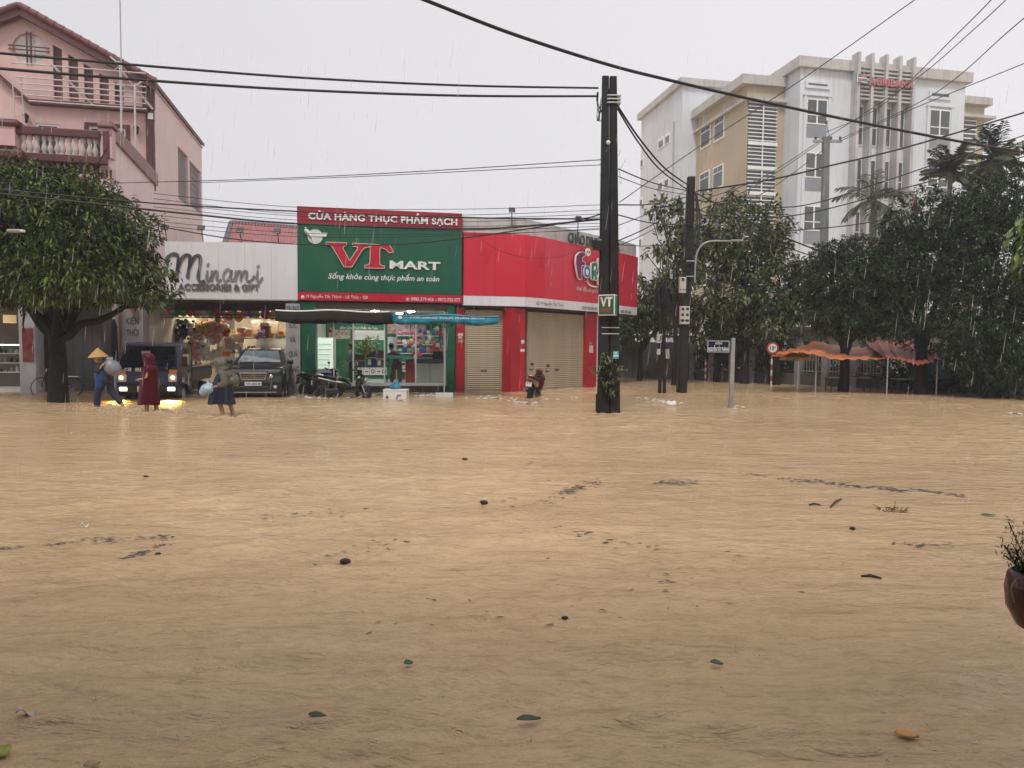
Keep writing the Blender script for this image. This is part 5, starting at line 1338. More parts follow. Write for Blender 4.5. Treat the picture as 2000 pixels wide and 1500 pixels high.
def hthing(name, label, cat, px, py, v, group=None, z=None):
    u, zz = Hf.pv(px, py, v); return fthing(name, label, cat, Hf, u, v, zz if z is None else z, group)
o = hthing('pendant_lamp', 'lit drum-shaped pendant lamp in the dim shop at the left edge', 'pendant lamp', 19, 623, 1.8)
MB().lathe([(0.2, -0.14), (0.2, 0.14)], 20, cap=False).build('shade', mat('lamp_shade', (0.7, 0.55, 0.3), 0.7, emit=0.35, emit_col=(1, 0.72, 0.35)), o, smooth=60)
MB().tube([(0, 0, 0.1), (0, 0, 3.19 - o.location.z)], 0.01, 5).build('cord', black_metal, o)
MB().ball((0, 0, -0.03), 0.06, 8, 6).build('bulb', mat('lit_bulb', (1, .9, .7), 0.5, emit=18, emit_col=(1, .8, .5)), o)
o = hthing('glass_showcase', 'lit glass showcase of small goods in the shop at the left edge', 'showcase', 10, 700, 2.2, z=0.12)
MB().box(-1.6, 0.65, 0, 0.6, 0, 0.5).build('base', dark_wall, o)
for k in range(3): MB().box(-1.6, 0.65, 0.02, 0.6, 0.5 + k * 0.34, 0.53 + k * 0.34).build('shelf', whitep, o)
MB().box(-1.6, 0.65, 0.55, 0.6, 1.5, 1.53).build('lit_strip', mat('showcase_strip', (1, 1, 1), 0.5, emit=6.0, emit_col=(1, 0.97, 0.92)), o)
for r_ in range(3):
    for k in range(12):
        w = rnd.uniform(0.06, 0.14); h = rnd.uniform(0.08, 0.22); x = -1.5 + k * 0.18
        oo = hthing('small_goods', 'small dark or pale item on the ' + ('lowest', 'middle', 'top')[r_] + ' board of the lit left-edge showcase', 'goods', 10, 700, 2.4, 'goods in the left showcase', 0.12 + 0.532 + 0.34 * r_ if r_ else 0.652)
        oo.location = Hf.w(Hf.pv(10, 700, 2.2)[0] + x, 2.4, 0.12 + 0.532 + 0.34 * r_)
        MB().lathe([(w * .5, 0), (w * .6, h * .5), (w * .3, h)], 8).build('item', tm(rnd.choice(['black', 'grey', 'white', 'black'])), oo)

o = hthing('antenna_mast', 'thin tall antenna mast rising beside the pink gable', 'antenna', 237, 140, vF - 1.3)
MB().tube([(0, 0, -1.5), (0, 0, 4.6)], 0.028, 6).build('mast', mat('grey_pipe', (0.4, 0.4, 0.42), 0.4), o)
mb = MB()
for k in range(4):
    a = k * PI / 2 + 0.4; mb.tube([(0, 0, 0.25), (0.28 * math.cos(a), 0.28 * math.sin(a), -0.02)], 0.015, 4)
mb.build('braces', MATS['grey_pipe'], o)
o = hthing('ladder', 'thin pale ladder leaning on the pink wall beside the wall lantern', 'ladder', 36, 250, vF - 0.5)
mb = MB()
q0 = [Hf.pv(x, y, vF - 0.5) for x, y in ((24, 152), (50, 252), (40, 152), (52, 252), (36, 252))]
b0 = q0[4]
mb.tube([(q0[0][0] - b0[0], 0, q0[0][1] - b0[1]), (-0.1, 0, -0.3)], 0.02, 5); mb.tube([(q0[2][0] - b0[0], 0, q0[2][1] - b0[1]), (0.25, 0, -0.3)], 0.02, 5); mb.build('rail', mat('pale_rod'), o)
for k in range(6):
    f = k / 6.0; l0 = Vector((q0[0][0] - b0[0], 0, q0[0][1] - b0[1])).lerp(Vector((-0.1, 0, -0.3)), f); l1 = Vector((q0[2][0] - b0[0], 0, q0[2][1] - b0[1])).lerp(Vector((0.25, 0, -0.3)), f)
    MB().tube([l0, l1], 0.014, 5).build('rung', mat('pale_rod'), o)

# ------------------------------------------------------------------ bank building on the right
Bf = Frame(hx(1548, 53), 53.0, 11.5)
bwhite = mat('bank_white', (0.66, 0.685, 0.715), 0.75, var=0.06, scale=0.4, streak=0.5, streak_col=(0.33, 0.34, 0.36))
byel = mat('bank_yellow', (0.47, 0.395, 0.28), 0.75, var=0.06, scale=0.5, streak=0.3, streak_col=(0.27, 0.24, 0.19))
bcorn = mat('bank_cornice', (0.5, 0.48, 0.45), 0.8, var=0.15, scale=1, streak=0.6, streak_col=(0.16, 0.155, 0.15))
bfin = mat('bank_fin', (0.5, 0.485, 0.48), 0.8, var=0.15, scale=0.8, streak=0.6, streak_col=(0.15, 0.14, 0.14))
bglass = mat('bank_glass', (0.10, 0.11, 0.115), 0.12, var=0.25, scale=0.6)
bspan = mat('bank_spandrel', (0.25, 0.27, 0.29), 0.3, var=0.1)
t = fthing('bank_building', 'tall white and yellow bank building with fins and a rooftop cornice', 'office building', Bf)
UA = Bf.pv(1876, 400)[0]; zA = Bf.pv(1548, 131)[1]
rpart('white_block', bwhite, t, 0, UA, 0, 11, 0, zA)
rpart('cornice', bcorn, t, -0.35, UA + 0.35, -0.35, 11.3, zA + 0.004, zA + 0.75)
vb0 = 2.0
uB = Bf.pv(1457, 300, vb0)[0]; vb1 = Bf.pu(1360, 300, uB)[0]; zB = Bf.pv(1457, 166, vb0)[1]
rpart('yellow_block', byel, t, uB, -0.003, vb0, vb1, 0, zB)
rpart('cornice', bcorn, t, uB - 0.6, -0.005, vb0 - 0.35, vb1 + 0.3, zB + 0.004, zB + 0.7)
zl2 = Bf.pv(1457, 195, vb0)[1]
rpart('ledge', bcorn, t, uB - 0.35, 0.15, vb0 - 0.45, vb1 + 0.2, zl2 - 0.1, zl2 + 0.12)
vc0 = vb1 - 0.01; uC = Bf.pv(1331, 300, vc0)[0]; vc1 = Bf.pu(1250, 400, uC)[0]; zCc = Bf.pv(1331, 167, vc0)[1]
rpart('rear_block', bwhite, t, uC, 8, vc0 + 0.012, vc1, 0, zCc)
rpart('cornice', bcorn, t, uC - 0.35, 8.3, vc0 - 0.3, vc1 + 0.35, zCc + 0.004, zCc + 0.6)
vd = 3.2; uD = Bf.pv(1919, 300, vd)[0]; zD = Bf.pv(1900, 206, vd)[1]
rpart('yellow_wing', byel, t, UA + 0.003, uD, vd, 10, 0, zD); rpart('cornice', bcorn, t, UA + 0.37, uD + 0.4, vd - 0.4, 10, zD + 0.004, zD + 0.6)
zld = Bf.pv(1900, 231, vd)[1]; rpart('ledge', bcorn, t, UA + 0.004, uD + 0.6, vd - 0.6, 10, zld - 0.1, zld + 0.12)
def strips(name, F, u0, u1, z0, z1, v, n, th, m, parent):
    me = MB().box(u0, u1, v - 0.12, v - 0.02, 0, th).mesh(name, m)
    for k in range(n): link(name, me, parent, (0, 0, z0 + (z1 - z0) * k / (n - 1)))
u0, u1 = Bf.pv(1459, 300, vb0)[0], Bf.pv(1514, 300, vb0)[0]; z1, z0 = Bf.pv(1480, 200, vb0)[1], 6.0
sw = rpart('stair_window', bglass, t, u0, u1, vb0 - 0.03, vb0 - 0.003, z0, z1)
strips('louvre', Bf, u0, u1, z0, z1 - 0.1, vb0 - 0.02, int((z1 - z0) / 0.27), 0.07, whitep, sw)
rpart('mullion', whitep, sw, (u0 + u1) / 2 - 0.04, (u0 + u1) / 2 + 0.04, vb0 - 0.2, vb0 - 0.141, z0, z1)
for py in (281, 328.5, 378): zz = Bf.pv(1480, py, vb0)[1]; rpart('belt', whitep, sw, u0 - 0.03, u1 + 0.03, vb0 - 0.25, vb0 - 0.201, zz - 0.16, zz + 0.1)
u0, u1 = Bf.pv(1879, 300, vd)[0] , Bf.pv(1903, 300, vd)[0]; z1 = zld - 0.3
sw = rpart('stair_window', bglass, t, max(u0, UA + 0.02), u1, vd - 0.03, vd - 0.003, 6, z1)
strips('louvre', Bf, max(u0, UA + 0.02), u1, 6, z1, vd - 0.02, int((z1 - 6) / 0.34), 0.09, whitep, sw)
sh_ = Bf.pv(1592, 190)[1] - Bf.pv(1592, 295)[1]
def bwin(xa, xb, ya, yb, floors):
    q = frect(Bf, 0, (xa, ya), (xb, yb))
    for k in range(floors):
        dz = -k * sh_
        w = rpart('window', bwhite if False else whitep, t, q[0], q[1], -0.06, -0.003, q[2] + dz, q[3] + dz)
        m_ = (q[0] + q[1]) / 2
        rpart('pane', bglass, w, q[0] + 0.1, m_ - 0.07, -0.075, -0.061, q[2] + dz + 0.1, q[3] + dz - 0.12)
        rpart('pane', bglass, w, m_ + 0.07, q[1] - 0.1, -0.075, -0.061, q[2] + dz + 0.1, q[3] + dz - 0.12)
        rpart('bar', whitep, w, q[0] + 0.12, q[1] - 0.12, -0.095, -0.076, q[2] + dz + 0.62, q[2] + dz + 0.69)
        rpart('spandrel', bspan, t, q[0] + 0.06, q[1] - 0.06, -0.03, -0.003, q[2] + dz - 0.95, q[2] + dz - 0.006)
    ex = rpart('window_surround', bwhite, t, q[0] - 0.22, q[0] - 0.002, -0.12, -0.003, 1, q[3] + 0.15); rpart('window_surround', bwhite, t, q[1] + 0.002, q[1] + 0.22, -0.12, -0.003, 1, q[3] + 0.15)
    rpart('window_hood', bwhite, t, q[0] - 0.3, q[1] + 0.3, -0.16, -0.003, q[3] + 0.153, q[3] + 0.28)
bwin(1575, 1615, 191, 245, 5); bwin(1815, 1854, 212, 268, 5)
for (xa, ya, xb, yb) in ((1572, 158, 1619, 176), (1814, 178, 1855, 197)):
    q = frect(Bf, 0, (xa, ya), (xb, yb)); w = rpart('vent_window', bwhite, t, q[0], q[1], -0.12, -0.003, q[2], q[3]); rpart('pane', bglass, w, q[0] + 0.2, q[1] - 0.2, -0.135, -0.121, q[2] + 0.22, q[3] - 0.16)
fv_ = -0.75
fx = [Bf.pv(x, 250, fv_)[0] for x in (1675, 1701.5, 1729, 1756, 1782.5)]
zf_ = Bf.pv(1675, 100, fv_)[1]
for x in fx: rpart('fin', bfin, t, x - 0.11, x + 0.11, fv_, -0.003, 0, zf_)
lv0, lv1 = Bf.pv(1700, 196, -0.5)[1], Bf.pv(1700, 130, -0.5)[1]
for i in range(4):
    a, c = fx[i] + 0.115, fx[i + 1] - 0.115
    me = MB().box(a, c, -0.6, -0.25, 0, 0.12).mesh('louvre', bcorn)
    for k in range(9): link('louvre', me, t, (0, 0, lv0 + (lv1 - lv0) * k / 8.6))
    zt_ = lv0 - 0.3
    for k in range(5):
        z1 = zt_ - k * sh_; w = rpart('bay_window', whitep, t, a + 0.05, c - 0.05, -0.07, -0.003, z1 - 2.9, z1)
        rpart('pane', bglass, w, a + 0.3, c - 0.12, -0.085, -0.071, z1 - 1.5, z1 - 0.08); rpart('pane', bglass, w, a + 0.3, c - 0.12, -0.085, -0.071, z1 - 2.82, z1 - 1.58)
redl = mat('bank_red_letters', (0.46, 0.17, 0.17), 0.5, var=0.1)
sgn_ = fthing('bank_sign', 'red bank name letters with a square emblem high between the fins', 'sign', Bf)
q = frect(Bf, fv_ - 0.1, (1673, 144), (1692, 162)); rpart('emblem_board', mat('bank_emblem_green', (0.12, 0.2, 0.17), 0.5), sgn_, q[0], q[1], fv_ - 0.15, fv_ - 0.05, q[2], q[3])
ce = ((q[0] + q[1]) / 2, (q[2] + q[3]) / 2); s2 = (q[1] - q[0]) / 2
mb = MB(); mb.prism([(ce[0] - s2 * .95, ce[1] - s2 * .6), (ce[0] - s2 * .2, ce[1] - s2 * .7), (ce[0] + s2 * .95, ce[1] + s2 * .75), (ce[0] + s2 * .2, ce[1] + s2 * .8)], T(0, fv_ - 0.17, 0), 0.015); mb.build('emblem', redl, sgn_)
mb = MB(); mb.box(q[0], q[1], fv_ - 0.18, fv_ - 0.172, ce[1] - 0.03, ce[1] + 0.03); mb.box(q[0], q[1], fv_ - 0.16, fv_ - 0.152, q[2], q[2] + 0.06); mb.box(q[0], q[0] + 0.06, fv_ - 0.168, fv_ - 0.161, q[2], q[3]); mb.build('emblem_lines', whitep, sgn_)
lettering('AGRIBANK', trect(Bf, fv_ - 0.1, 1698, 150.5, 165.5, 1784), redl, sgn_, fv_ - 0.16, 0.03, 0, 1.1, depth=0.12)
rpart('rail', bfin, sgn_, fx[0], fx[4], fv_ - 0.035, fv_ - 0.005, q[2] + 0.2, q[2] + 0.26)
# side windows of the yellow block and of the rear block
def swin(u, xa, ya, xb, yb, m1=whitep, bars=True):
    a, c = Bf.pu(xa, ya, u), Bf.pu(xb, yb, u); v0, v1 = min(a[0], c[0]), max(a[0], c[0]); z0, z1 = min(a[1], c[1]), max(a[1], c[1])
    w = rpart('window', m1, t, u - 0.06, u - 0.003, v0, v1, z0, z1)
    rpart('pane', bglass, w, u - 0.075, u - 0.061, v0 + 0.16, v1 - 0.16, z0 + 0.16, z1 - 0.62); 
    mid = (v0 + v1) / 2
    rpart('pane', bglass, w, u - 0.075, u - 0.061, v0 + 0.16, mid - 0.06, z1 - 0.5, z1 - 0.14); rpart('pane', bglass, w, u - 0.075, u - 0.061, mid + 0.06, v1 - 0.16, z1 - 0.5, z1 - 0.14)
for k in range(4):
    for (x0_, y0_, x1_, y1_) in ((1369, 243, 1389, 291), (1395, 224, 1416, 277)):
        a, c = Bf.pu(x0_, y1_, uB), Bf.pu(x1_, (y0_ + 8), uB); dz = -k * sh_
        v0, v1, z0, z1 = min(a[0], c[0]), max(a[0], c[0]), a[1] + dz - 0.1, a[1] + dz + 1.75
        w = rpart('window', whitep, t, uB - 0.06, uB - 0.003, v0, v1, z0, z1); mid = (v0 + v1) / 2
        rpart('pane', bglass, w, uB - 0.08, uB - 0.061, v0 + 0.14, v1 - 0.14, z0 + 0.14, z1 - 0.6)
        rpart('pane', bglass, w, uB - 0.08, uB - 0.061, v0 + 0.14, mid - 0.05, z1 - 0.5, z1 - 0.12); rpart('pane', bglass, w, uB - 0.08, uB - 0.061, mid + 0.05, v1 - 0.14, z1 - 0.5, z1 - 0.12)
for k in range(5):
    for (xa, xb) in ((1287, 1297), (1300, 1309), (1252.5, 1258)):
        a, c = Bf.pu(xa, 280, uC), Bf.pu(xb, 280, uC); v0, v1 = min(a[0], c[0]), max(a[0], c[0]); zz = Bf.pu(1297, 276, uC)[1] - k * sh_ - (0.6 if xa < 1260 else 0)
        w = rpart('window', whitep, t, uC - 0.06, uC - 0.003, v0, v1, zz - 0.45, zz + 0.5); rpart('pane', bglass, w, uC - 0.075, uC - 0.061, v0 + 0.15, v1 - 0.1, zz - 0.36, zz + 0.22)
rpart('drain_pipe', mat('grey_pipe'), t, uC - 0.12, uC - 0.003, vc0 + 1.5, vc0 + 1.62, 2, zCc - 2.5)

# ------------------------------------------------------------------ far walls, fence, stalls
def run(p, q): d = (q - p); return math.atan2(d.y, d.x), d.length
a, c = Vector((hx(1120, 42), 42, 0)), Vector((hx(1352, 39), 39, 0)); an, ln = run(a, c)
t = thing('compound_wall', 'old grey compound wall with pillars behind the corner poles', 'wall', a, an)
for k in range(8): MB().box(ln * k / 8 + 0.15, ln * (k + 1) / 8 - 0.15, 0, 0.2, -0.3, 2.05).build('wall_panel', mat('old_grey_wall', (0.16, 0.155, 0.15), 0.85, var=0.25, scale=1.5, streak=0.6, streak_col=(0.05, 0.05, 0.045)), t)
for k in range(9): MB().box(ln * k / 8 - 0.147, ln * k / 8 + 0.147, -0.08, 0.28, -0.3, 2.3).build('pillar', mat('old_grey_wall'), t)
MB().box(-0.15, ln + 0.15, -0.12, 0.32, 2.303, 2.42).build('coping', dark_wall, t)
fence_m = mat('dark_fence_metal', (0.05, 0.05, 0.05), 0.6, var=0.3); fwall = mat('fence_wall', (0.09, 0.085, 0.08), 0.85, var=0.3, scale=1.5, streak=0.5)
def fence(label, a, c, h, nposts, bar_m, wall_h=0.55):
    an, ln = run(a, c); t = thing('fence', label, 'fence', a, an, 'fences of the bank compound')
    MB().box(0, ln, -0.06, 0.14, -0.3, wall_h).build('base_wall', fwall, t)
    for k in range(nposts + 1): MB().box(ln * k / nposts - 0.15, ln * k / nposts + 0.15, -0.12, 0.2, -0.3, h + 0.15).build('pillar', concrete, t)
    for z in (wall_h + 0.1, h - 0.1): MB().box(0, ln, 0.0, 0.04, z, z + 0.05).build('rail', bar_m, t)
    mb = MB(); x = 0.0
    while x < ln: mb.box(x - 0.013, x + 0.013, 0.01, 0.03, wall_h, h); x += 0.14
    stuff(mb.build('bars', bar_m, t))
f0, f1, f2, f3 = Vector((hx(1354, 38.8), 38.8, 0)), Vector((hx(1560, 34.5), 34.5, 0)), Vector((hx(1730, 31.5), 31.5, 0)), Vector((hx(2090, 27.5), 27.5, 0))
fence('dark iron fence on a low wall behind the blue street name plate', f0, f1, 1.9, 5, fence_m)
fence('fence with pale bars behind the orange tarpaulin stall', f1, f2, 1.8, 3, mat('pale_bar', (0.3, 0.3, 0.29), 0.6))
fence('dark fence in the shade under the right-hand trees', f2, f3, 1.8, 5, fence_m)
pw_ = thing('building_annex', 'low pale building glimpsed through the fence behind the stall', 'building', (hx(1660, 37), 37, 0), R(-20))
MB().box(-3.0, 5.5, 0, 4, -0.3, 2.7).build('wall', mat('annex_wall', (0.4, 0.38, 0.33), 0.8, streak=0.4), pw_); MB().box(-3.3, 5.8, -0.6, 4.3, 2.71, 2.9).build('roof', dark_wall, pw_)
for x in (-1.6, 1.0, 3.6): MB().box(x - 0.6, x + 0.6, -0.03, -0.003, 0.9, 2.1).build('window', bglass, pw_)
# hedge behind the fence
rs = np.random.RandomState(71)
def bush(label, p0, p1, h, th, n, seed, lm, group='shrubs behind the fence'):
    o = thing('hedge', label, 'hedge', p0, 0, group); rs = np.random.RandomState(seed)
    t_ = rs.rand(n); d = np.array(p1 - p0)
    P = d[None, :] * t_[:, None]; P[:, 0] += rs.normal(0, th, n); P[:, 1] += rs.normal(0, th, n); P[:, 2] = rs.rand(n) ** 0.8 * h * (0.8 + 0.25 * np.sin(t_ * 23 + seed)) + 0.1
    V, F = leaves(rs, P, np.tile([0, -0.6, 0.5], (n, 1)), 9, 0.2, 0.08, 0.2, 0.8); link('foliage', np_mesh('foliage', V, F, lm), o)
    mb = MB()
    for k in range(8):
        q = d * (k + 0.5) / 8; mb.tube([(q[0], q[1], -0.2), (q[0] + 0.05, q[1], h * 0.6)], 0.03, 5)
    mb.build('stems', bark, o)
dv = Vector((0.3, 1.0, 0))
bush('dark hedge behind the iron fence and the street name plate', f0 + dv, f1 + dv, 2.6, 0.45, 1300, 3, L_ficus)
bush('dark hedge behind the tarpaulin stall', f1 + dv, f2 + dv, 1.3, 0.4, 500, 4, L_ficus)
bush('dark undergrowth at the right edge beneath the tall trees', f2 + Vector((0, -1.2, 0)), f3 + Vector((0, -0.6, 0)), 1.9, 0.6, 1500, 5, L_ficus)
# tarpaulins
def tarp(name, label, top, bot, Yt, Yb, m, seed, poles=()):
    o0 = at(bot[0][0], bot[0][1], Yb); o = thing(name, label, 'tarpaulin', (o0.x, o0.y, 0)); O_ = o.location.copy()
    def samp(P, a):
        xs = [p[0] for p in P]; x = xs[0] + (xs[-1] - xs[0]) * a
        return x, float(np.interp(x, xs, [p[1] for p in P]))
    def fn(a, c):
        A = at(*samp(top, a), Yt); B = at(*samp(bot, a), Yb); p = A.lerp(B, c)
        w = 0.05 * math.sin(a * 31 + seed + 3 * c) * math.sin(c * 3.1) + 0.03 * math.sin(a * 67 + 9 * c + seed)
        return p - O_ + Vector((0, 0.4 * w, w - 0.12 * math.sin(PI * c) * (0.6 + 0.4 * math.sin(a * 9))))
    mb = MB(); mb.grid(fn, 60, 14); mb.build('sheet', m, o, smooth=70, solid=0.01)
    for (px, y0, y1, Y) in poles:
        q = Vector((hx(px, Y), Y, 0)); MB().tube([q - O_ - Vector((0, 0, 0.3)), Vector((q.x - O_.x, q.y - O_.y, hz(px, y0, Y)))], 0.025, 7).build('pole', mat('grey_pole', (0.33, 0.33, 0.33), 0.5), o)
orange = mat('orange_tarp', (0.52, 0.15, 0.07), 0.5, var=0.15, scale=2.5, two=((0.6, 0.15, 0.055), (0.72, 0.26, 0.11)))
dred = mat('dull_red_tarp', (0.3, 0.05, 0.04), 0.5, var=0.2, scale=2.5, two=((0.4, 0.06, 0.035), (0.5, 0.14, 0.08)))
tarp('tarpaulin', 'orange tarpaulin strung over the pavement stall, peaked at its left', [(1520, 688), (1560, 678), (1594, 666), (1640, 677), (1700, 679), (1750, 676)], [(1507, 694), (1560, 687), (1600, 694), (1630, 702), (1690, 702), (1745, 700)], 31, 27.5, orange, 1, ((1595, 690, 765, 28), (1735, 698, 780, 27)))
tarp('tarpaulin', 'dull red tarpaulin joined to the right of the orange one', [(1690, 668), (1711, 666), (1760, 666), (1806, 666), (1825, 680)], [(1735, 698), (1765, 704), (1792, 713), (1815, 708), (1838, 702)], 31.5, 27, dred, 2, ((1832, 700, 780, 27.2),))
tarp('tarpaulin', 'teal tarpaulin hanging low under the red one', [(1775, 712), (1800, 710), (1830, 706), (1856, 728)], [(1783, 742), (1805, 748), (1832, 742), (1860, 735)], 28.6, 28.2, mat('teal_tarp', (0.02, 0.16, 0.16), 0.5, var=0.2), 3)
o = thing('patio_umbrella', 'folded green and yellow market umbrella under the orange tarpaulin tip', 'umbrella', (hx(1560, 29.5), 29.5, 0))
zz = hz(1560, 698, 29.5); MB().lathe([(0.75, zz - 0.12), (0.7, zz), (0.3, zz + 0.18), (0.03, zz + 0.25)], 12).build('canopy', mat('lime_canopy', (0.3, 0.38, 0.1), 0.5, two=((0.15, 0.33, 0.08), (0.6, 0.6, 0.3)), scale=5), o, smooth=40)
MB().tube([(0, 0, -0.3), (0, 0, zz)], 0.025, 7).build('pole', steel, o)
for (px, Y, w, lab) in ((1665, 29, 1.7, 'long narrow bench-like table under the orange tarpaulin'), (1790, 28.2, 1.4, 'small table under the teal tarpaulin')):
    o = thing('stall_table', lab, 'table', (hx(px, Y), Y, 0), 0, 'stall tables under the tarpaulins')
    MB().box(-w / 2, w / 2, 0, 0.6, 0.55, 0.59).build('top', mat('stall_top', (0.25, 0.24, 0.23), 0.5), o)
    for x in (-w / 2 + .05, w / 2 - .05):
        for y in (.05, .55): MB().box(x - .02, x + .02, y - .02, y + .02, -.3, .55).build('leg', fence_m, o)
# ------------------------------------------------------------------ vehicles
rubber = mat('rubber', (0.015, 0.015, 0.016), 0.8, var=0.2)
chrome = mat('chrome', (0.75, 0.75, 0.76), 0.12, 1.0, var=0.05)
alloy = mat('alloy', (0.5, 0.5, 0.52), 0.25, 0.9, var=0.1)
black_pl = mat('black_plastic', (0.018, 0.018, 0.02), 0.4, var=0.15)
car_glass = mat('car_glass', (0.012, 0.014, 0.016), 0.04, var=0.3, scale=3, coat=1.0)
lens_m = mat('clear_lens', (0.55, 0.56, 0.58), 0.08, var=0.25, scale=20, coat=1.0)
amber_m = mat('amber_lens', (0.55, 0.2, 0.1), 0.15, coat=1.0)
plate_m = mat('number_plate', (0.72, 0.72, 0.7), 0.4, var=0.03)
def wheel_parts(parent, x, y, z, r, w, rim=alloy, spokes=6, axis='X', name='wheel'):
    MR = RY(90) if axis == 'X' else RX(90)
    prof = [(r * 0.62, -w / 2), (r * 0.9, -w / 2), (r, -w * 0.3), (r, w * 0.3), (r * 0.9, w / 2), (r * 0.62, w / 2)]
    ty = MB().lathe(prof, 24, MR, cap=False).build(name, rubber, parent, smooth=40); ty.location = (x, y, z)
    mb = MB(); mb.lathe([(r * 0.64, -w * 0.45), (r * 0.6, -w * 0.1), (r * 0.6, w * 0.1), (r * 0.64, w * 0.45)], 24, MR, cap=False)
    for k in range(spokes):
        a = 2 * PI * k / spokes
        mb.box(r * 0.08, r * 0.62, -r * 0.07, r * 0.07, w * 0.28, w * 0.4, MR @ RZ(math.degrees(a))); mb.box(r * 0.08, r * 0.62, -r * 0.07, r * 0.07, -w * 0.4, -w * 0.28, MR @ RZ(math.degrees(a)))
    mb.lathe([(r * 0.16, -w * 0.42), (r * 0.16, w * 0.42)], 12, MR); mb.build('rim', rim, ty, smooth=40)
    return ty
def profile_body(mb, prof, hw, shrink=0.93, inset=0.07):
    cy = sum(p[0] for p in prof) / len(prof); cz = sum(p[1] for p in prof) / len(prof)
    def ring(x, k): return [(x, cy + (p[0] - cy) * k, cz + (p[1] - cz) * k) for p in prof]
    mb.loft([ring(-hw, shrink), ring(-hw + inset * 0.35, (1 + shrink) / 2 + 0.015), ring(-hw + inset, 1), ring(hw - inset, 1), ring(hw - inset * 0.35, (1 + shrink) / 2 + 0.015), ring(hw, shrink)])
def lamp_spot(name, parent, loc, power, col, aim=(0, -1, -0.18), cone=75):
    l = bpy.data.lights.new(name, 'SPOT'); l.energy = power; l.color = col; l.spot_size = R(cone); l.spot_blend = 0.7; l.shadow_soft_size = 0.32; l.specular_factor = 0.12
    o = link(name, l, parent, loc); o.rotation_euler = Vector(aim).to_track_quat('-Z', 'Y').to_euler(); return o

# --- blue flatbed truck
navy = mat('navy_paint', (0.004, 0.007, 0.04), 0.25, var=0.15, scale=2, coat=0.25)
p = Vector((hx(287, 21.9), 21.9, 0))
t = thing('flatbed_truck', 'dark blue small flatbed truck with its fog lamps lit, parked nose to the street', 'truck', p, R(10))
prof = [(0.10, 0.10), (-0.03, 0.22), (-0.04, 0.46), (0.0, 0.52), (0.02, 0.78), (0.10, 1.02), (0.17, 1.08), (0.66, 1.66), (0.78, 1.745), (1.2, 1.77), (1.55, 1.74), (1.62, 1.6), (1.62, 0.2), (1.2, 0.2), (1.15, 0.42), (0.45, 0.42), (0.4, 0.1)]
mb = MB(); profile_body(mb, prof, 0.87, 0.965, 0.1); mb.build('cab', navy, t, smooth=35)
def slope_quad(x0, x1, a, b, off, x0t=None, x1t=None):
    d = Vector((0, b[0] - a[0], b[1] - a[1])).normalized(); n = Vector((0, -d.z, d.y)) * off
    x0t = x0 if x0t is None else x0t; x1t = x1 if x1t is None else x1t
    A = [Vector((x0, *a)), Vector((x1, *a)), Vector((x1t, *b)), Vector((x0t, *b))]
    mb = MB(); mb.add([v + n for v in A] + [v - n * 0.5 for v in A], [(0, 1, 2, 3), (4, 5, 6, 7), (0, 1, 5, 4), (1, 2, 6, 5), (2, 3, 7, 6), (3, 0, 4, 7)]); return mb
slope_quad(-0.72, 0.72, (0.205, 1.12), (0.645, 1.64), 0.012, -0.66, 0.66).build('windscreen', car_glass, t)
slope_quad(-0.75, 0.75, (0.19, 1.105), (0.205, 1.12), 0.014).build('windscreen_seal', black_pl, t)
mb = MB()
for x in (-0.35, 0.25): mb.tube([(x, 0.17, 1.12), (x + 0.42, 0.28, 1.27)], 0.009, 4)
mb.build('wipers', black_pl, t)
MB().box(-0.3, -0.04, 0.42, 0.43, 1.35, 1.5).build('paper_sheet', mat('pale_sheet', (0.35, 0.36, 0.38), 0.6), t)
for sx in (-1, 1):
    MB().add([(sx * 0.872, 0.42, 1.05), (sx * 0.872, 1.35, 1.05), (sx * 0.866, 1.32, 1.56), (sx * 0.866, 0.72, 1.56)], [(0, 1, 2, 3)]).build('door_glass', car_glass, t, solid=0.01)
    MB().box(sx * 0.862, sx * 0.876, 1.15, 1.32, 0.84, 0.88).build('door_handle', black_pl, t)
    mb = MB(); mb.tube([(sx * 0.86, 0.32, 1.22), (sx * 1.02, 0.2, 1.24)], 0.014, 5); mb.build('mirror_arm', black_pl, t)
    MB().box(sx * 1.03 - 0.08, sx * 1.03 + 0.08, 0.16, 0.22, 1.02, 1.34).build('mirror', black_pl, t, bevel=0.03)
    MB().box(min(sx * 0.6, sx * 0.845), max(sx * 0.6, sx * 0.845), -0.05, 0.1, 0.55, 0.8).build('headlight', lens_m, t, bevel=0.03)
    mb = MB(); mb.lathe([(0.065, 0), (0.06, 0.02), (0.01, 0.03)], 14, T(sx * 0.74, -0.052, 0.68) @ RX(90)); mb.build('reflector', mat('lit_headlight', (0.9, 0.8, 0.6), 0.3, emit=1.6, emit_col=(1, 0.78, 0.45)), t)
    MB().box(min(sx * 0.62, sx * 0.85), max(sx * 0.62, sx * 0.85), -0.035, 0.1, 0.805, 0.93).build('turn_signal', amber_m, t, bevel=0.03)
    fl_ = MB().box(min(sx * 0.58, sx * 0.8), max(sx * 0.58, sx * 0.8), -0.075, -0.0, 0.27, 0.39).build('fog_lamp', mat('lit_fog_lamp', (1, 0.9, 0.7), 0.3, emit=2.6, emit_col=(1, 0.8, 0.48)), t, bevel=0.02)
    lamp_spot('fog_beam', fl_, (sx * 0.69, -0.1, 0.33), 420, (1.0, 0.5, 0.1), (0.0, -1, -0.62), 58)
    MB().box(min(sx * 0.8715, sx * 0.8745), max(sx * 0.8715, sx * 0.8745), 0.5, 0.62, 0.52, 0.66).build('side_badge', plate_m, t)
MB().box(-0.52, 0.52, -0.06, 0.0, 0.24, 0.44).build('bumper_grille', black_pl, t, bevel=0.02)
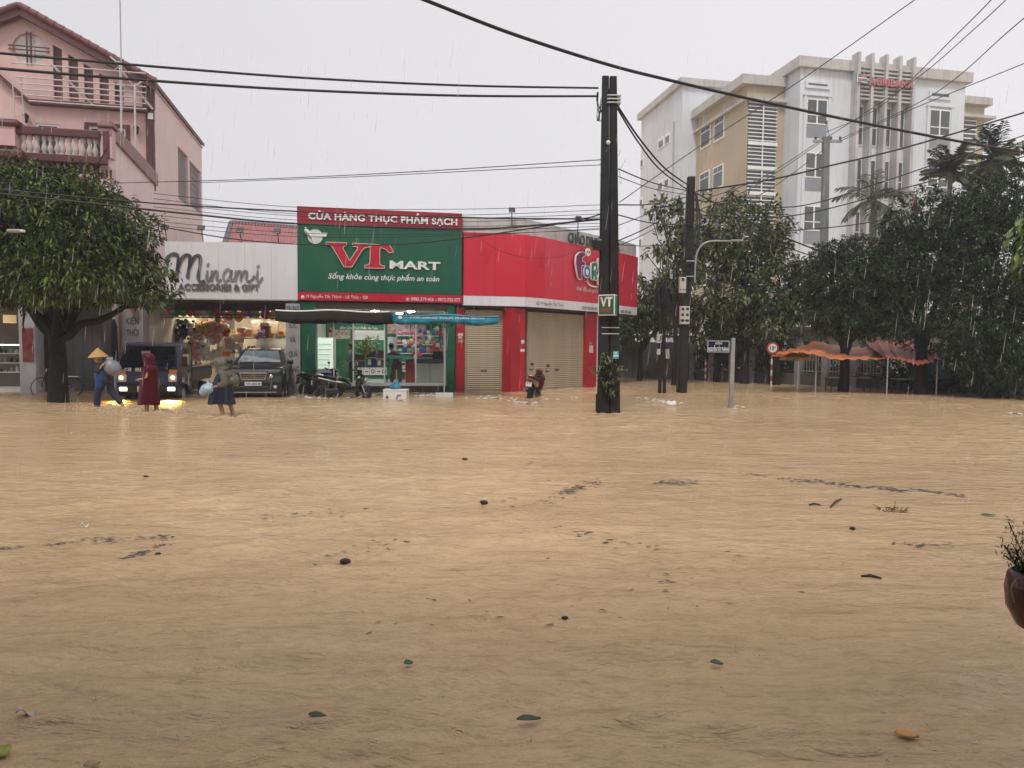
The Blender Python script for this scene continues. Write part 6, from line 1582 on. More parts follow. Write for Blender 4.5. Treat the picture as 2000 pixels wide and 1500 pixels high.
MB().box(-0.28, 0.02, -0.085, -0.062, 0.24, 0.42).build('plate', plate_m, t)
lettering('72C', (-0.22, -0.04, 0.34, 0.4), blk, t, -0.088, 0.02); lettering('122.45', (-0.26, 0.0, 0.26, 0.32), blk, t, -0.088, 0.02)
ltr = lettering('대 원 강', (-0.72, 0.06, 0.0, 0.12), whitep, t, -0.0, 0.03); ltr.location = (0.05, 0.028, 0.87); ltr.rotation_euler = (R(-17), 0, 0)
mb = MB(); mb.lathe([(0.085, 0), (0.085, 0.01), (0.07, 0.01), (0.07, 0)], 20, T(0, 0.0, 0.73) @ RX(86) @ Matrix.Diagonal((1.3, 0.75, 1, 1)), cap=False)
for x in (-0.035, 0.025): mb.beam((x, -0.006, 0.69), (x + 0.02, 0.004, 0.77), 0.018, 0.012)
mb.beam((-0.03, -0.003, 0.73), (0.04, -0.003, 0.735), 0.012, 0.014); mb.build('front_emblem', chrome, t, smooth=40)
bed = mat('dark_blue_bed', (0.012, 0.016, 0.045), 0.35, var=0.2, streak=0.3, streak_col=(0.06, 0.05, 0.045))
MB().box(-0.84, 0.84, 1.72, 4.45, 0.48, 0.58).build('bed_floor', bed, t)
for x in (-0.85, 0.85): MB().box(x - 0.02, x + 0.02, 1.73, 4.45, 0.585, 0.96).build('side_gate', bed, t, bevel=0.006); MB().box(x - 0.026, x + 0.026, 1.72, 4.46, 0.962, 0.995).build('gate_rail', alu, t)
MB().box(-0.84, 0.84, 4.41, 4.45, 0.585, 0.96).build('tail_gate', bed, t)
mb = MB()
for x in (-0.84, -0.28, 0.28, 0.84): mb.box(x - 0.025, x + 0.025, 1.68, 1.72, 0.5, 1.78)
for z in (1.1, 1.75): mb.box(-0.86, 0.86, 1.67, 1.679, z - 0.025, z + 0.025)
mb.build('headboard', black_metal, t)
MB().box(-0.5, 0.5, 0.4, 4.4, 0.1, 0.44).build('chassis', black_pl, t)
for y, r_ in ((0.8, 0.33), (3.5, 0.3)):
    for x in (-0.74, 0.74): wheel_parts(t, x, y, 0.12, r_, 0.18, alu, 5)

# --- dark grey off-road car
grey_p = mat('dark_grey_paint', (0.016, 0.017, 0.018), 0.28, 0.0, var=0.15, scale=2, coat=0.5)
p = Vector((hx(494, 23.0), 23.0, 0))
t = thing('parked_car', 'dark grey off-road car with chrome grille and raised tailgate, parked facing the street', 'car', p, R(11))
prof = [(0.12, 0.06), (0.0, 0.16), (-0.03, 0.40), (0.02, 0.56), (0.06, 0.8), (0.18, 0.9), (0.7, 0.985), (1.2, 1.03), (3.0, 1.06), (4.4, 1.06), (4.62, 0.9), (4.68, 0.4), (4.6, 0.1), (4.2, 0.1), (4.1, 0.4), (3.85, 0.52), (3.5, 0.5), (3.25, 0.1), (1.45, 0.1), (1.35, 0.38), (1.1, 0.52), (0.8, 0.5), (0.55, 0.1)]
mb = MB(); profile_body(mb, prof, 0.92, 0.955, 0.16); mb.build('body', grey_p, t, smooth=40)
def rrect(x, y0, y1, z, c=0.12): return [(-x + c, y0, z), (x - c, y0, z), (x, y0 + c * 1.4, z), (x, y1 - c, z), (x - c, y1, z), (-x + c, y1, z), (-x, y1 - c, z), (-x, y0 + c * 1.4, z)]
MB().loft([rrect(0.85, 1.05, 4.5, 1.0), rrect(0.82, 1.28, 4.45, 1.13), rrect(0.69, 1.9, 4.25, 1.52), rrect(0.64, 2.1, 4.2, 1.575), rrect(0.5, 2.35, 4.0, 1.6)]).build('cabin', grey_p, t, smooth=40)
wsg = mat('windscreen_glass', (0.16, 0.20, 0.22), 0.05, var=0.3, scale=2.5, coat=1.0)
mb = slope_quad(-0.69, 0.69, (1.255, 1.125), (1.875, 1.51), 0.012, -0.565, 0.565); mb.build('windscreen', wsg, t)
mb = MB(); mb.tube([(-0.5, 1.2, 1.125), (0.05, 1.32, 1.16)], 0.01, 4); mb.tube([(0.05, 1.2, 1.125), (0.55, 1.32, 1.16)], 0.01, 4); mb.build('wipers', black_pl, t)
MB().box(-0.09, 0.09, 1.74, 1.76, 1.38, 1.44).build('inner_mirror', black_pl, t)
for sx in (-1, 1):
    for (a, b) in ((1.62, 2.62), (2.7, 3.5), (3.58, 4.2)):
        MB().add([(sx * 0.838, a, 1.1), (sx * 0.838, b, 1.1), (sx * 0.712, b - 0.02, 1.49), (sx * 0.712, a + (0.42 if a < 2 else 0), 1.49)], [(0, 1, 2, 3)]).build('side_glass', car_glass, t, solid=0.012)
    MB().box(sx * 1.0 - 0.11, sx * 1.0 + 0.11, 1.32, 1.42, 1.06, 1.22).build('mirror', grey_p if sx > 0 else black_pl, t, bevel=0.04)
    MB().tube([(sx * 0.62, 2.3, 1.62), (sx * 0.63, 2.6, 1.66), (sx * 0.63, 3.9, 1.66), (sx * 0.62, 4.1, 1.61)], 0.02, 6).build('roof_rail', chrome, t, smooth=60)
    a, b = sorted((sx * 0.43, sx * 0.82)); mb = MB(); mb.loft([[(a, 0.02, 0.6), (b, 0.1, 0.62), (b, 0.14, 0.79), (a, 0.06, 0.78)], [(a, 0.2, 0.6), (b, 0.28, 0.62), (b, 0.3, 0.79), (a, 0.2, 0.78)]]); mb.build('headlight', lens_m, t, bevel=0.02)
    for dx in (0.54, 0.70): MB().lathe([(0.06, 0), (0.05, 0.01), (0.01, 0.02)], 14, T(sx * dx, 0.03 + (dx - 0.5) * .18, 0.69) @ RX(90)).build('headlight_bulb', chrome, t, smooth=50)
    MB().lathe([(0.06, 0), (0.055, 0.02), (0.01, 0.024)], 14, T(sx * 0.68, -0.01, 0.36) @ RX(90)).build('fog_lamp', lens_m, t, smooth=50)
    MB().box(min(sx * 0.9, sx * 0.935), max(sx * 0.9, sx * 0.935), 1.5, 3.2, 0.36, 0.44).build('side_moulding', grey_p, t)
mb = MB(); mb.box(-0.41, 0.41, -0.02, 0.03, 0.775, 0.815); mb.box(-0.38, 0.38, -0.02, 0.03, 0.585, 0.61); mb.beam((-0.41, 0, 0.8), (-0.36, 0, 0.59), 0.05, 0.03); mb.beam((0.41, 0, 0.8), (0.36, 0, 0.59), 0.05, 0.03)
mb.build('grille_frame', chrome, t, bevel=0.008)
MB().box(-0.38, 0.38, 0.0, 0.04, 0.6, 0.78).build('grille', black_pl, t)
for k in range(2): MB().box(-0.37, 0.37, -0.018, -0.001, 0.645 + k * 0.06, 0.668 + k * 0.06).build('grille_bar', chrome, t)
mb = MB()
for (w, h, dz) in ((1, 0.68, 0), (0.38, 0.66, 0), (0.72, 0.3, 0.02)): mb.lathe([(0.1, 0), (0.1, 0.012), (0.085, 0.012), (0.085, 0)], 22, T(0, -0.022, 0.69 + dz) @ RX(90) @ Matrix.Diagonal((w, h, 1, 1)), cap=False)
mb.build('front_emblem', chrome, t, smooth=40)
MB().box(-0.5, 0.5, -0.04, 0.02, 0.2, 0.38).build('bumper_grille', black_pl, t, bevel=0.02); MB().box(-0.72, 0.72, -0.045, -0.03, 0.175, 0.19).build('bumper_trim', alu, t)
MB().box(-0.26, 0.26, -0.06, -0.042, 0.4, 0.52).build('plate', plate_m, t); lettering('73A-024.38', (-0.235, 0.235, 0.425, 0.495), blk, t, -0.063, 0.025)
for x in (-0.36, 0.36): MB().box(x - 0.16, x + 0.16, 0.55, 0.75, 0.975, 0.998).build('bonnet_crease', grey_p, t, bevel=0.02)
hm = MB(); hm.loft([rrect(0.0 + 0.6, 0, 0.06, 0, 0.02), rrect(0.64, 0, 0.06, 0.5, 0.02), rrect(0.6, 0.02, 0.07, 0.95, 0.02)])
hb = hm.build('tailgate', black_pl, t, smooth=40); hb.location = (0, 4.2, 1.6); hb.rotation_euler = (R(-66), 0, 0)
for y in (0.95, 3.68):
    for x in (-0.8, 0.8): wheel_parts(t, x, y, 0.17, 0.38, 0.24, alloy, 6)
bg = thing('luggage_bundle', 'pale bundle lying in the open boot of the dark grey car', 'bundle', t.matrix_basis @ Vector((0.45, 4.3, 1.15)))
MB().ball((0, 0, 0.14), 0.22, 10, 7, (1.3, 0.8, 0.8)).build('bundle', mat('pale_bundle', (0.5, 0.45, 0.38), 0.8, bump=0.4, bscale=9), bg, smooth=60)

# --- scooters
def scooter(label, loc, rotz, paint, seat_c=None, steer=0.0, lean=4.0, cat='scooter', dz=-0.13):
    t = thing('scooter', label, cat, (loc[0], loc[1], dz), rotz, 'parked scooters'); t.rotation_euler = (0, R(lean), rotz)
    wheel_parts(t, 0, 1.55, 0.28, 0.28, 0.11, black_pl, 5, name='rear_wheel')
    fk = link('front_fork', MB().tube([(0.06, 0.12, 0.28), (0.06, 0.4, 0.92)], 0.022, 6).tube([(-0.06, 0.12, 0.28), (-0.06, 0.4, 0.92)], 0.022, 6).mesh('front_fork', steel, 60), t)
    wheel_parts(t, 0, 0.2, 0.28, 0.275, 0.09, black_pl, 5, name='front_wheel')
    mb = MB(); mb.lathe([(0.3, -0.05), (0.32, 0), (0.3, 0.05)], 10, T(0, 0.2, 0.28) @ RY(90) @ RZ(100), cap=False, arc=R(140)); mb.build('front_mudguard', paint, t, solid=0.012, smooth=60)
    def ring(y, z, w, h, n=10): return [(w * math.cos(a) , y, z + h * math.sin(a)) for a in np.linspace(0, 2 * PI, n, endpoint=False)]
    MB().loft([ring(0.62, 0.5, 0.06, 0.1), ring(0.8, 0.56, 0.13, 0.15), ring(1.1, 0.6, 0.16, 0.15), ring(1.45, 0.68, 0.15, 0.11), ring(1.78, 0.78, 0.09, 0.07), ring(1.9, 0.82, 0.04, 0.03)]).build('rear_body', paint, t, smooth=60)
    MB().loft([ring(0.64, 0.69, 0.07, 0.03), ring(0.78, 0.74, 0.13, 0.05), ring(1.1, 0.755, 0.14, 0.05), ring(1.25, 0.80, 0.15, 0.05), ring(1.6, 0.84, 0.13, 0.045), ring(1.78, 0.85, 0.07, 0.03)]).build('seat', mat('black_seat', (0.02, 0.02, 0.02), 0.55), t, smooth=60)
    MB().box(-0.13, 0.13, 0.38, 0.78, 0.3, 0.37).build('footboard', black_pl, t, bevel=0.02)
    mb = MB(); mb.loft([[(-0.16, 0.36, 0.35), (0.16, 0.36, 0.35), (0.16, 0.42, 0.35), (-0.16, 0.42, 0.35)], [(-0.22, 0.25, 0.6), (0.22, 0.25, 0.6), (0.2, 0.36, 0.6), (-0.2, 0.36, 0.6)], [(-0.18, 0.22, 0.82), (0.18, 0.22, 0.82), (0.17, 0.36, 0.82), (-0.17, 0.36, 0.82)], [(-0.1, 0.3, 0.96), (0.1, 0.3, 0.96), (0.1, 0.38, 0.96), (-0.1, 0.38, 0.96)]])
    mb.build('leg_shield', paint, t, bevel=0.03, smooth=50)
    MB().loft([ring(0.1, 0.72, 0.05, 0.06), ring(0.18, 0.74, 0.15, 0.13), ring(0.3, 0.72, 0.23, 0.24), ring(0.42, 0.66, 0.2, 0.26)]).build('front_fairing', paint, t, smooth=60)
    MB().box(-0.1, 0.1, 0.08, 0.14, 0.68, 0.8).build('headlight', lens_m, t, bevel=0.02)
    mb = MB(); mb.tube(spline([(-0.34, 0.46, 1.04), (-0.2, 0.4, 1.0), (0, 0.37, 0.97), (0.2, 0.4, 1.0), (0.34, 0.46, 1.04)], 3), 0.016, 6); mb.build('handlebar', steel, t, smooth=60)
    MB().loft([ring(0.28, 0.98, 0.1, 0.05), ring(0.36, 1.0, 0.16, 0.07), ring(0.46, 1.0, 0.1, 0.04)]).build('handlebar_cover', paint, t, smooth=60)
    for sx in (-1, 1):
        MB().tube([(sx * 0.24, 0.41, 1.01), (sx * 0.36, 0.47, 1.05)], 0.022, 7).build('grip', rubber, t)
        MB().tube([(sx * 0.22, 0.4, 1.02), (sx * 0.27, 0.36, 1.18)], 0.008, 5).build('mirror_stem', black_pl, t); MB().ball((sx * 0.29, 0.36, 1.23), 0.06, 8, 6, (1.2, 0.3, 0.8)).build('mirror', black_pl, t, smooth=60)
    MB().box(-0.08, 0.08, 1.88, 1.93, 0.74, 0.82).build('tail_light', mat('red_lens', (0.35, 0.01, 0.01), 0.15, coat=1.0), t, bevel=0.015)
    MB().box(-0.1, 0.1, 1.93, 1.945, 0.54, 0.69).build('plate', plate_m, t)
    mb = MB(); mb.box(-0.05, 0.05, 1.86, 1.93, 0.48, 0.72); mb.lathe([(0.31, -0.06), (0.33, 0), (0.31, 0.06)], 8, T(0, 1.55, 0.28) @ RY(90) @ RZ(200), cap=False, arc=R(70)); mb.build('rear_mudguard', black_pl, t)
    MB().tube([(0.13, 1.0, 0.3), (0.16, 1.25, 0.32), (0.17, 1.75, 0.42)], [0.03, 0.05, 0.055], 10).build('exhaust', mat('dull_steel', (0.25, 0.25, 0.26), 0.3, 0.8), t, smooth=60)
    MB().box(-0.09, 0.06, 1.0, 1.5, 0.22, 0.42).build('engine', black_pl, t, bevel=0.03)
    mb = MB(); mb.tube(spline([(-0.1, 1.55, 0.86), (-0.1, 1.8, 0.9), (0.1, 1.8, 0.9), (0.1, 1.55, 0.86)], 3), 0.013, 6); mb.build('grab_rail', steel, t, smooth=60)
    MB().tube([(-0.1, 1.0, 0.28), (-0.2, 1.1, 0.02)], 0.014, 5).build('kickstand', steel, t)
    for sx in (-1, 1): mb = MB().beam((sx * 0.155, 0.95, 0.62), (sx * 0.12, 1.7, 0.78), 0.012, 0.03).build('side_stripe', chrome if paint.name != 'wine_paint' else paint, t)
    return t
blackp = mat('black_paint', (0.006, 0.006, 0.007), 0.25, var=0.2, coat=0.5); winep = mat('wine_paint', (0.07, 0.008, 0.012), 0.2, var=0.2, coat=1.0); rbp = mat('black_red_paint', (0.03, 0.008, 0.009), 0.2, var=0.3, coat=1.0)
g = ground(712, 777.5); scooter('black scooter with a silver side stripe, nearest of the pair in front of the grocery', (g.x + 0.15, g.y), R(84), blackp)
g = ground(640, 774); scooter('black and dark red scooter behind the nearest one, tail towards the grey car', (g.x + 0.35, g.y + 0.35), R(66), rbp, lean=6)
g = ground(1032, 778); s_ = scooter('dark wine-red scooter seen from behind before the red pillar', (0, 0), R(166), winep, lean=-5)
s_.location = (g.x + 0.42, g.y + 1.75, -0.13)
lettering('73', (-0.07, 0.07, 0.62, 0.675), blk, s_, 0, 0.02).location = (0, 1.9465, 0)
g = ground(-12, 772); scooter('dark scooter in the shade at the left edge, before the dim shop', (g.x, g.y), R(75), blackp)

# --- bicycle behind the tree
g = ground(112, 771); t = thing('bicycle', 'old dark bicycle leaning behind the mango trunk', 'bicycle', (g.x - 0.05, g.y, -0.1), R(3)); t.rotation_euler = (R(-8), 0, R(3))
for k, x in enumerate((-0.5, 0.52)):
    w = MB().lathe([(0.32, -0.015), (0.34, 0), (0.32, 0.015), (0.31, 0)], 28, T(x, 0, 0.34) @ RX(90), cap=False).build('wheel', rubber, t, smooth=60)
    mb = MB()
    for j in range(14): a = j * 2 * PI / 14; mb.tube([(x, 0.01, 0.34), (x + 0.31 * math.cos(a), 0, 0.34 + 0.31 * math.sin(a))], 0.003, 3)
    mb.build('spokes', steel, w)
mb = MB()
for (a, b) in (((-0.5, 0, 0.34), (-0.36, 0, 0.86)), ((-0.38, 0, 0.8), (0.2, 0, 0.72)), ((-0.37, 0, 0.72), (0.08, 0, 0.32)), ((0.08, 0, 0.32), (0.24, 0, 0.86)), ((0.08, 0, 0.32), (0.52, 0, 0.34)), ((0.2, 0, 0.72), (0.52, 0, 0.34))): mb.tube([a, b], 0.016, 6)
mb.build('bicycle_frame', black_pl, t); mb = MB(); mb.tube(spline([(-0.3, -0.26, 0.98), (-0.36, -0.1, 0.97), (-0.36, 0.1, 0.97), (-0.3, 0.26, 0.98)], 3), 0.012, 6); mb.tube([(-0.36, 0, 0.86), (-0.36, 0, 0.97)], 0.014, 6); mb.build('handlebar', steel, t)
MB().ball((0.26, 0, 0.9), 0.1, 8, 5, (1.3, 0.7, 0.4)).build('saddle', black_pl, t, smooth=60); MB().box(0.3, 0.72, -0.07, 0.07, 0.7, 0.72).build('carrier', steel, t)
# ------------------------------------------------------------------ people
def remesh(o, vox=0.014, smooth=6):
    m = o.modifiers.new('skin', 'REMESH'); m.mode = 'VOXEL'; m.voxel_size = vox; m.use_smooth_shade = True
    s = o.modifiers.new('smooth', 'SMOOTH'); s.iterations = smooth; s.factor = 0.5; return o
skin_m = mat('skin', (0.42, 0.25, 0.17), 0.5, var=0.06, scale=12); hair_m = mat('black_hair', (0.012, 0.01, 0.009), 0.4, var=0.3, scale=30)
def hand(mb, w, d, side, curl=0.4, s=1.0):
    """palm and five bent fingers from the wrist w, pointing along d"""
    d = Vector(d).normalized(); n = d.orthogonal().normalized(); b = d.cross(n)
    w = Vector(w); mb.tube([w, w + d * 0.045 * s, w + d * 0.085 * s], [0.024 * s, 0.034 * s, 0.03 * s], 8)
    for k in range(4):
        o = w + d * 0.08 * s + b * (k - 1.5) * 0.019 * s; L = (0.062, 0.074, 0.07, 0.052)[k] * s
        mb.tube([o, o + d * L * 0.5, o + d * L * 0.8 + n * L * curl * 0.6], [0.0095 * s, 0.009 * s, 0.008 * s], 6)
    o = w + d * 0.03 * s - b * 0.03 * s * side
    mb.tube([o, o + d * 0.03 * s - b * 0.025 * s * side, o + d * 0.06 * s - b * 0.03 * s * side + n * 0.015], [0.012 * s, 0.011 * s, 0.009 * s], 6)
def head(mb, c, face):                          # skull, jaw, nose, ears and neck; face = direction the person looks
    c = Vector(c); f = Vector(face).normalized(); s = f.cross(Vector((0, 0, 1))).normalized()
    mb.ball(c, 0.1, 12, 9, (0.95, 0.95, 1.15)); mb.ball(c + f * 0.03 + Vector((0, 0, -0.06)), 0.07, 10, 7, (1, 1, 1))
    mb.tube([c + f * 0.095 + Vector((0, 0, 0.01)), c + f * 0.122 + Vector((0, 0, -0.025)), c + f * 0.1 + Vector((0, 0, -0.035))], [0.012, 0.016, 0.014], 6)
    mb.ball(c + f * 0.095 + Vector((0, 0, -0.07)), 0.02, 6, 4, (1, 1, 0.5))
    for q in (-1, 1): mb.ball(c + s * 0.1 * q + Vector((0, 0, -0.01)), 0.026, 6, 5, (0.6, 0.6, 1.2))
def eyes(c, face, parent):
    c = Vector(c); f = Vector(face).normalized(); s = f.cross(Vector((0, 0, 1))).normalized(); mb = MB()
    for q in (-1, 1): mb.ball(c + f * 0.088 + s * 0.036 * q + Vector((0, 0, 0.012)), 0.013, 6, 5)
    mb.build('eyes', black_pl, parent)
def limbs(mb, chains):
    for pts, rs_ in chains: mb.tube(spline([Vector(p) for p in pts], 3) if len(pts) > 2 else pts, np.interp(np.linspace(0, 1, (len(pts) - 1) * 3 + 1 if len(pts) > 2 else len(pts)), np.linspace(0, 1, len(rs_)), rs_), 10)
def torso(mb, hip, chest, neck, w=0.17, d=0.11):
    hip, chest, neck = Vector(hip), Vector(chest), Vector(neck)
    def ring(c, a, b): return [c + Vector((b * math.cos(t_), a * math.sin(t_), 0)) for t_ in np.linspace(0, 2 * PI, 14, endpoint=False)]
    mb.loft([ring(hip - Vector((0, 0, 0.1)), w * 0.8, d * 0.9), ring(hip, w * 0.95, d * 1.05), ring(hip.lerp(chest, 0.5), w * 0.82, d * 0.92), ring(chest, w * 1.0, d * 1.1), ring(chest.lerp(neck, 0.7), w * 0.85, d * 0.8), ring(neck, 0.06, 0.06)])
def robe(rings, name, m, parent, folds=7, amp=0.05, cap=True, n=28, solid=0.008):
    """a hanging garment: rings of (centre, half width x, half width y), with folds that deepen towards the hem"""
    L_ = []
    for i, (c, a, b) in enumerate(rings):
        k = i / (len(rings) - 1); c = Vector(c)
        L_.append([c + Vector((a * (1 + amp * k * math.sin(folds * t_ + i * 0.4)) * math.cos(t_), b * (1 + amp * k * math.sin(folds * t_ + 1 + i * 0.4)) * math.sin(t_), 0.015 * k * math.sin(3 * t_))) for t_ in np.linspace(0, 2 * PI, n, endpoint=False)])
    mb = MB(); mb.loft(L_, cap=False); o = mb.build(name, m, parent, smooth=70, solid=solid, sub=1); return o

# the man in a conical hat with a sack on his back (walks to the left; y is depth)
g = ground(205, 795); t = thing('person', 'person in a conical straw hat and blue rainwear, bent under a grey sack, wading', 'person', (g.x, g.y, 0), R(8))
bl = mat('blue_rainwear', (0.012, 0.06, 0.21), 0.4, var=0.25, scale=4, bump=0.3, bscale=12); dk = mat('dark_clothes', (0.016, 0.017, 0.024), 0.5, var=0.3, scale=5, bump=0.3, bscale=14)
H_ = (-0.135, 0, 1.335)
mb = MB(); head(mb, H_, (-1, -0.15, -0.15)); torso(mb, (0.03, 0, 0.76), (-0.03, 0, 1.1), (-0.1, 0, 1.24)); limbs(mb, [(((-0.1, 0, 1.2), (-0.13, 0, 1.3)), (0.055, 0.05)),
    (((0.0, -0.09, 0.76), (-0.13, -0.09, 0.4), (-0.17, -0.09, -0.02), (-0.27, -0.09, -0.1)), (0.09, 0.07, 0.045, 0.035)), (((0.05, 0.09, 0.76), (0.16, 0.09, 0.38), (0.4, 0.09, 0.06), (0.44, 0.09, -0.1)), (0.09, 0.065, 0.042, 0.035)),
    (((-0.04, -0.17, 1.16), (-0.12, -0.22, 0.93), (0.02, -0.2, 1.12)), (0.055, 0.045, 0.032)), (((-0.04, 0.17, 1.16), (-0.14, 0.22, 0.92), (-0.06, 0.2, 1.1)), (0.055, 0.045, 0.032))])
hand(mb, (0.02, -0.2, 1.12), (0.5, 0.1, 0.6), 1); hand(mb, (-0.06, 0.2, 1.1), (0.5, 0, 0.6), -1)
remesh(mb.build('body', skin_m, t)); eyes(H_, (-1, -0.15, -0.15), t)
mb = MB(); torso(mb, (0.03, 0, 0.74), (-0.03, 0, 1.1), (-0.09, 0, 1.23), 0.2, 0.14); limbs(mb, [(((-0.04, -0.17, 1.16), (-0.12, -0.22, 0.93), (-0.03, -0.205, 1.05)), (0.075, 0.065, 0.055)), (((-0.04, 0.17, 1.16), (-0.14, 0.22, 0.92), (-0.1, 0.2, 1.02)), (0.075, 0.065, 0.055))])
remesh(mb.build('jacket', dk, t), 0.018)
mb = MB(); mb.tube([(-0.06, -0.06, 1.12), (-0.07, -0.08, 0.9), (-0.07, -0.09, 0.62), (-0.09, -0.09, 0.5)], [0.12, 0.15, 0.12, 0.09], 12)
remesh(mb.build('blue_apron', bl, t), 0.018)
mb = MB(); limbs(mb, [(((0.05, 0.09, 0.78), (0.16, 0.09, 0.38), (0.385, 0.09, 0.09)), (0.12, 0.09, 0.07)), (((0.0, -0.09, 0.78), (-0.13, -0.09, 0.4), (-0.17, -0.09, 0.0)), (0.12, 0.095, 0.085))]); remesh(mb.build('dark_trousers', mat('navy_trousers', (0.012, 0.022, 0.05), 0.5, var=0.3, bump=0.3, bscale=14), t), 0.018)
straw = mat('straw', (0.55, 0.33, 0.12), 0.7, var=0.15, scale=30, bump=0.4)
MB().lathe([(0.25, -0.02), (0.245, 0.0), (0.17, 0.08), (0.08, 0.165), (0.012, 0.235)], 28, T(-0.14, 0, 1.37) @ RY(-4)).build('conical_hat', straw, t, smooth=60)
sk = thing('sack', 'full grey plastic sack slung over the wading person\'s shoulder', 'sack', t.matrix_basis @ Vector((0.21, -0.02, 1.07)), R(8))
mb = MB(); mb.ball((0, 0, 0), 0.26, 14, 10, (0.98, 0.8, 0.82)); mb.tube([(-0.14, -0.02, 0.14), (-0.24, -0.1, 0.14)], [0.12, 0.04], 10)
remesh(mb.build('sack', mat('grey_sack', (0.23, 0.235, 0.25), 0.35, var=0.15, scale=6, bump=0.4, bscale=8), sk), 0.02); sk.rotation_euler = (0, R(38), R(8))

# the person in the red raincoat
g = ground(294, 806); t = thing('person', 'person in a hooded dark red raincoat wading past the truck, face hidden', 'person', (g.x, g.y, 0), R(12))
rc2 = mat('dark_red_raincoat', (0.075, 0.003, 0.009), 0.4, var=0.2, scale=3, bump=0.35, bscale=7, spec=0.2)
H_ = (-0.03, 0, 1.34)
mb = MB(); head(mb, H_, (-1, -0.3, -0.1)); torso(mb, (0, 0, 0.78), (0.01, 0, 1.08), (-0.01, 0, 1.22)); limbs(mb, [(((0, -0.08, 0.75), (-0.06, -0.08, 0.4), (-0.07, -0.08, 0.02), (-0.17, -0.08, -0.08)), (0.085, 0.065, 0.045, 0.035)), (((0, 0.08, 0.75), (0.07, 0.08, 0.4), (0.12, 0.08, 0.02), (0.06, 0.08, -0.08)), (0.085, 0.065, 0.045, 0.035)),
    (((0.0, -0.16, 1.13), (-0.03, -0.19, 0.9), (-0.17, -0.14, 0.85)), (0.05, 0.042, 0.03)), (((0.0, 0.16, 1.13), (0.03, 0.19, 0.9), (-0.1, 0.14, 0.82)), (0.05, 0.042, 0.03))])
hand(mb, (-0.17, -0.14, 0.85), (-0.8, 0.1, -0.2), 1); hand(mb, (-0.1, 0.14, 0.82), (-0.8, 0, -0.2), -1); remesh(mb.build('body', skin_m, t)); eyes(H_, (-1, -0.3, -0.1), t)
robe([((0.0, 0, 1.235), 0.08, 0.09), ((0.01, 0, 1.19), 0.15, 0.19), ((0.01, 0, 1.1), 0.18, 0.22), ((-0.02, 0, 0.92), 0.2, 0.22), ((-0.03, 0, 0.7), 0.2, 0.21), ((-0.02, 0, 0.45), 0.235, 0.24), ((-0.03, 0, 0.2), 0.26, 0.26)], 'raincoat', rc2, t)
mb = MB(); mb.ball((0.0, 0, 1.35), 0.145, 14, 10, (0.98, 0.92, 1.06)); mb.tube([(-0.06, 0, 1.43), (-0.17, -0.02, 1.4)], [0.09, 0.05], 10, sx=1.2); mb.tube([(0, 0, 1.32), (0.01, 0, 1.19)], [0.12, 0.15], 12); remesh(mb.build('hood', rc2, t), 0.018)
MB().ball((-0.105, -0.05, 1.335), 0.06, 8, 6, (0.6, 0.9, 1)).build('face_mask', dk, t, smooth=60)

# the person in the olive jacket with the plastic bag
g = ground(437, 812); t = thing('person', 'person in an olive hooded jacket and navy cape wading with a plastic bag', 'person', (g.x, g.y, 0), R(10))
ol = mat('olive_jacket', (0.10, 0.095, 0.062), 0.45, var=0.25, scale=4, bump=0.4, bscale=9); nv = mat('navy_cape', (0.012, 0.016, 0.045), 0.35, var=0.3, scale=3, bump=0.35, bscale=7)
H_ = (-0.10, 0, 1.24)
mb = MB(); head(mb, H_, (-1, -0.2, -0.35)); torso(mb, (0.04, 0, 0.72), (0.04, 0, 1.0), (-0.05, 0, 1.14)); limbs(mb, [(((-0.06, 0, 1.12), (-0.1, 0, 1.2)), (0.05, 0.05)), (((0.02, -0.08, 0.7), (-0.07, -0.08, 0.38), (0.0, -0.08, 0.02), (-0.09, -0.08, -0.06)), (0.09, 0.068, 0.045, 0.035)), (((0.05, 0.08, 0.7), (0.12, 0.08, 0.35), (0.2, 0.08, 0.0), (0.14, 0.08, -0.08)), (0.09, 0.065, 0.045, 0.035)),
    (((0.03, -0.16, 1.04), (0.06, -0.22, 0.78), (-0.16, -0.2, 0.72)), (0.05, 0.042, 0.03)), (((0.03, 0.16, 1.04), (0.16, 0.18, 0.84), (0.06, 0.18, 0.7)), (0.05, 0.042, 0.03))])
hand(mb, (-0.16, -0.2, 0.72), (-0.8, 0, -0.4), 1, 0.9); hand(mb, (0.06, 0.18, 0.7), (-0.6, 0, -0.5), -1); remesh(mb.build('body', skin_m, t)); eyes(H_, (-1, -0.2, -0.35), t)
mb = MB(); torso(mb, (0.05, 0, 0.84), (0.05, 0, 1.0), (-0.05, 0, 1.14), 0.22, 0.17); limbs(mb, [(((0.03, -0.17, 1.04), (0.08, -0.23, 0.8), (-0.08, -0.21, 0.75)), (0.09, 0.09, 0.07)), (((0.05, 0.16, 1.04), (0.24, 0.18, 0.86), (0.2, 0.18, 0.74)), (0.1, 0.11, 0.1))]); mb.ball((0.22, 0.0, 0.84), 0.15, 10, 7, (1.1, 1, 0.9)); remesh(mb.build('jacket', ol, t), 0.018)
mb = MB(); mb.ball((-0.06, 0, 1.26), 0.15, 12, 9, (1.05, 0.95, 1.0)); mb.tube([(-0.12, 0, 1.34), (-0.28, -0.02, 1.25)], [0.08, 0.035], 10, sx=1.7); mb.tube([(-0.06, 0, 1.22), (0.0, 0, 1.08)], [0.12, 0.15], 12); remesh(mb.build('hood', ol, t), 0.018)
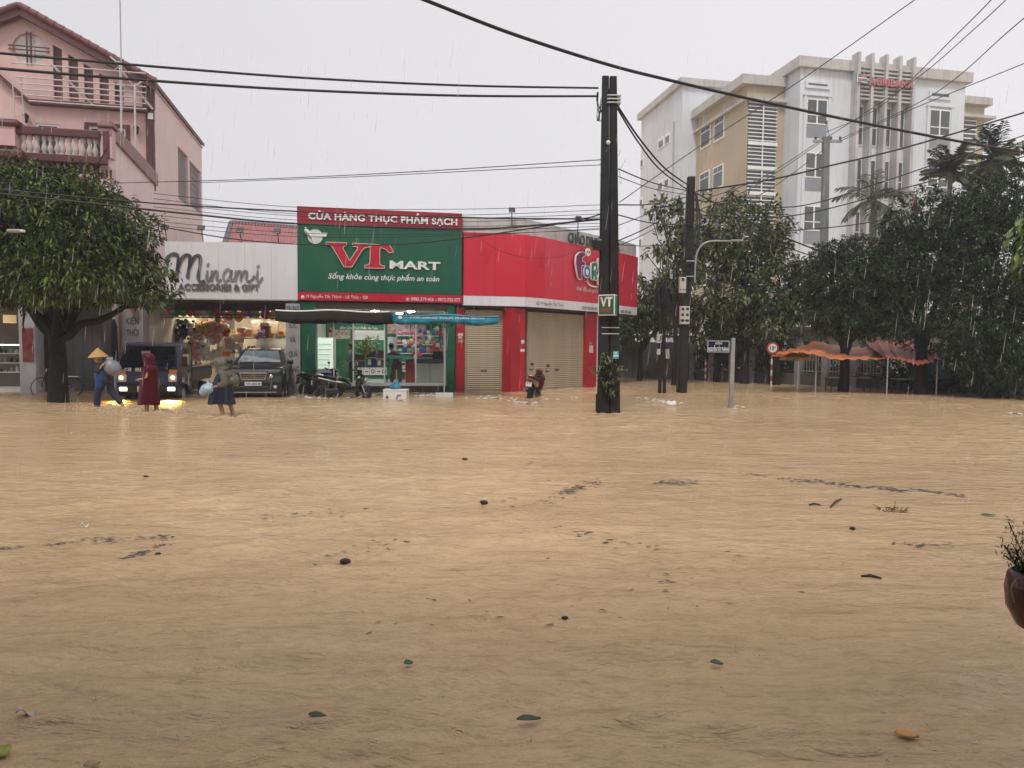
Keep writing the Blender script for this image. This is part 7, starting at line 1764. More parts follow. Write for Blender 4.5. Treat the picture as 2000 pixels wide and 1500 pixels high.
robe([((0.0, 0, 1.0), 0.15, 0.2), ((-0.02, 0, 0.86), 0.2, 0.23), ((-0.03, 0, 0.7), 0.23, 0.24), ((-0.05, 0, 0.5), 0.27, 0.26), ((-0.04, 0, 0.28), 0.31, 0.28)], 'cape', nv, t, 6, 0.1)
b_ = thing('plastic_bag', 'pale blue plastic bag carried by the person in the olive jacket', 'plastic bag', t.matrix_basis @ Vector((-0.33, -0.2, 0.66)))
mb = MB(); mb.ball((0, 0, 0), 0.16, 12, 9, (1.0, 0.8, 0.85)); mb.ball((-0.09, 0, -0.06), 0.1, 10, 7); mb.tube([(0.06, 0, 0.08), (0.15, 0, 0.12)], [0.06, 0.02], 8); mb.tube([(0.04, 0, 0.1), (0.02, 0, 0.2)], [0.05, 0.02], 8)
remesh(mb.build('bag', mat('pale_blue_bag', (0.25, 0.42, 0.55), 0.25, var=0.3, scale=7, bump=0.6, bscale=12, two=((0.13, 0.32, 0.5), (0.55, 0.62, 0.66))), b_), 0.014)

# shop people
def bystander(label, px, py, v, z, pose, top, trousers, cat='person', rot=0):
    u, _ = G.pv(px, py, v); t = fthing('person', label, cat, G, u, v, z); t.rotation_euler = (0, 0, R(G.deg + rot))
    Hc, f = pose['head'], pose['face']
    mb = MB(); head(mb, Hc, f); torso(mb, pose['hip'], pose['chest'], pose['neck']); limbs(mb, [((pose['neck'], Hc), (0.05, 0.05))] + [(l, (0.085, 0.062, 0.042, 0.035)) for l in pose['legs']] + [(a, (0.05, 0.042, 0.03)) for a in pose['arms']])
    for i, a in enumerate(pose['arms']): hand(mb, a[2], Vector(a[2]) - Vector(a[1]), 1 - 2 * i)
    remesh(mb.build('body', skin_m, t), 0.016); eyes(Hc, f, t)
    mb = MB(); torso(mb, pose['hip'], pose['chest'], pose['neck'], 0.19, 0.13); limbs(mb, [(a[:2] if len(a) < 3 else (a[0], a[1], Vector(a[1]).lerp(Vector(a[2]), 0.5)), (0.07, 0.06, 0.05)) for a in pose['arms']]); remesh(mb.build('top', top, t), 0.02)
    mb = MB(); limbs(mb, [((l[0], l[1], Vector(l[1]).lerp(Vector(l[2]), 0.93)), (0.11, 0.09, 0.08)) for l in pose['legs']]); mb.ball(Vector(pose['hip']), 0.15, 10, 7, (0.9, 1.1, 0.8)); remesh(mb.build('trousers', trousers, t), 0.02)
    mb = MB(); c = Vector(Hc); fv2 = Vector(f).normalized(); mb.ball(c - fv2 * 0.025 + Vector((0, 0, 0.03)), 0.112, 10, 8, (1, 1, 1.08)); remesh(mb.build('hair', hair_m, t), 0.018)
bystander('dark-haired person in a dark red top leaning at the grocery counter', 772, 745, 1.0, zf, dict(head=(-0.16, 0.02, 1.42), face=(-0.5, 0.8, -0.3), neck=(-0.09, 0, 1.28), chest=(-0.02, 0, 1.16), hip=(0.06, 0, 0.85), legs=[((0.0, -0.02, 0.85), (-0.08, -0.02, 0.45), (-0.13, 0, 0.06), (-0.16, 0.08, 0.03)), ((0.12, 0.04, 0.85), (0.17, 0.02, 0.45), (0.2, 0.05, 0.06), (0.18, 0.14, 0.03))],
    arms=[((-0.2, 0.0, 1.18), (-0.29, -0.03, 0.96), (-0.22, 0.08, 0.78)), ((0.14, 0.05, 1.16), (0.2, 0.12, 0.98), (0.08, 0.3, 0.95))]), mat('dark_red_top', (0.11, 0.035, 0.04), 0.7, two=((0.06, 0.02, 0.025), (0.2, 0.08, 0.08)), scale=14), mat('brown_trousers', (0.06, 0.032, 0.025), 0.7))
bystander('person in grey clothes standing between the glowing fridge and the carton stack', 684, 740, 1.5, zf, dict(head=(0.0, 0.0, 1.42), face=(-1, 0.1, -0.3), neck=(0.02, 0, 1.27), chest=(0.03, 0, 1.13), hip=(0.05, 0, 0.85), legs=[((0.05, -0.08, 0.85), (0.03, -0.08, 0.45), (0.06, -0.08, 0.05), (-0.04, -0.08, 0.03)), ((0.05, 0.08, 0.85), (0.08, 0.08, 0.45), (0.1, 0.08, 0.05), (0.0, 0.08, 0.03))],
    arms=[((0.03, -0.17, 1.14), (-0.02, -0.2, 0.92), (-0.2, -0.18, 0.75)), ((0.03, 0.17, 1.14), (0.0, 0.2, 0.9), (-0.18, 0.18, 0.84))]), mat('grey_shirt', (0.17, 0.165, 0.15), 0.8), dk)
# ------------------------------------------------------------------ poles, lamps, cables
polem = mat('wet_concrete_pole', (0.022, 0.019, 0.017), 0.6, var=0.4, scale=3, streak=0.4, streak_col=(0.045, 0.034, 0.028), bump=0.5, bscale=18, spec=0.2)
polem2 = mat('brown_wet_pole', (0.02, 0.016, 0.013), 0.6, var=0.4, scale=3, streak=0.4, streak_col=(0.06, 0.04, 0.03), bump=0.5, bscale=18, spec=0.2)
g = ground(1187, 805); Yp = g.y; t = thing('concrete_pole', 'pair of dark wet concrete utility poles standing side by side, strapped together', 'utility pole', (g.x, g.y, 0))
def pole_part(mb, pxb, wb, pyt, pxt, wt, Y, o, d=1.0, z0=-0.4, yb=805):
    a = at(pxb, yb, Y); c = at(pxt, pyt, Y); k = Y / FPX
    rings = []
    for z, x, w in ((z0, a.x, wb), (0, a.x, wb), (c.z, c.x, wt)):
        h = w * k / 2; ch = h * 0.22; hd = h * d; X = x - o.x
        rings.append([(X - h + ch, -hd, z), (X + h - ch, -hd, z), (X + h, -hd + ch, z), (X + h, hd - ch, z), (X + h - ch, hd, z), (X - h + ch, hd, z), (X - h, hd - ch, z), (X - h, -hd + ch, z)])
    mb.loft(rings); return mb
pole_part(MB(), 1177.5, 22, 150, 1182.5, 12.5, Yp, g).build('left_pole', polem, t)
pole_part(MB(), 1199.5, 20.5, 152, 1197, 13, Yp + 0.04, g).build('right_pole', polem2, t)
a = at(1176, 805, Yp); MB().box(a.x - g.x - 0.16, a.x - g.x + 0.14, -0.17, 0.17, -0.4, 0.48).build('collar', polem, t)
for py in (189, 196, 203, 640, 652): z = hz(1190, py, Yp); mb = MB(); w = 0.20 if py < 300 else 0.25; mb.box(-w + 0.04, w, -0.15, 0.16, z - 0.012, z + 0.012); mb.build('strap', alu, t)
for py, x in ((178, -0.17), (186, -0.16)): MB().box(x - 0.12, x + 0.08, -0.05, 0.05, hz(1175, py, Yp) - 0.06, hz(1175, py, Yp) + 0.06).build('cable_clamp', black_metal, t, bevel=0.02)
mb = MB()
for k in range(5):
    pts = [at(1168 + rnd.uniform(-3, 3), y_, Yp - 0.1) - g for y_ in (180, 200, 225, 236)]; pts[2].x += 0.03 * k; pts.append(at(1174, 215 - 6 * k, Yp - 0.1) - g); mb.tube(spline(pts, 4), 0.009, 5)
mb.build('slack_cable_loops', black_metal, t)
mb = MB(); 
for k in range(26):
    z = rnd.uniform(3.0, 6.8); s_ = rnd.choice((-1, 1)); x = s_ * rnd.uniform(0.14, 0.2); mb.tube([(x, -0.1, z), (x + s_ * rnd.uniform(0.03, 0.22), -0.12, z + rnd.uniform(-0.25, 0.3))], 0.005, 3)
stuff(mb.build('wire_ends', black_metal, t))
c = at(1188, 278, Yp - 0.2); o = thing('security_camera', 'small white dome camera high on the paired poles', 'camera', c); MB().ball((0, 0, 0), 0.055, 10, 7).build('dome', whitep, o, smooth=60); MB().tube([(0, 0.02, 0), (0.0, 0.16, 0.02)], 0.02, 6).build('bracket', whitep, o)
c = at(1166, 478, Yp - 0.2); o = thing('black_box_lamp', 'black box-shaped lamp fixed to the left of the paired poles', 'lamp', c); mb = MB(); mb.loft([[(-0.09, -0.1, -0.14), (0.12, -0.1, -0.14), (0.12, 0.06, -0.14), (-0.09, 0.06, -0.14)], [(-0.16, -0.12, 0.1), (0.12, -0.12, 0.1), (0.12, 0.1, 0.1), (-0.16, 0.1, 0.1)]]); mb.build('housing', black_metal, o); MB().tube([(0, 0, 0.1), (0.14, 0.1, 0.16)], 0.015, 5).build('arm', steel, o)
c = at(1189, 596, Yp - 0.32); o = thing('light_box_sign', 'small two-faced green grocery light box hung on the paired poles', 'sign', c, R(-28))
MB().box(-0.26, 0.2, -0.1, 0.1, -0.27, 0.27).build('case', whitep, o, bevel=0.012)
MB().box(-0.235, 0.175, -0.108, -0.101, -0.245, 0.245).build('front_face', mat('olive_green_face', (0.03, 0.09, 0.045), 0.4), o); MB().box(0.201, 0.208, -0.08, 0.08, -0.25, 0.25).build('side_face', mat('bright_green_face', (0.01, 0.2, 0.09), 0.4), o)
lettering('VT', (-0.2, 0.14, -0.05, 0.21), mat('ivory_print'), o, -0.112, 0.04); lettering('MART', (-0.17, 0.1, -0.18, -0.09), brightred, o, -0.112, 0.02)
MB().tube([(0, 0.1, 0.1), (0.05, 0.3, 0.1)], 0.02, 5).build('bracket', steel, o)
c = at(1203, 693, Yp - 0.22); o = thing('notice_plate', 'small turquoise printed notice on the right-hand pole of the pair', 'notice', c, R(0)); MB().box(-0.075, 0.075, 0, 0.008, -0.1, 0.1).build('plate', mat('turquoise_plate', (0.1, 0.4, 0.45), 0.4), o); MB().box(-0.06, 0.06, -0.003, -0.001, -0.04, 0.0).build('print', whitep, o); MB().box(-0.06, 0.03, -0.003, -0.001, 0.04, 0.06).build('print', whitep, o)
o = thing('sprouting_plant', 'small leafy shrub sprouting from the base of the paired poles', 'plant', (g.x - 0.02, g.y - 0.22, 0)); rs = np.random.RandomState(81)
C = np.array([list(at(px, py, Yp - 0.25 + rs.uniform(-0.12, 0.05)) - o.location) for px, py in ((1184, 690), (1178, 700), (1190, 705), (1196, 710), (1182, 715), (1160, 716), (1172, 712), (1218, 718), (1210, 722), (1224, 726), (1170, 728), (1188, 726), (1176, 738), (1192, 738), (1200, 745), (1182, 750), (1190, 756), (1198, 762), (1186, 765), (1152, 718), (1166, 735), (1205, 735), (1178, 745), (1192, 770))])
V, F = leaves(rs, C, np.tile([0, -0.5, 0.1], (len(C), 1)), 6, 0.13, 0.055, 0.45, 0.8); link('foliage', np_mesh('foliage', V, F, leaf_mat('sprout_leaf', (0.03, 0.06, 0.015), (0.15, 0.2, 0.05), 0.35)), o)
mb = MB()
for k in range(0, len(C), 2): mb.tube(spline([(0.02, 0.05, 0.25), (0.01, 0, 0.5), tuple(C[k])], 3), 0.008, 4)
mb.build('stems', bark, o)
# second pole with meter boxes, lamp arm and cable bundle
g = ground(1331, 767); Y2 = g.y; t = thing('concrete_pole', 'leaning dark utility pole loaded with cables and meter boxes behind the paired poles', 'utility pole', (g.x, g.y, 0))
pole_part(MB(), 1331, 18, 346, 1350, 14, Y2, g, yb=767).build('pole', polem, t)
mb = MB()
for k in range(9):
    x0 = rnd.uniform(6, 18); pts = [at(1352 + x0 * 0.6, 372 + rnd.uniform(0, 15), Y2 - 0.2) - g, at(1350 + x0 + rnd.uniform(-3, 3), 430, Y2 - 0.2) - g, at(1346 + x0 * 0.9 + rnd.uniform(-3, 3), 500, Y2 - 0.2) - g, at(1340 + x0 * 0.6, 560 + rnd.uniform(-20, 30), Y2 - 0.2) - g]
    mb.tube(spline(pts, 4), 0.014, 5)
for k in range(18): y_ = rnd.uniform(400, 560); a = at(1342 - (y_ - 400) * .05, y_, Y2 - 0.22) - g; c = at(1362 - (y_ - 400) * .07, y_ + rnd.uniform(-3, 3), Y2 - 0.22) - g; mb.tube([a, c], 0.012, 4)
stuff(mb.build('cable_bundle', black_metal, t))
for (x0, y0, x1, y1, n_, lab) in ((1327, 541, 1341, 572, 2, 'upper pale grey electric meter box on the leaning pole'), (1328, 598, 1348, 633, 6, 'lower cream electric meter box with six windows on the leaning pole')):
    a, c = at(x0, y1, Y2 - 0.3), at(x1, y0, Y2 - 0.3); w, h = c.x - a.x, c.z - a.z
    o = thing('meter_box', lab, 'meter box', ((a.x + c.x) / 2, a.y, a.z), R(4), 'electric meter boxes'); MB().box(-w / 2, w / 2, 0, 0.16, 0, h).build('case', mat('cream_box', (0.5, 0.48, 0.42), 0.5, streak=0.3), o, bevel=0.015)
    for r_ in range(max(1, n_ // 2)):
        for s_ in ((-1, 1) if n_ > 2 else (0,)): zz = h * (0.84 - 0.32 * r_); MB().box(s_ * w * 0.24 - 0.05, s_ * w * 0.24 + 0.05, -0.008, -0.001, zz - 0.05, zz + 0.05).build('window', black_metal, o)
    MB().box(-w / 2 + 0.01, w / 2 - 0.01, -0.012, -0.001, h * 0.2, h * 0.23).build('seam', black_metal, o)
o = thing('street_lamp', 'grey curved street lamp arm reaching right from the leaning pole', 'street lamp', at(1357, 550, Y2 - 0.25))
pts = [at(*q, Y2 - 0.25) - o.location for q in ((1357, 552), (1358, 520), (1361, 495), (1372, 478), (1390, 471), (1428, 471))]
MB().tube(spline(pts, 4), 0.035, 8).build('arm', mat('galvanised', (0.34, 0.35, 0.36), 0.4, 0.3), o, smooth=60); q = at(1439, 470, Y2 - 0.25) - o.location; MB().cbox(q, (0.46, 0.16, 0.07)).build('lamp_head', mat('galvanised'), o, bevel=0.03)
for py in (510, 540): q = at(1350, py, Y2 - 0.2) - o.location; MB().box(q.x - 0.2, q.x + 0.16, -0.02, 0.02, q.z - 0.02, q.z + 0.02).build('bracket', steel, o)
# sawn-off pole
g = ground(1293, 768); Y3 = g.y; t = thing('concrete_pole', 'short broken-off pole stump with a coil of black cable', 'utility pole', (g.x, g.y, 0))
mb = MB(); pole_part(mb, 1288.5, 6, 560, 1291, 5.5, Y3, g, yb=768); pole_part(mb, 1297.5, 6, 556, 1297, 5, Y3, g, yb=768); mb.build('pole_leg', polem2, t)
for py in (600, 640, 690, 730): z = hz(1293, py, Y3); MB().box(-0.12, 0.12, -0.07, 0.07, z - 0.06, z + 0.06).build('web', polem2, t)
mb = MB()
for k in range(11):
    a = at(1288 + rnd.uniform(-3, 6), 575 + rnd.uniform(-8, 8), Y3 - 0.15) - g; n_ = 12; rx, rz = rnd.uniform(0.08, 0.16), rnd.uniform(0.3, 0.7)
    mb.tube([(a.x + rx * math.cos(2 * PI * i / n_), -0.12 - 0.01 * k, a.z + rz * math.sin(2 * PI * i / n_)) for i in range(n_ + 1)], 0.013, 5, cap=False)
for k in range(6): a = at(1294 + 2 * k, 570, Y3 - 0.2) - g; c = at(1300 + 3 * k, 700, Y3 - 0.2) - g; mb.tube(spline([a, at(1304 + 3 * k, 640, Y3 - 0.2) - g, c], 4), 0.011, 4)
stuff(mb.build('cable_coil', black_metal, t))
for (px, py, w, h, lab) in ((1288, 661, 0.17, 0.34, 'white box with a black hook mark on the pole stump'), (1287, 687, 0.12, 0.22, 'small grey box low on the left of the pole stump'), (1304.5, 691, 0.14, 0.36, 'pale upright box low on the right of the pole stump')):
    o = thing('meter_box', lab, 'junction box', at(px, py, Y3 - 0.2), R(3), 'junction boxes on the stump'); MB().box(-w / 2, w / 2, 0, 0.12, -h / 2, h / 2).build('case', mat('cream_box'), o, bevel=0.012)
    if w > 0.15: mb = MB(); stroke(mb, spline([Vector((0.03, 0.1, 0)), Vector((0.04, -0.03, 0)), Vector((-0.03, -0.1, 0))], 3), 0.035, T(0, -0.01, 0), 0.008); mb.build('mark', black_metal, o)
# street name post
g = ground(1427, 797); t = thing('street_sign', 'concrete post with a dark blue street name plate standing in the water', 'street sign', (g.x, g.y, 0))
zt_ = hz(1431, 660, g.y); MB().loft([[(-.062, -.062, -.4), (.062, -.062, -.4), (.062, .062, -.4), (-.062, .062, -.4)], [(-.03, -.055, zt_), (.075, -.055, zt_), (.075, .055, zt_), (-.03, .055, zt_)]]).build('post', concrete, t, bevel=0.012)
a, c = at(1380, 689, g.y - 0.07) - g, at(1425.5, 664.5, g.y - 0.07) - g; w = c.x - a.x
MB().box(a.x, c.x, -0.09, -0.075, a.z, c.z).build('name_plate', mat('navy_plate', (0.008, 0.013, 0.035), 0.5, spec=0.2), t, bevel=0.004)
mb = MB(); x0, x1, z0, z1 = a.x + 0.02, c.x - 0.02, a.z + 0.02, c.z - 0.02
for (b0, b1, b2, b3) in ((x0, x1, z0, z0 + .012), (x0, x1, z1 - .012, z1), (x0, x0 + .012, z0 + .012, z1 - .012), (x1 - .012, x1, z0 + .012, z1 - .012)): mb.box(b0, b1, -0.096, -0.091, b2, b3)
mb.build('white_border', whitep, t); h = c.z - a.z
lettering('ĐƯỜNG', (a.x + w * .36, a.x + w * .66, a.z + h * .66, a.z + h * .88), whitep, t, -0.094, 0.01); lettering('NGUYỄN TẤT THÀNH', (a.x + w * .07, a.x + w * .93, a.z + h * .14, a.z + h * .6), whitep, t, -0.094, 0.02)
# striped posts and weight limit sign
stw = mat('post_white', (0.6, 0.6, 0.58), 0.5); str_ = mat('post_red', (0.4, 0.04, 0.04), 0.5)
for (px, Y, ytop, lab, sign) in ((1508, 33, 668, 'round white weight limit sign with a red rim on a striped post', True), (1379, 36.5, 700, 'thin red and white striped post by the dark fence', False)):
    b = Vector((hx(px, Y), Y, 0)); t = thing('road_sign' if sign else 'striped_post', lab, 'road sign' if sign else 'post', b); zz = hz(px, ytop, Y); n_ = 9
    for k in range(n_): MB().tube([(0, 0, -0.3 + (zz + 0.3) * k / n_), (0, 0, -0.3 + (zz + 0.3) * (k + 1) / n_)], 0.045, 8).build('post_band', stw if k % 2 else str_, t)
    if sign:
        c = at(1509, 680, Y - 0.06) - b; D2 = T(c.x, -0.06, c.z) @ RX(90)
        MB().lathe([(0.285, 0), (0.285, 0.01), (0.01, 0.01)], 28, D2).build('red_rim', mat('sign_red', (0.45, 0.06, 0.06), 0.4), t); MB().lathe([(0.2, 0), (0.2, 0.01), (0.01, 0.01)], 28, T(c.x, -0.071, c.z) @ RX(90)).build('white_disc', whitep, t)
        lettering('13', (c.x - 0.13, c.x + 0.06, c.z - 0.09, c.z + 0.1), blk, t, -0.084, 0.03); lettering('t', (c.x + 0.08, c.x + 0.14, c.z, c.z + 0.1), blk, t, -0.084, 0.02)
# far power pole, second lamp, left lamp
b = Vector((hx(1607, 43), 43, 0)); t = thing('power_pole', 'tall grey power pole with a crossarm in front of the bank', 'utility pole', b); zt_ = hz(1613, 268, 43); xt = at(1613, 268, 43).x - b.x
MB().loft([[(-.2, -.2, -.3), (.2, -.2, -.3), (.2, .2, -.3), (-.2, .2, -.3)], [(xt - .17, -.17, zt_), (xt + .17, -.17, zt_), (xt + .17, .17, zt_), (xt - .17, .17, zt_)]]).build('pole', mat('grey_pole_concrete', (0.2, 0.2, 0.19), 0.8, streak=0.4), t)
MB().box(xt - 0.75, xt + 0.95, -0.08, 0.08, zt_ - 0.3, zt_ - 0.16).build('crossarm', mat('galvanised'), t)
mb = MB(); mb.tube([(xt - 0.3, 0, zt_ - 0.2), (xt, 0, zt_ + 0.75)], 0.03, 5); mb.tube([(xt + 0.3, 0, zt_ - 0.2), (xt, 0, zt_ + 0.75)], 0.03, 5); mb.build('brace', mat('galvanised'), t)
for x, z in ((xt, zt_ + 0.75), (xt - 0.6, zt_ - 0.16), (xt + 0.85, zt_ - 0.16), (xt + 0.3, zt_ - 0.16)): MB().lathe([(0.03, 0), (0.08, 0.05), (0.05, 0.1), (0.08, 0.15), (0.04, 0.24)], 8, T(x, 0, z)).build('insulator', mat('brown_insulator', (0.06, 0.04, 0.03), 0.3), t, smooth=40)
o = thing('street_lamp', 'pale thin street lamp hooked over in front of the trees above the red sign', 'street lamp', (hx(1564, 36), 36, 0)); zz = hz(1564, 590, 36)
MB().tube(spline([(0, 0, -0.3), (0, 0, zz - 0.6), (0.02, 0, zz + 0.15), (0.18, 0, zz + 0.4), (0.5, 0, zz + 0.38), (0.9, 0, zz + 0.36)], 4), 0.035, 7).build('pole', mat('pale_lamp', (0.55, 0.55, 0.54), 0.4), o, smooth=60); MB().box(0.6, 1.2, -0.1, 0.1, zz + 0.3, zz + 0.4).build('lamp_head', mat('pale_lamp'), o, bevel=0.03)
c = at(-60, 449, 15); o = thing('street_lamp', 'grey street lamp head on an arm entering at the left edge before the tree', 'street lamp', (c.x - 2.2, c.y, 0))
MB().tube(spline([(0, 0, -0.3), (0, 0, c.z - 0.6), (0.25, 0, c.z - 0.02), (2.2, 0, c.z)], 5), 0.035, 8).build('pole', mat('galvanised'), o, smooth=60)
q = at(32, 451, 15) - o.location; MB().cbox((q.x - 0.04, 0, q.z), (0.28, 0.12, 0.07)).build('lamp_head', mat('galvanised'), o, bevel=0.03); MB().cbox((q.x + 0.13, 0, q.z), (0.07, 0.1, 0.05)).build('lamp_tip', whitep, o, bevel=0.02)
fp = hthing('folded_parasol', 'black folded parasol standing beside the left lettered column', 'parasol', 223, 640, -0.3, z=0)
MB().lathe([(0.06, 0.9), (0.13, 1.1), (0.11, 1.6), (0.1, 2.3), (0.03, 2.55)], 9).build('folded_canopy', mat('black_cloth', (0.012, 0.012, 0.014), 0.7, bump=0.4), fp, smooth=50); MB().tube([(0, 0, -0.3), (0, 0, 2.6)], 0.02, 6).build('pole', steel, fp)

# cables
wire = mat('black_cable', (0.012, 0.012, 0.013), 0.5, var=0.1)
def cable(label, pts, r, group='overhead cables'):
    P = [at(*q) for q in pts]; o0 = P[0].copy(); q = spline([p - o0 for p in P], 7)
    mb = MB(); mb.tube(q, r, 5); o = mb.build('overhead_cable', wire, None, smooth=80); o.location = o0; tag(o, label, 'cable', group)
YP = Yp - 0.12
cable('upper of two thick black cables running left from the top of the paired poles', [(-60, 97, 13), (0, 104, 13.4), (300, 130, 14.6), (590, 152, 15.7), (900, 167, 16.7), (1168, 172, YP)], 0.026)
cable('lower of two thick black cables running left from the top of the paired poles', [(-60, 127, 12.6), (0, 134, 13), (300, 158, 14.3), (590, 176, 15.5), (900, 187, 16.6), (1168, 188, YP)], 0.028)
cable('thickest black cable sweeping across the sky from top centre to the right edge', [(800, -12, 9.6), (830, 0, 9.7), (1000, 66, 10.4), (1180, 124, 11.1), (1300, 155, 11.6), (1500, 201, 12.4), (1700, 243, 13.2), (1900, 281, 14), (2060, 306, 14.6)], 0.026)
cable('upper of two cables dropping from the paired poles to the leaning pole', [(1206, 206, YP), (1250, 272, 20), (1300, 330, 23), (1345, 362, Y2 - 0.1)], 0.028); cable('lower of two cables dropping from the paired poles to the leaning pole', [(1206, 212, YP), (1245, 275, 20), (1290, 332, 23), (1345, 372, Y2 - 0.1)], 0.024)
cable('thick cable rising from the leaning pole past the power pole to the right edge', [(1362, 373, Y2), (1500, 352, 26.5), (1620, 324, 27), (1780, 285, 27.5), (2060, 202, 28)], 0.034)
cable('cable crossing low before the bank, second below the thick rising one', [(1362, 392, Y2), (1550, 404, 26.5), (1720, 356, 27), (1817, 324, 27.4), (2060, 245, 28)], 0.022); cable('cable crossing low before the bank, third below the thick rising one', [(1366, 420, Y2), (1550, 421, 26.5), (1790, 361, 27.4), (2060, 290, 28)], 0.022)
cable('lowest long cable before the bank, crossing the dark trees', [(1366, 456, Y2), (1550, 450, 26.5), (1737, 428, 27.2), (2060, 360, 28)], 0.02); cable('slanting cable from the leaning pole down to the right into the trees', [(1362, 378, Y2), (1480, 440, 27), (1600, 490, 28), (1700, 520, 29)], 0.03)
cable('lower slanting cable from the leaning pole down into the trees', [(1364, 408, Y2), (1480, 462, 27), (1600, 505, 28), (1700, 540, 29)], 0.022); cable('thin cable slanting through the crown under the lamp arm', [(1360, 540, Y2), (1450, 562, 27), (1560, 578, 28.5), (1620, 600, 30)], 0.012)
FAR = 'fine lines from the power pole'
for (lab, pts) in (('fine line leaving the top of the power pole for the upper right, left one', [(1614, 258, 43), (1721, 207, 36), (1874, 62, 27), (1945, -10, 24)]), ('fine line leaving the top of the power pole for the upper right, middle one', [(1616, 268, 43), (1782, 159, 34), (1899, 60, 28), (1975, -10, 24)]),
                   ('fine line leaving the top of the power pole for the upper right, right one', [(1640, 272, 43), (1817, 188, 33), (1971, 60, 26), (2050, -8, 23)]), ('fine line from the power pole towards the right edge, flattest of them', [(1640, 276, 43), (1777, 215, 36), (2060, 100, 28)]),
                   ('fine line crossing the white corner of the bank to the top edge', [(1210, 395, 30), (1360, 290, 32), (1550, 166, 31), (1800, -10, 27)])): cable(lab, pts, 0.02, FAR)
for (lab, pts) in (('fine line from the power pole down to the left, highest', [(1600, 276, 43), (1490, 346, 36), (1366, 392, Y2)]), ('fine line from the power pole down to the left, middle', [(1600, 280, 43), (1480, 360, 36), (1366, 410, Y2)]), ('fine line from the power pole down to the left, lowest', [(1612, 290, 43), (1500, 372, 36), (1366, 430, Y2)])): cable(lab, pts, 0.022, FAR)
LB = 'cable bundle along the shop fronts'
cable('thick upper cable of the bundle along the shop fronts', [(-60, 362, 18), (0, 370, 18.1), (300, 397, 18.6), (582, 413, 18.8), (905, 425, 18.5), (1175, 428, YP)], 0.02, LB); cable('thickest drooping cable across the tree and over the green sign', [(-60, 372, 18), (150, 394, 18.2), (380, 419, 18.5), (582, 437, 18.6), (905, 447, 18.4), (1050, 440, 18), (1175, 428, YP)], 0.026, LB)
cable('cable sagging in front of the white board up to the paired poles', [(327, 445, 22), (450, 466, 22), (582, 477, 22), (760, 478, 21), (905, 465, 20), (1100, 436, 18.5), (1175, 418, YP)], 0.018, LB); cable('long faint line from the pink house to the paired poles, straightest', [(210, 358, 24), (500, 350, 22), (800, 336, 20), (1175, 312, YP)], 0.012, LB)
cable('second long faint line from the pink house, just under the straightest', [(390, 357, 24), (700, 345, 21), (1000, 330, 19), (1175, 322, YP)], 0.01, LB)
for k, (yl, ym, yr) in enumerate(((378, 405, 400), (388, 418, 410), (396, 422, 418), (404, 430, 424), (412, 436, 436), (420, 446, 442), (432, 455, 448), (440, 462, 446))): cable(('top', 'second', 'third', 'fourth', 'fifth', 'sixth', 'seventh', 'lowest')[k] + ' of the thin slack lines in the bundle along the shop fronts', [(300, yl, 20), (582, ym, 19.5), (905, (ym + yr) / 2 + 6, 19), (1175, yr, YP)], 0.008, LB)
PR = 'thin lines between the poles'
for k, (ya, yb) in enumerate(((330, 372), (345, 380), (400, 385), (440, 372), (470, 395), (480, 405), (420, 440), (478, 470))): cable(('first', 'second', 'third', 'fourth', 'fifth', 'sixth', 'seventh', 'eighth')[k] + ' thin line strung from the paired poles to the leaning pole', [(1208, ya, YP + .1), (1275, (ya + yb) / 2 + 6, 21.5), (1340, yb, Y2 - .1)], 0.012 if k % 2 else 0.018, PR)
for k, (xa, ya, xb, yb) in enumerate(((1340, 470, 1296, 560), (1338, 500, 1300, 565), (1340, 530, 1302, 575), (1340, 420, 1292, 558))): cable(('second highest', 'third highest', 'lowest', 'highest')[k] + ' drooping line from the leaning pole to the stump', [(xa, ya, Y2 - .1), ((xa + xb) / 2 - 5, (ya + yb) / 2 + 16, Y2 - .2), (xb, yb, Y3 - .1)], 0.012, 'lines at the pole stump')
cable('pale thin wire looping over the red fascia', [(925, 452, 26.4), (960, 482, 26.3), (1020, 502, 26.4), (1090, 502, 27.5), (1150, 480, 27), (1172, 462, Yp)], 0.007, LB)

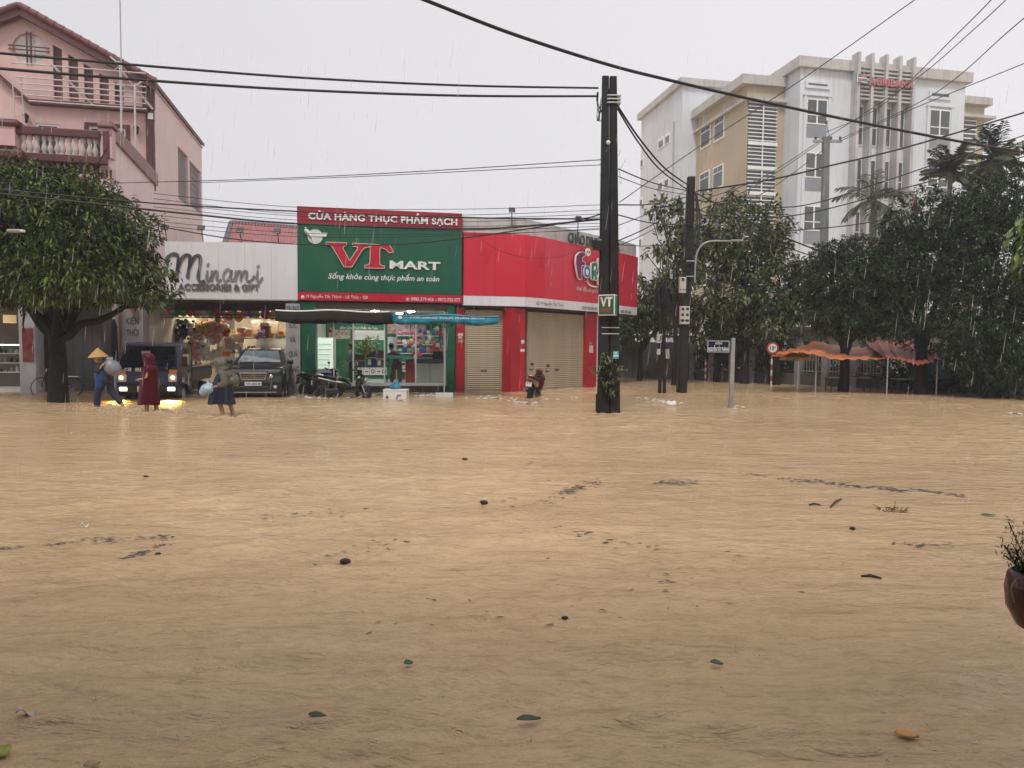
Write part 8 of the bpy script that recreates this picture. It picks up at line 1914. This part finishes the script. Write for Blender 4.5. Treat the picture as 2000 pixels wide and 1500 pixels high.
# parasols before the grocery
def parasol(label, px, Y, x0, x1, yt, yv, cloth, edge, base=True, sag=0.05, text=None):
    t = thing('parasol', label, 'parasol', (hx(px, Y), Y, 0), R(6), 'parasols before the grocery'); ox = hx(px, Y); a, c = hx(x0, Y) - ox, hx(x1, Y) - ox; z = hz(px, yt, Y); dv = z - hz(px, yv, Y); D = 1.1
    top = lambda i, j: Vector((a + (c - a) * i, -D + 2 * D * j, z + 0.09 * math.sin(PI * i) ** 0.7 * math.sin(PI * j) ** 0.7 - sag * math.sin(2 * PI * i * 1.5) * 0.5))
    mb = MB(); mb.grid(top, 20, 12); mb.build('canopy', cloth, t, smooth=30, solid=0.008)
    mb = MB()
    for (f0) in (lambda i: top(i, 0) + Vector((0, -0.004, 0)), lambda i: top(i, 1) + Vector((0, 0.004, 0))): mb.grid(lambda i, j: f0(i) + Vector((0, 0.03 * math.sin(i * 40) * j, -dv * j * (1 + 0.06 * math.sin(i * 25)))), 30, 3)
    for i0, s_ in ((0, -1), (1, 1)): mb.grid(lambda i, j: top(i0, i) + Vector((0.004 * s_, 0, -dv * j)), 12, 3)
    mb.build('valance', edge, t, smooth=30, solid=0.006)
    mb = MB(); mb.tube([top(i, 0) + Vector((0, -0.014, 0.012)) for i in np.linspace(0, 1, 21)], 0.024, 5); mb.build('hem', whitep if not text else edge, t)
    MB().tube([(0, 0, -0.3), (0, 0, z + 0.15)], 0.025, 8).build('pole', steel, t)
    mb = MB()
    for i, j in ((0, 0), (1, 0), (0, 1), (1, 1), (0.5, 0), (0.5, 1)): mb.tube([(0, 0, z - 0.35), top(i, j) * 0.5 + Vector((0, 0, z * 0.5 - 0.05))], 0.01, 5); mb.tube([(0, 0, z + 0.12), top(i, j)], 0.008, 5)
    stuff(mb.build('ribs', black_metal, t))
    if text:
        for s_, d_ in ((text, 0),): lettering(s_, (a + (c - a) * 0.16, a + (c - a) * 0.86, z - dv * 0.5, z - dv * 0.06), whitep, t, -D - 0.045, 0.02)
        mb = MB(); mb.ball((a + (c - a) * 0.07, -D - 0.04, z - dv * 0.3), dv * 0.25, 10, 6, (1.3, 0.1, 1)); mb.build('round_mark', whitep, t)
    return t
dcl = mat('black_parasol', (0.012, 0.012, 0.014), 0.8, var=0.2, bump=0.2)
parasol('large black parasol with a pale hem before the lit grocery', 652, 23.6, 556, 764, 611, 630, dcl, dcl)
t = parasol('black parasol with a bright blue printed valance before the red pillars', 868, 24.2, 772, 968, 620, 632, mat('dull_teal_cloth', (0.04, 0.13, 0.17), 0.5), mat('blue_valance', (0.02, 0.27, 0.43), 0.5, var=0.15), text='CỬA HÀNG THỰC PHẨM SẠCH')
MB().box(-0.3, 0.3, -0.25, 0.25, -0.1, 0.13).build('base', mat('white_base', (0.6, 0.6, 0.58), 0.6, streak=0.2), t, bevel=0.02)

# ------------------------------------------------------------------ small things on and in the water
g = ground(771, 779); o = thing('foam_box', 'white foam box with black marks standing in the water before the grocery', 'box', (g.x, g.y, 0), R(-3)); w, h = 0.39, 0.31
foam = mat('white_foam', (0.74, 0.73, 0.7), 0.7, var=0.04, bump=0.15, bscale=80)
MB().box(-w, w, 0, 0.4, -0.1, h - 0.06).build('box', foam, o, bevel=0.02); MB().box(-w - 0.008, w + 0.008, -0.008, 0.408, h - 0.058, h).build('lid', foam, o, bevel=0.015)
mb = MB(); mb.prism([(-0.3, 0.02), (-0.2, 0.02), (-0.25, 0.13)], T(0, -0.012, 0), 0.01); mb.build('triangle_mark', blk, o); mb = MB(); stroke(mb, spline([Vector((0.06, 0.0, 0)), Vector((0.1, 0.1, 0)), Vector((0.2, 0.12, 0))], 4), 0.03, T(0, -0.012, 0), 0.01); mb.build('curved_mark', blk, o)
o2 = thing('plastic_bag', 'knotted blue-green plastic bag on top of the white foam box', 'plastic bag', (g.x - 0.02, g.y + 0.18, h)); mb = MB(); mb.ball((0, 0, 0.08), 0.17, 12, 8, (1.2, 0.9, 0.6)); mb.ball((0.04, 0, 0.18), 0.09, 10, 7); mb.ball((0.1, 0, 0.21), 0.05, 8, 5); remesh(mb.build('bag', mat('blue_green_bag', (0.02, 0.2, 0.3), 0.25, two=((0.01, 0.13, 0.14), (0.06, 0.33, 0.55)), scale=7, bump=0.6, bscale=14), o2), 0.016)
g = ground(1311, 792); o = thing('plastic_bag', 'crumpled white plastic bag floating near the pole stump', 'plastic bag', (g.x, g.y, 0)); mb = MB(); mb.ball((0, 0, 0.04), 0.16, 10, 7, (1.1, 0.8, 0.5)); mb.ball((-0.1, 0, 0.06), 0.08, 8, 6); mb.ball((0.09, 0, 0.09), 0.07, 8, 6); remesh(mb.build('bag', mat('white_bag', (0.7, 0.68, 0.66), 0.35, bump=0.7, bscale=18), o), 0.016)
def float_leaf(label, px, py, L, W, c, rot, cat='leaf', name='floating_leaf', group='leaves floating on the flood'):
    g = ground(px, py, 0.012); me = MB(); n = 8; top, bot = [], []
    for i in range(n + 1):
        x = i / n; w = W * math.sin(PI * x ** 0.8) * 0.5; zz = 0.004 * math.sin(PI * x * 1.5)
        top.append((x * L - L / 2, w, zz + 0.006)); bot.append((x * L - L / 2, -w, zz)); 
    mid = [(i / n * L - L / 2, 0, 0.0) for i in range(n + 1)]
    me.add(top + mid + bot, [(i, i + 1, n + 2 + i, n + 1 + i) for i in range(n)] + [(n + 1 + i, n + 2 + i, 2 * n + 3 + i, 2 * n + 2 + i) for i in range(n)])
    o = me.build(name, c, None, smooth=60, solid=0.002); o.location = (g.x, g.y, 0.016); o.rotation_euler = (0, 0, R(rot)); tag(o, label, cat, group)
gl = mat('wet_green_leaf', (0.02, 0.07, 0.03), 0.3, var=0.3, scale=30); yl = mat('yellow_green_leaf', (0.25, 0.28, 0.02), 0.35, var=0.2, scale=20); orl = mat('orange_leaf', (0.6, 0.27, 0.06), 0.4, var=0.2, scale=25)
float_leaf('short oval green leaf floating left of the centre foreground', 798, 1296, 0.05, 0.05, gl, 20); float_leaf('long dark green leaf floating at the bottom centre', 1033, 1405, 0.115, 0.042, gl, 8); float_leaf('small dark green leaf floating at the bottom, left of the long one', 620, 1398, 0.085, 0.03, gl, -5)
float_leaf('small green leaf floating right of the centre foreground', 1400, 1296, 0.07, 0.045, gl, -15); float_leaf('orange leaf floating near the bottom right corner', 1771, 1436, 0.10, 0.055, orl, -20); float_leaf('yellow-green leaf at the bottom left corner', 3, 1470, 0.10, 0.075, yl, -40); float_leaf('thin green leaf floating far right below the dark debris line', 1930, 1006, 0.17, 0.05, gl, 0); float_leaf('pale tan leaf cut by the bottom edge on the left', 180, 1494, 0.06, 0.04, mat('tan_leaf', (0.4, 0.27, 0.13), 0.6), 30)
darkb = mat('dark_debris', (0.035, 0.022, 0.02), 0.7, var=0.4, scale=20, bump=0.5)
for (lab, px, py, s_) in (('largest dark clump floating left of centre', 674, 1099, 0.05), ('dark clump floating just above the centre', 945, 983, 0.05), ('round dark lump floating left of the central clump', 716, 997, 0.03), ('small dark lump floating alone right of centre', 1665, 1034, 0.035), ('tiny dark lump low in the middle of the flood', 1103, 1210, 0.022), ('tiny dark lump high left in the flood', 285, 932, 0.03), ('dark speck below the grocery parasols', 908, 898, 0.04), ('small dark lump beneath the folded debris streak', 308, 1085, 0.03)):
    g = ground(px, py); o = MB().ball((0, 0, 0), s_, 7, 5, (1.2, 0.8, 0.5)).build('floating_debris', darkb, None); o.location = (g.x, g.y, 0.012); o.rotation_euler = (0, 0.2, rnd.uniform(0, 3)); tag(o, lab, 'debris', 'dark lumps floating on the flood')
for (lab, x0, y0, x1, y1) in (('short straight stick floating right of the debris line', 1580, 988, 1604, 989), ('crooked twig pointing up right under the debris line', 1622, 993, 1644, 976), ('dark stick floating right, low on the flood', 1682, 1129, 1722, 1133)):
    a, c = ground(x0, y0), ground(x1, y1); o = MB().tube([Vector((0, 0, 0)), (c - a) * 0.5 + Vector((0, 0.02, 0.01)), c - a], [0.009, 0.012, 0.006], 5).build('floating_stick', darkb, None); o.location = (a.x, a.y, 0.014); tag(o, lab, 'stick', 'sticks floating on the flood')
g = ground(1737, 997); o = thing('floating_weed', 'tuft of brown weed floating on the right of the flood', 'weed', (g.x, g.y, 0)); mb = MB()
for k in range(40): a = rnd.uniform(0, 6.28); r_ = rnd.uniform(0.02, 0.16); mb.tube([(r_ * math.cos(a), r_ * .6 * math.sin(a), 0), (r_ * 1.4 * math.cos(a + .4), r_ * .8 * math.sin(a + .4), rnd.uniform(0.0, 0.05))], 0.004, 3)
mb.tube([(0.05, 0, 0), (0.06, 0, 0.1)], 0.004, 3); mb.build('stalks', mat('brown_weed', (0.1, 0.06, 0.02), 0.7, var=0.4, scale=15), o)
rs = np.random.RandomState(91)
def flotsam(name, label_pts, n, smin, smax, m, seed, flat=0.25, z=0.006):
    rs = np.random.RandomState(seed); V, F = [], []
    segs_ = label_pts; wts = np.array([s[-1] for s in segs_], float); wts /= wts.sum()
    for k in range(n):
        (x0, y0, x1, y1, sp, _) = segs_[rs.choice(len(segs_), p=wts)]; a = rs.rand(); px, py = x0 + (x1 - x0) * a + rs.normal(0, sp * 1.5), y0 + (y1 - y0) * a + rs.normal(0, sp * 0.45)
        g = ground(px, max(py, 745)); L = rs.uniform(smin, smax) * (0.5 + g.y / 14); w = L * rs.uniform(0.12, 0.4); r_ = rs.normal(0.15, 0.5); h = L * flat * 0.3
        b = len(V); ca, sa = math.cos(r_), math.sin(r_)
        for (x, y, zz) in ((-L / 2, 0, 0), (-L * .1, w / 2, h * .3), (L / 2, 0, 0), (L * .1, -w / 2, h * .2), (0, 0, h)): V.append((g.x + x * ca - y * sa, g.y + x * sa + y * ca, zz + z))
        F += [(b, b + 1, b + 4), (b + 1, b + 2, b + 4), (b + 2, b + 3, b + 4), (b + 3, b, b + 4)]
    me = bpy.data.meshes.new(name); me.from_pydata(V, [], F); me.materials.append(m); fix_normals(me); return stuff(link(name, me))
flotsam('flotsam', [(1580, 940, 1770, 960, 4, 5), (1450, 925, 1600, 945, 4, 2), (1770, 955, 1890, 970, 3, 1.5), (1290, 942, 1360, 944, 6, 3), (1090, 965, 1165, 942, 6, 3), (1000, 985, 1100, 970, 12, 1), (1080, 1028, 1180, 1055, 8, 1), (1180, 1060, 1290, 1075, 12, 0.6), (150, 1055, 340, 1050, 6, 2), (240, 1095, 340, 1055, 4, 2.5), (0, 1075, 150, 1060, 5, 1.5), (500, 1010, 700, 1000, 8, 1), (1750, 1062, 1850, 1066, 6, 1), (600, 1100, 760, 1060, 15, 1), (200, 900, 1200, 900, 60, 1.2), (800, 1200, 1500, 1150, 90, 1.2)], 800, 0.025, 0.095, mat('grey_brown_scum', (0.075, 0.058, 0.055), 0.6, var=0.5, scale=9), 3)
flotsam('litter_scraps', [(680, 776, 748, 772, 4, 3), (798, 775, 848, 772, 4, 3), (900, 778, 1000, 776, 5, 1), (1000, 786, 1050, 790, 4, 1.2), (1060, 780, 1160, 778, 5, 0.6), (560, 776, 660, 780, 4, 1.2), (1240, 776, 1330, 790, 5, 0.7), (1400, 795, 1480, 800, 6, 0.4)], 150, 0.04, 0.10, paper, 4, 0.8, 0.02)
for (lab, px, py, w, c) in (('white sheet of paper floating before the red pillar', 972, 779, 0.28, whitep), ('flat white scrap floating below the wine-red scooter', 1032, 790, 0.3, paper), ('tan scrap floating beside the wine-red scooter', 1027, 783, 0.12, mat('tan_leaf')), ('white plastic strip floating at the lower left', 52, 1400, 0.08, paper), ('white scrap floating high on the left', 165, 1030, 0.07, whitep), ('flat white plastic floating in front of the foam box', 783, 783, 0.26, paper), ('white scrap with green lying at the far right waterline', 1982, 809, 0.4, whitep)):
    g = ground(px, py); o = MB().grid(lambda i, j: Vector((w * (i - .5), w * .35 * (j - .5), 0.012 + 0.02 * math.sin(5 * i + 2 * j))), 6, 3).build('floating_scrap', c, None, smooth=60, solid=0.004); o.location = (g.x, g.y, 0.012); o.rotation_euler = (0, 0, rnd.uniform(-0.2, 0.4)); tag(o, lab, 'scrap', 'scraps floating on the flood')
# rain: splashes where drops strike, foam where people wade, falling drops
wd = mat('rain_drop', (0.85, 0.84, 0.82), 0.1, var=0.03, alpha=0.4, spec=0.8); rs = np.random.RandomState(95); mb = MB()
for k in range(150):
    Y = 2.9 * (14 / 2.9) ** rs.rand(); X = rs.uniform(-0.78, 0.78) * Y; s_ = rs.uniform(0.4, 1.0)
    for j in range(rs.randint(2, 7)): a_ = rs.uniform(0, 6.28); mb.ball((X + 0.02 * s_ * math.cos(a_), Y + 0.02 * s_ * math.sin(a_), rs.uniform(0.004, 0.03 * s_)), rs.uniform(0.002, 0.0048), 5, 4)
    if k % 5 == 0: mb.tube([(X, Y, 0), (X, Y, 0.03 * s_), (X, Y, 0.045 * s_)], [0.004, 0.0015, 0.003], 5)
stuff(mb.build('rain_splashes', mat('pale_drop', (0.7, 0.66, 0.6), 0.15, var=0.05, spec=0.8), None, smooth=60))
mb = MB(); rs = np.random.RandomState(96)
for (px, py, sx, n_) in ((192, 797, 30, 110), (233, 795, 16, 90), (300, 806, 34, 190), (262, 806, 60, 90), (437, 814, 24, 90)):
    for k in range(n_): g = ground(px + rs.normal(0, sx), py + rs.normal(2, 3)); mb.ball((g.x, g.y, abs(rs.normal(0, 0.05))), rs.uniform(0.006, 0.02), 5, 4, (1.5, 1.2, 0.7))
stuff(mb.build('wading_splash', mat('muddy_foam', (0.6, 0.48, 0.34), 0.25, var=0.1), None, smooth=60))
mb = MB(); rs = np.random.RandomState(97)
for k in range(620):
    Y = 6.5 + 14 * rs.rand() ** 1.2; X = rs.uniform(-0.75, 0.78) * Y; Z = rs.uniform(0.1, 1.75 + 0.42 * Y); L = rs.uniform(0.05, 0.15) * (1 + Y * .1); r_ = rs.uniform(0.001, 0.0019) * (1 + Y * 0.1)
    d = Vector((-0.10 + rs.normal(0, 0.02), 0, -1)).normalized() * L; mb.tube([(X, Y, Z), Vector((X, Y, Z)) + d * 0.7, Vector((X, Y, Z)) + d], [r_ * 0.3, r_, r_ * 0.5], 4)
stuff(mb.build('rain', wd, None, smooth=60))
# hanging planter at the right edge
c = at(2020, 1172, 2.9); o = thing('potted_plant', 'dark red plastic planter with a needle-leaved plant, cut by the right edge', 'potted plant', (c.x, c.y, 0)); z0 = c.z
MB().lathe([(0.012, z0 - 0.14), (0.06, z0 - 0.11), (0.10, z0 - 0.03), (0.108, z0 + 0.05), (0.10, z0 + 0.105), (0.085, z0 + 0.12), (0.08, z0 + 0.09)], 14).build('pot', mat('dark_red_bag', (0.05, 0.008, 0.005), 0.35, var=0.5, scale=9, bump=0.5, bscale=14, coat=0.3), o, smooth=60)
MB().lathe([(0.083, z0 + 0.095), (0.02, z0 + 0.1)], 12).build('soil', bark, o); MB().tube(spline([(-0.098, -0.03, z0 + 0.1), (-0.125, -0.04, z0 + 0.07), (-0.12, -0.04, z0 + 0.03), (-0.103, -0.03, z0 + 0.0)], 4), 0.002, 5).build('cord', mat('pale_cord', (0.4, 0.33, 0.28), 0.6), o)
MB().tube(spline([(0.15, 0, -0.35), (0.15, 0, z0 - 0.3), (0.06, 0, z0 - 0.13), (0, 0, z0 - 0.12)], 4), 0.015, 8).build('stand', black_metal, o)
rs = np.random.RandomState(99); mb = MB(); Cn = []
for k in range(16):
    a = rs.uniform(0, 6.28); e = Vector((0.12 * math.cos(a), 0.1 * math.sin(a), z0 + 0.1 + rs.uniform(0.08, 0.24))) if k > 2 else Vector(((-0.135, -0.11, -0.09)[k], -0.03 * k, z0 + (0.19, 0.22, 0.27)[k])); s_ = Vector((rs.normal(0, .03), rs.normal(0, .03), z0 + 0.1)); q = spline([s_, s_.lerp(e, .5) + Vector((0, 0, -.02)), e], 5); mb.tube(q, 0.0025, 4)
    for p_ in q[3:]: Cn += [list(p_)] * 3
mb.build('stems', mat('dark_stem', (0.03, 0.028, 0.012), 0.6), o); V, F = leaves(rs, np.array(Cn), np.tile([0, 0, 0.6], (len(Cn), 1)), 3, 0.03, 0.005, 0.0, 0.8); link('needles', np_mesh('needles', V, F, leaf_mat('needle_leaf', (0.02, 0.05, 0.012), (0.09, 0.14, 0.04))), o)
# flag before the bank
b = Vector((hx(1771, 44), 44, 0)); o = thing('flag', 'limp red flag on a thin pole in front of the bank', 'flag', b); zz = hz(1771, 374, 44); MB().tube([(0, 0, -.3), (0, 0, zz)], 0.04, 6).build('flagpole', mat('galvanised'), o)
MB().grid(lambda i, j: Vector((0.05 + i * (0.08 + 0.32 * j) + 0.04 * math.sin(9 * j), 0.12 * math.sin(14 * i + 3 * j), zz - 0.15 - 0.95 * j - 0.1 * i)), 14, 10).build('cloth', mat('flag_red', (0.55, 0.03, 0.04), 0.7), o, smooth=70, solid=0.01)
